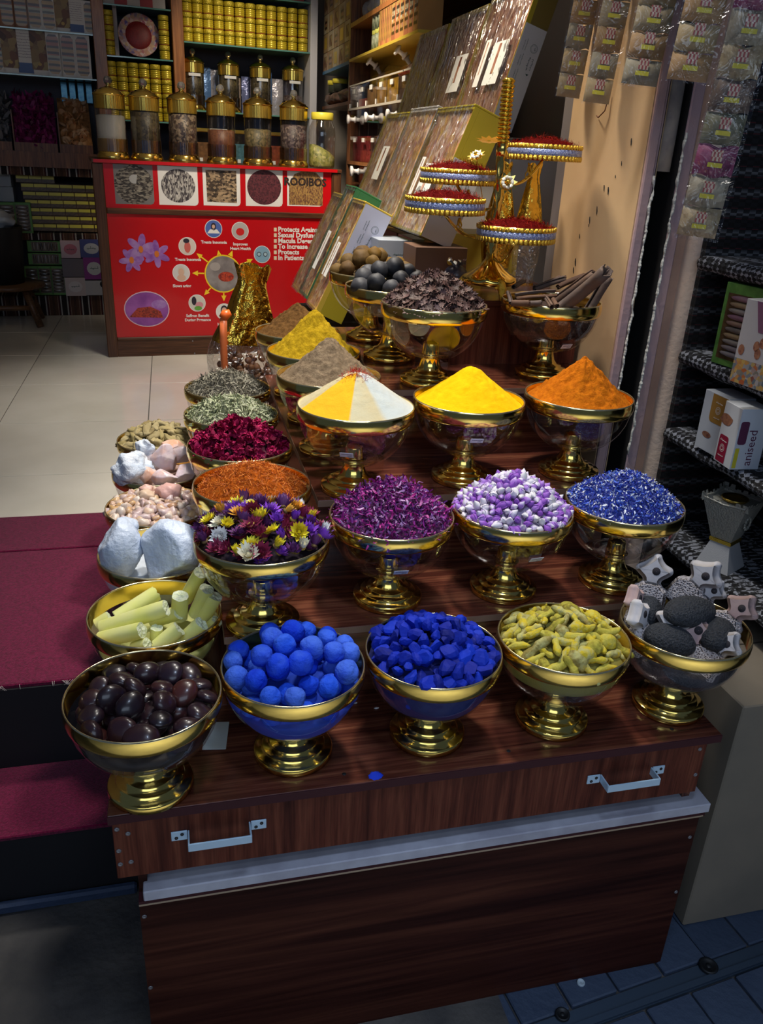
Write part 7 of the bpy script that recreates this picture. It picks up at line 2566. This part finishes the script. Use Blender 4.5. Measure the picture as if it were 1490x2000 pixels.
# sloping lids with white knobs
zl = rz_((706, 111))
lids = [683, 733, 787, 850]
for i in range(3):
    y1, y0 = ry((lids[i], 165)), ry((lids[i + 1], 150))
    d = (y1 - y0) / 2 - 0.003
    dz = zl - zb_ + 0.03
    t = MB().add([(0.0, -d, 0), (0.0, d, 0), (0.16, d, dz), (0.16, -d, dz)], [(0, 1, 2, 3)]).build('lid', matglass('lid_acrylic', (0.93, 0.90, 0.88), 0.10, 0.05), side, Vector((XR, (y0 + y1) / 2, zb_ + 0.002)) - side.location)
    MB().box(-0.002, 0.004, -d, d, 0, 0.008).build('lid_edge', mat('clear_rail', (0.55, 0.50, 0.42), 0.15), t)
    MB().lathe([(0.001, 0), (0.022, 0), (0.022, 0.006), (0.012, 0.012), (0.011, 0.035), (0.014, 0.042), (0.028, 0.046), (0.029, 0.054), (0.024, 0.058), (0.001, 0.059)], 24,
             M=Matrix.Translation((0.085, 0, dz * .55)) @ Matrix.Rotation(-math.radians(58), 4, 'Y')).build('knob', mat('white_knob', (0.68, 0.66, 0.66), 0.3), t)
    # goods seen under the lid
    c_ = ((0.50, 0.34, 0.03), (0.30, 0.03, 0.03), (0.32, 0.05, 0.03))[i]
    g = MB().box(0.10, 0.26, -d * .7, d * .7, -0.0, dz * .35, bev=0.02).build('goods_pack', mat('lid_goods_%d' % i, c_, 0.5, vary=tuple(k * .5 for k in c_), vscale=16), None, (XR, (y0 + y1) / 2, zb_ + 0.004))
    tag(g, ('yellow pack of strips', 'red pack with a white sheet', 'dark red pack')[i] + ' lying under the sloping bin lids', 'pack')
# lower bins
xs2 = [683, 700, 717, 736, 758, 782, 808]
for i in range(6):
    y1, y0 = ry((xs2[i], 280)), ry((xs2[i + 1], 280))
    if y0 < 4.14:
        continue
    t = thing('acrylic_bin', '%s acrylic bin from the back in the lower row' % ORD[i], 'spice bin', (XR, (y0 + y1) / 2, zc), (0, 0, 0), 'lower acrylic bins on the right wall')
    d = (y1 - y0) / 2 - 0.003
    hh = za - zc - 0.015
    MB().box(0.002, 0.005, -d, d, 0, hh).build('front_pane', M_PANE, t)
    c_ = ((0.20, 0.02, 0.03), (0.26, 0.03, 0.04), (0.10, 0.05, 0.04), (0.40, 0.22, 0.04), (0.2, 0.1, 0.1), (0.3, 0.2, 0.1))[i]
    MB().box(0.02, 0.30, -d + .004, d - .004, 0.002, hh * .5).build('spice', mat('lower_bin_%d' % i, c_, 0.6, vary=tuple(k * 2.0 for k in c_), vscale=22, bumps=(40, 1, .02)), t)
    MB().box(-0.001, 0.0015, -0.03, 0.03, hh * .38, hh * .46).build('name_strip', M_PAPER, t)
    if i % 2 == 0:
        MB().lathe([(0.001, 0), (0.02, 0), (0.011, 0.010), (0.011, 0.03), (0.026, 0.04), (0.026, 0.05), (0.001, 0.052)], 20, M=Matrix.Translation((0.002, 0, hh * .82)) @ Matrix.Rotation(-math.pi / 2, 4, 'Y')).build('knob', mat('white_knob', (0.68, 0.66, 0.66), 0.3), t)
t = thing('bin_knob_panel', 'clear panel with a white knob under the lower bins', 'panel', (XR, ry((700, 336)), zd - 0.2))
MB().box(0.0, 0.004, -0.3, 0.2, 0, zc - zd + 0.175).build('clear_panel', M_PANE, t)
MB().lathe([(0.001, 0), (0.02, 0), (0.012, 0.010), (0.012, 0.03), (0.03, 0.04), (0.03, 0.05), (0.001, 0.052)], 20, M=Matrix.Translation((-0.0005, 0, 0.26)) @ Matrix.Rotation(-math.pi / 2, 4, 'Y')).build('knob', mat('white_knob', (0.68, 0.66, 0.66), 0.3), t)
# boxes in a row on the shelf above the bins
rg = random.Random(8)
y = ry((737, 90))
i = 0
BXC = [(0.40, 0.20, 0.05), (0.46, 0.26, 0.08), (0.30, 0.10, 0.04), (0.50, 0.45, 0.36), (0.44, 0.16, 0.06), (0.52, 0.48, 0.42)]
while y > 4.26 and i < 14:
    w = 0.040 if i < 7 else 0.085
    h = 0.235
    y -= w
    t = thing('shelf_carton', '%s upright carton from the back on the shelf over the bins' % ORD[i], 'carton', (XR + 0.004, y + w / 2, z_mid - 0.0055), (0, 0, 0), 'cartons on the shelf over the bins')
    MB().box(0, 0.12, -w / 2 + .002, w / 2 - .002, 0, h, bev=0.0015).build('box_body', mat('row_carton_%d' % (i % 6), BXC[(i * 2) % 6], 0.5), t)
    if i >= 7:
        MB().add([(-0.0006, -w * .34, h * .12), (-0.0006, w * .34, h * .12), (-0.0006, w * .34, h * .92), (-0.0006, -w * .34, h * .92)], [(0, 3, 2, 1)]).build('window', M_SPW, t)
    else:
        MB().add([(-0.0006, -w * .3, h * .1), (-0.0006, w * .3, h * .1), (-0.0006, w * .3, h * .9), (-0.0006, -w * .3, h * .9)], [(0, 3, 2, 1)]).build('spine_print', mat('ochre_spine', (0.36, 0.20, 0.04), 0.5, vary=(0.14, 0.06, 0.03), vscale=30), t)
    i += 1
for r in range(2):
    for c in range(3):
        t = thing('small_jar', 'small green jar with yellow lid, %s from the back in the %s row' % (ORD[c], ('lower', 'upper')[r]), 'jar', (XR + 0.045, ry((737, 95)) + 0.05 + (2 - c) * 0.075, z_mid - 0.0055 + r * 0.105), (0, 0, 0), 'small jars on the shelf over the bins')
        MB().lathe([(0.001, 0), (0.034, 0), (0.034, 0.075), (0.03, 0.08)], 20).build('jar_body', mat('green_jar', (0.10, 0.14, 0.08), 0.25, vary=(0.36, 0.38, 0.28), vscale=30), t)
        MB().lathe([(0.032, 0.0805), (0.033, 0.082), (0.033, 0.1), (0.03, 0.103), (0.001, 0.103)], 20).build('lid', mat('lime_lid', (0.46, 0.46, 0.10), 0.4), t)
# blue white packages on top shelf
for i in range(5):
    o = link('silver_package', rock_mesh('silver_package', matrand('blue_white_film', [(0.28, 0.32, 0.42), (0.45, 0.48, 0.55), (0.16, 0.20, 0.34)], 0.25, 0.6, (20, .8, .02), 20, .8), 0.085, 3, 0.25, 60 + i, (0.8, 1.1, 0.75), 2), None, (XR + 0.12, yend - 0.1 - i * 0.16, z_top + 0.058))
    tag(o, '%s crinkled blue white package from the back on the top right shelf' % ORD[i], 'package', 'packages on the top right shelf')
# stacked cartons on the far side shelf
M_BXT = [mat('tan_carton', (0.36, 0.26, 0.14), 0.5, vary=(0.28, 0.18, 0.08), vscale=8), mat('cream_carton', (0.48, 0.44, 0.36), 0.5, vary=(0.38, 0.30, 0.16), vscale=8), mat('printed_carton', (0.42, 0.36, 0.24), 0.5, vary=(0.26, 0.12, 0.08), vscale=14)]
for c in range(5):
    y0 = yend + 0.06 + c * 0.20
    for r in range(5):
        h = 0.118
        t = thing('stacked_carton', '%s carton up in the %s stack beside the grey post' % (ORD[r], ORD[c]), 'carton', (XR + 0.01, y0 + 0.09, zsh + r * 0.12), (0, 0, 0), 'cartons stacked beside the grey post')
        MB().box(0, 0.16, -0.092, 0.092, 0, h, bev=0.002).build('box_body', M_BXT[(c * 2 + r) % 3], t)
        MB().add([(-0.0006, -.05, h * .2), (-0.0006, .05, h * .2), (-0.0006, .05, h * .8), (-0.0006, -.05, h * .8)], [(0, 3, 2, 1)]).build('front_label', (M_SPW, M_PIC, M_GOLDC)[(c + r) % 3], t)
for i in range(4):
    o = link('dark_pouch', rock_mesh('dark_pouch', mat('dark_pouch', (0.05, 0.035, 0.03), 0.35, vary=(0.20, 0.12, 0.10), vscale=20), 0.10, 3, 0.25, 20 + i, (1, 1.1, 0.45), 1.6), None, (XR + 0.10, yend + 0.15 + i * 0.24, zsh2 + 0.05))
    tag(o, '%s dark pouch lying on the lower far side shelf' % ORD[i], 'pouch', 'pouches on the lower far shelf')
for i in range(2):
    t = thing('small_jar', '%s small yellow-lidded jar among the dark pouches' % ORD[i], 'jar', (XR + 0.06, yend + 0.62 + i * 0.2, zsh2 + 0.085))
    MB().lathe([(0.001, 0), (0.05, 0), (0.05, 0.05)], 20).build('jar_body', mat('dark_green_jar', (0.06, 0.07, 0.05), 0.3), t)
    MB().lathe([(0.05, 0.0505), (0.054, 0.052), (0.054, 0.08), (0.001, 0.082)], 20).build('lid', mat('yellow_lid', (0.72, 0.62, 0.06), 0.4), t)
# tissue box
t = thing('tissue_box', 'white tissue box with a tissue pulled up beside the counter', 'tissue box', (1.245, 5.80, 0.64))
MB().box(-0.09, 0.09, -0.06, 0.06, 0, 0.15, bev=0.01).build('box_body', mat('white_card_box', (0.62, 0.62, 0.62), 0.5), t)
m_ = MB()
m_.add([(-.03, 0, .15), (.03, 0, .15), (.05, .01, .22), (.0, -.02, .27), (-.05, .0, .25), (-.02, .02, .2)], [(0, 1, 2, 5), (5, 2, 3, 4)])
m_.build('tissue', mat('white_tissue', (0.75, 0.75, 0.75), 0.8), t)
part(MB().box(XR, XR + 0.40, yend + 0.03, 6.75, 0.622, 0.639), 'wood_shelf', M_DWOOD, side)

# ------------------------------------------------------------------ strips of spice packets hanging by the jamb
M_FILM = matwrap('packet_film', 0.04, 12, 1.0)
M_YLB = mat('yellow_packet_label', (0.52, 0.46, 0.02), 0.5)
m, nt, b = _nodes('red_packet_print')
ck_ = nt.nodes.new('ShaderNodeTexChecker')
ck_.inputs['Scale'].default_value = 260
ck_.inputs[1].default_value = (0.30, 0.05, 0.05, 1)
ck_.inputs[2].default_value = (0.5, 0.40, 0.30, 1)
nt.links.new(coords(nt, 'Object', (1, 1, 0.4)), ck_.inputs[0])
nt.links.new(ck_.outputs[0], b.inputs['Base Color'])
M_RPR = m
PTAN = [mat('beige_powder_%d' % i, c_, 0.8, vary=tuple(k * .8 for k in c_), vscale=20) for i, c_ in enumerate(((0.34, 0.27, 0.16), (0.40, 0.30, 0.16), (0.30, 0.26, 0.18), (0.36, 0.22, 0.10)))]


def pack_mesh(w, h, d, sag):
    m_ = MB()
    nx, nz = 8, 6
    v = []
    for s in (-1, 1):
        for j in range(nz + 1):
            for i in range(nx + 1):
                x, z = w * (i / nx - .5), h * j / nz
                k = math.sin(math.pi * i / nx) ** .5 * math.sin(math.pi * j / nz) ** .5
                v.append((x, s * (0.001 + d * k), z + sag * math.sin(9 * i / nx) * 0.002))
    n = (nx + 1) * (nz + 1)
    f = []
    for s in (0, 1):
        for j in range(nz):
            for i in range(nx):
                q = (s * n + j * (nx + 1) + i, s * n + j * (nx + 1) + i + 1, s * n + (j + 1) * (nx + 1) + i + 1, s * n + (j + 1) * (nx + 1) + i)
                f.append(q if s == 0 else q[::-1])
    m_.add(v, f, 0, True)
    return m_


def strip(pxc, pyb, x, w, ph, n, label, kinds, lean=0.10, over=0):
    c = onX((pxc, pyb), x)
    rot = math.atan2(-c[0], c[1]) + 0.10
    t = thing('packet_strip', label, 'packet strip', (c[0], c[1], c[2]), (0, lean * 0.25, rot))
    me = {}
    for i in range(n):
        k = kinds[i % len(kinds)]
        o = pack_mesh(w, ph * .98, 0.014, i % 3).build('spice_packet', k, t, (0, 0, i * ph))
        MB().add([(-.015, -.0165, .018), (.015, -.0165, .018), (.015, -.0165, .027), (-.015, -.0165, .027)], [(0, 1, 2, 3)]).build('yellow_label', M_YLB, o)
        MB().add([(-.011, -.0163, .030), (.011, -.0163, .030), (.011, -.0163, .052), (-.011, -.0163, .052)], [(0, 1, 2, 3)]).build('red_print', M_RPR, o)
    wm = MB()
    v = []
    nz_ = n * 6
    for j in range(nz_ + 1):
        for i in range(7):
            v.append(((w + .012) * (i / 6 - .5), -0.021 + 0.004 * mnoise.noise(Vector((i * 1.1, j * .5, pxc))), n * ph * j / nz_ - 0.006))
    wm.add(v, [(j * 7 + i, j * 7 + i + 1, (j + 1) * 7 + i + 1, (j + 1) * 7 + i) for j in range(nz_) for i in range(6)], 0, True)
    wm.build('film_sleeve', M_FILM, t)
    return t


strip(1108, 190, 1.075, 0.064, 0.058, 10, 'hanging strip of beige spice packets furthest into the shop', PTAN, 0.3)
strip(1163, 201, 1.070, 0.066, 0.056, 10, 'longest hanging strip of beige spice packets, second into the lane', PTAN[1:] + PTAN[:1], 0.3)
strip(1247, 166, 1.065, 0.080, 0.052, 10, 'hanging strip of beige spice packets in front of the jamb edge', PTAN[2:] + PTAN[:2], 0.3)
strip(1340, 158, 1.075, 0.082, 0.052, 10, 'hanging strip of orange beige packets over the black slot', [PTAN[3], PTAN[1], PTAN[3], PTAN[0]], 0.3)
M_MIXP = [matleaf('pale_root_pack', [(0.36, 0.28, 0.16), (0.22, 0.16, 0.09), (0.45, 0.38, 0.24)], 90), matleaf('pale_chip_pack', [(0.34, 0.30, 0.22), (0.2, 0.17, 0.12), (0.42, 0.38, 0.28)], 70), matleaf('magenta_pack', [(0.18, 0.03, 0.09), (0.26, 0.06, 0.13), (0.12, 0.02, 0.06)], 80),
          matleaf('green_herb_pack', [(0.16, 0.15, 0.09), (0.10, 0.10, 0.06), (0.24, 0.22, 0.15)], 80), matleaf('brown_herb_pack', [(0.16, 0.11, 0.08), (0.08, 0.06, 0.05), (0.22, 0.16, 0.12)], 70)]
strip(1358, 462, 1.13, 0.082, 0.062, 9, 'hanging strip of mixed herb packets with a magenta one beside the cloth-covered shelves', M_MIXP, 0.25)
# rod the strips hang from
tag(MB().tube([(1.07, 1.45, 1.905), (1.07, 2.36, 1.905)], 0.008, 10).build('hanging_rod', M_DARK), 'dark rod above carrying the hanging packet strips', 'rod')
# rope-tied wire hook
p = onX((1165, 226), 1.115)
tag(MB().tube([(p[0], p[1], p[2]), (p[0] - .01, p[1] - .03, p[2] - .006), (p[0] - .004, p[1] - .05, p[2] + .01), (p[0], p[1] - .055, p[2] + .05)], 0.0015, 6).build('wire_hook', mat('rusty_wire', (0.14, 0.05, 0.03), 0.6, .5)), 'thin rusty wire hook on the tan wall under the strips', 'hook')

# ------------------------------------------------------------------ cloth-covered shelves at right
m, nt, b = _nodes('black_white_woven_cloth')
v = coords(nt, 'Object', (1, 1, 1))
sx = nt.nodes.new('ShaderNodeSeparateXYZ')
nt.links.new(v, sx.inputs[0])
ck1 = nt.nodes.new('ShaderNodeTexChecker')
ck1.inputs['Scale'].default_value = 55
nt.links.new(coords(nt, 'Object', (1, 1, 1.6), (math.radians(45), 0, 0)), ck1.inputs[0])
wv = nt.nodes.new('ShaderNodeTexWave')
wv.wave_type = 'BANDS'
wv.bands_direction = 'Z'
wv.inputs['Scale'].default_value = 6.5
wv.inputs['Distortion'].default_value = 0.3
nt.links.new(v, wv.inputs['Vector'])
wn = nt.nodes.new('ShaderNodeTexNoise')
wn.inputs['Scale'].default_value = 9
nt.links.new(coords(nt, 'Object', (0.2, 0.2, 4)), wn.inputs['Vector'])
band = ramp(nt, [(0.0, (0.006, 0.006, 0.008)), (0.42, (0.006, 0.006, 0.008)), (0.5, (0.10, 0.008, 0.014)), (0.58, (0.008, 0.008, 0.01)), (0.90, (0.06, 0.065, 0.075)), (1.0, (0.11, 0.115, 0.125))], wv.outputs[0])
mx = nt.nodes.new('ShaderNodeMixRGB')
mx.blend_type = 'MULTIPLY'
mx.inputs[0].default_value = 0.9
c2 = nt.nodes.new('ShaderNodeMixRGB')
nt.links.new(ck1.outputs[1], c2.inputs[0])
c2.inputs[1].default_value = (1, 1, 1, 1)
c2.inputs[2].default_value = (0.06, 0.06, 0.07, 1)
nt.links.new(band.outputs[0], mx.inputs[1])
nt.links.new(c2.outputs[0], mx.inputs[2])
nt.links.new(mx.outputs[0], b.inputs['Base Color'])
b.inputs['Roughness'].default_value = 0.95
nt.links.new(bump(nt, noise(nt, v, 400, 2), 0.4, 0.002), b.inputs['Normal'])
M_KBW = m
m, nt, b = _nodes('patterned_shelf_edge')
ck1 = nt.nodes.new('ShaderNodeTexChecker')
ck1.inputs['Scale'].default_value = 120
nt.links.new(coords(nt, 'Object', (0.2, 0.62, 1.1), (math.radians(45), 0, 0)), ck1.inputs[0])
nz = noise(nt, coords(nt), 55, 2, 0.5, 1.0)
r = ramp(nt, [(0.44, (0.0, 0.0, 0.0)), (0.52, (1, 1, 1))], nz)
mx = nt.nodes.new('ShaderNodeMixRGB')
mx.blend_type = 'MULTIPLY'
mx.inputs[0].default_value = 0.92
c2 = nt.nodes.new('ShaderNodeMixRGB')
nt.links.new(ck1.outputs[1], c2.inputs[0])
c2.inputs[1].default_value = (0.26, 0.28, 0.33, 1)
c2.inputs[2].default_value = (0.008, 0.008, 0.012, 1)
nt.links.new(c2.outputs[0], mx.inputs[1])
nt.links.new(r.outputs[0], mx.inputs[2])
nt.links.new(mx.outputs[0], b.inputs['Base Color'])
b.inputs['Roughness'].default_value = 0.95
M_EDG = m
XS = 1.30
cs = thing('cloth_shelving', 'shelves covered in black and white woven cloth at the right edge', 'shelving', (XS, 1.6, ZS))
part(MB().box(XS + 0.32, XS + 0.34, 0.9, 1.92, ZS, 2.3), 'back_cloth', M_KBW, cs)
part(MB().box(XS + 0.015, XS + 0.34, 1.895, 1.92, ZS, 2.3), 'side_cloth', M_KBW, cs)
for z, tilt in ((0.60, 0), (0.385, 0), (0.095, 0), (0.84, 0)):
    m_ = MB()
    prof = []
    m_.box(XS + 0.012, XS + 0.32, 0.9, 1.893, z - 0.035, z, bev=0.004)
    m_.tube([(XS + 0.012, 0.9 + k * 0.045, z - 0.018 + 0.003 * math.sin(k * 1.3)) for k in range(23)], 0.019, 10)
    part(m_, 'cloth_shelf', M_EDG, cs)
# tea cartons on the middle shelf
M_TEA = mat('pale_blue_white_carton', (0.50, 0.54, 0.60), 0.45)
M_OCH = mat('ochre_panel', (0.36, 0.19, 0.04), 0.45)
M_CRM = mat('crimson_panel', (0.22, 0.008, 0.035), 0.45)
M_PLM = mat('plum_panel', (0.09, 0.02, 0.06), 0.45)
M_SEEDP = matleaf('seed_print', [(0.20, 0.08, 0.05), (0.30, 0.14, 0.08), (0.14, 0.05, 0.04)], 160)


def roundrect(x0, x1, y0, y1, r, corners=(1, 1, 1, 1)):
    out = []
    for (cx, cy, a0, on) in ((x1 - r, y0 + r, -90, corners[0]), (x1 - r, y1 - r, 0, corners[1]), (x0 + r, y1 - r, 90, corners[2]), (x0 + r, y0 + r, 180, corners[3])):
        if on:
            out += [(cx + r * math.cos(math.radians(a0 + k * 22.5)), cy + r * math.sin(math.radians(a0 + k * 22.5))) for k in range(5)]
        else:
            out.append((cx + r * (1 if a0 in (-90, 0) else -1), cy + r * (1 if a0 in (0, 90) else -1)))
    return out


def teabox(pxl, pxr, pzt, label, panel, rz, text=None, dy=0.0):
    a, c = Vector(onZ(pxl, 0.388)), Vector(onZ(pxr, 0.388))
    w = (c - a).length
    h = 0.150
    rot = math.atan2(c.y - a.y, c.x - a.x)
    t = thing('tea_carton', label, 'tea box', (a.x, a.y, 0.386), (0, 0, rot))
    MB().box(0, w, 0, 0.075, 0, h, bev=0.001).build('box_body', M_TEA, t)
    pl = roundrect(w * .10, w * .62, 0.004, h * .47, w * .10, (0, 1, 1, 0)) if panel is M_CRM else roundrect(w * .35, w * .98, h * .52, h - .002, w * .12, (1, 0, 0, 1))
    o = MB().add([(x, -0.0006, z) for x, z in pl], [tuple(range(len(pl)))]).build('colour_panel', panel, t)
    q, tmp = MB(), MB()
    cx = w * .36 if panel is M_CRM else w * .66
    cz = h * .26 if panel is M_CRM else h * .74
    ring(tmp, cx, cz, 0.0085, 0.0095)
    ring(tmp, cx, cz, 0.0045, 0.0058, 0, 12)
    strokes(tmp, cx - .014, cz + .018, 0.028, 0.005, 3, 6)
    strokes(tmp, cx - .012, cz - .020, 0.024, 0.004, 4, 6)
    q.add(tmp.v, tmp.f, 0, False, basis((0, -0.0010, 0), (1, 0, 0), (0, 0, 1)))
    q.build('white_print', M_WPR, o)['kind'] = 'stuff'
    pl = [(w * .25 + .026 * math.cos(k * .5) * (1 + .2 * math.sin(k * 2)), h * .72 + .014 * math.sin(k * .5)) for k in range(12)] if panel is M_CRM else [(w * .40 + .018 * math.cos(k * .5), h * .28 + .008 * math.sin(k * .5)) for k in range(12)]
    MB().add([(x, -0.0006, z) for x, z in pl], [tuple(range(12))]).build('seed_print', M_SEEDP, t)
    return t, w, h


teabox((1356, 868), (1400, 893), 0, 'pale tea carton with an ochre panel behind the aniseed carton', M_OCH, 0)
t, w, h = teabox((1393, 895), (1424, 916), 0, 'pale aniseed tea carton with a crimson panel', M_CRM, 0)
# right-hand face of the aniseed carton
Mr = basis((w + 0.0006, 0.0, 0), (0, 1, 0), (0, 0, 1))
q = MB().add([(x, y, 0) for x, y in roundrect(0.004, 0.026, h * .42, h * .80, 0.006)], [tuple(range(20))], 0, False, Mr)
q.build('plum_panel', M_PLM, t)
q = MB().add([(0.004, 0.004, 0), (0.014, 0.004, 0), (0.014, h * .36, 0), (0.004, h * .36, 0)], [(0, 1, 2, 3)], 0, False, Mr)
q.build('yellow_strip', M_YLB, t)
tm = text_mesh('aniseed', 0.030, M_PLM, 'LEFT')
link('lettering', tm, t, (w + 0.0008, 0.050, 0.010), (Matrix.Rotation(math.pi / 2, 4, 'Z') @ Matrix.Rotation(math.pi / 2, 4, 'X') @ Matrix.Rotation(math.pi / 2, 4, 'Z')).to_euler())
# green windowed box with sachets and photo carton on the shelf above
a, c = Vector(onZ((1388, 705), 0.602)), Vector(onZ((1440, 722), 0.602))
rot = math.atan2(c.y - a.y, c.x - a.x)
w = (c - a).length
t = thing('green_window_box', 'green box with a window of herb sachets on the upper cloth shelf', 'gift box', (a.x, a.y, 0.6005), (0, 0, rot))
h = 0.195
MB().box(0, w * 1.4, 0, 0.05, 0, h, bev=0.001).build('box_body', mat('leafy_green_card', (0.05, 0.16, 0.03), 0.5, vary=(0.12, 0.30, 0.06), vscale=30), t)
MB().add([(w * .14, -0.0006, h * .08), (w * 1.3, -0.0006, h * .08), (w * 1.3, -0.0006, h * .88), (w * .14, -0.0006, h * .88)], [(0, 1, 2, 3)]).build('window', M_DATD, t)
for k in range(10):
    MB().ball(0.5, 10, 6, M=Matrix.Translation((w * .7, -0.001, h * .12 + h * .75 * (k + .5) / 10)) @ Matrix.Diagonal((w * .95, 0.016, h * .07, 1))).build('sachet', matrand('herb_sachet', [(0.10, 0.09, 0.09), (0.26, 0.24, 0.22), (0.16, 0.15, 0.20), (0.30, 0.22, 0.12), (0.20, 0.08, 0.20)], 0.25, 0.6, nmix=0.2), t)
a = Vector(onZ((1424, 742), 0.602))
t = thing('photo_carton', 'carton with a brown and white spice photograph at the right frame edge', 'carton', (a.x, a.y, 0.6005), (0, 0, rot))
MB().box(0, 0.10, 0, 0.05, 0, 0.185, bev=0.001).build('box_body', mat('white_photo_card', (0.34, 0.34, 0.36), 0.5), t)
MB().add([(0.001, -0.0006, 0.001), (0.099, -0.0006, 0.001), (0.099, -0.0006, 0.055), (0.001, -0.0006, 0.055)], [(0, 1, 2, 3)]).build('photo_print', matleaf('market_photo', [(0.30, 0.06, 0.02), (0.40, 0.28, 0.08), (0.06, 0.10, 0.14), (0.30, 0.30, 0.30), (0.16, 0.03, 0.02)], 110), t)
MB().add([(0.05, -0.0006, 0.12), (0.099, -0.0006, 0.12), (0.099, -0.0006, 0.184), (0.03, -0.0006, 0.184)], [(0, 1, 2, 3)]).build('mauve_panel', mat('mauve_panel', (0.14, 0.06, 0.12), 0.5), t)
for k, (x, z) in enumerate(((0.055, 0.09), (0.07, 0.10), (0.062, 0.075), (0.015, 0.075))):
    MB().add([(x + 0.009 * math.cos(i * .6), -0.0006, z + 0.012 * math.sin(i * .6)) for i in range(10)], [tuple(range(10))]).build('spice_print', M_SEEDP, t)

# incense burner
M_SIL = mat('hammered_silver', (0.40, 0.40, 0.36), 0.4, 0.3, bumps=(220, 0.9, 0.004))
M_GLIT = mat('pale_glitter_panel', (0.45, 0.46, 0.48), 0.5, 0.15, bumps=(600, 0.5, 0.002))
p = onZ((1405, 1112), 0.098)
ib = thing('incense_burner', 'silver square incense burner with flared scalloped top on the cloth shelf', 'incense burner', (p[0] + 0.02, p[1] + 0.03, 0.0955), (0, 0, math.radians(28)))


def frus(s0, z0, s1, z1, mb):
    v = []
    for s, z in ((s0, z0), (s1, z1)):
        v += [(-s, -s, z), (s, -s, z), (s, s, z), (-s, s, z)]
    mb.add(v, [(0, 1, 5, 4), (1, 2, 6, 5), (2, 3, 7, 6), (3, 0, 4, 7), (0, 3, 2, 1), (4, 5, 6, 7)])
    return mb


frus(0.046, 0, 0.026, 0.070, MB()).build('base', M_GLIT, ib)
frus(0.029, 0.0705, 0.029, 0.080, MB()).build('waist_band', M_LACE, ib)
frus(0.027, 0.0805, 0.054, 0.180, MB()).build('flared_cup', M_SIL, ib)
rm = MB()
for s in range(4):
    q4 = Quaternion((0, 0, 1), s * math.pi / 2)
    for k in range(7):
        u = -1 + 2 * k / 6
        h = 0.014 * (1 + abs(u) ** 2 * 1.0) * (0.75 + .25 * (k % 2))
        pts_ = [(u - .17, 0), (u + .17, 0), (u + .1, h), (u - .1, h)]
        rm.add([tuple(q4 @ Vector((x * 0.054, -0.054 - z * .3, 0.180 + z))) for x, z in pts_], [(0, 1, 2, 3)])
    rm.tube([tuple(q4 @ Vector((u * 0.054, -0.0555, 0.184 + 0.006 * abs(u)))) for u in [-1 + k / 5 for k in range(11)]], 0.003, 6)
rm.build('scalloped_rim', M_SIL, ib)
MB().lathe([(0.001, 0.183), (0.028, 0.183), (0.034, 0.190), (0.030, 0.192), (0.024, 0.186), (0.001, 0.185)], 28).build('burning_dish', M_GOLDR, ib)
wr_ = MB()
for k in range(12):
    a = 6.283 * k / 12
    wr_.ball(0.005, 7, 5, M=Matrix.Translation((0.015 * math.cos(a), -0.046, 0.135 + 0.015 * math.sin(a))), sq=(1, .6, 1))
wr_.build('wreath_emblem', M_SIL, ib)['kind'] = 'stuff'

# cardboard box
M_CARD = mat('brown_cardboard', (0.20, 0.17, 0.13), 0.85, vary=(0.16, 0.14, 0.11), vscale=5)
cb = thing('cardboard_carton', 'large cardboard carton with red stencilled writing below the cloth shelves', 'carton', (1.35, 1.183, ZS))
ztop = -0.005
part(MB().box(1.135, 1.60, 1.183, 1.62, ZS, ztop, bev=0.003), 'carton_body', M_CARD, cb)
part(MB().box(1.136, 1.60, 1.40, 1.404, ztop, ztop + 0.0015), 'flap_seam', mat('dark_seam', (0.05, 0.04, 0.03), 0.9), cb)
a, c = Vector(onZ((1395, 1120), ztop + .001)), Vector(onZ((1440, 1215), ztop + .001))
M = basis((a + c) / 2, (c - a).normalized(), Vector((0.7, 0.7, 0)))
part(MB().box(-0.10, 0.075, -0.008, 0.008, 0, 0.0012, M=Matrix.Translation(Vector((1.16, 1.46, ztop))) @ Matrix.Rotation(math.radians(-60), 4, 'Z')), 'red_tape', mat('red_tape', (0.28, 0.01, 0.03), 0.4), cb)
a, c = Vector(onZ((1442, 1196), ztop)), Vector(onZ((1490, 1180), ztop))
rot = math.atan2(c.y - a.y, c.x - a.x)
tm = link('lettering', text_mesh('JAR - 25', 0.036, mat('red_ink', (0.32, 0.015, 0.03), 0.7), 'LEFT', 0.0006), cb)
tm.matrix_parent_inverse = Matrix.Translation(cb.location).inverted()
tm.location = (a.x, a.y, ztop + 0.0012)
tm.rotation_euler = (0, 0, rot)
a = Vector(onZ((1300, 1085), 0.03))
tag(MB().box(-0.03, 0.03, -0.05, 0.05, 0, 0.002).build('loose_flap', mat('pale_card_flap', (0.42, 0.42, 0.38), 0.7), None, (1.06, 1.56, 0.02), (0.5, 0.3, 0.5)), 'pale loose card flap between the cornflower bowl and the cardboard carton', 'card')
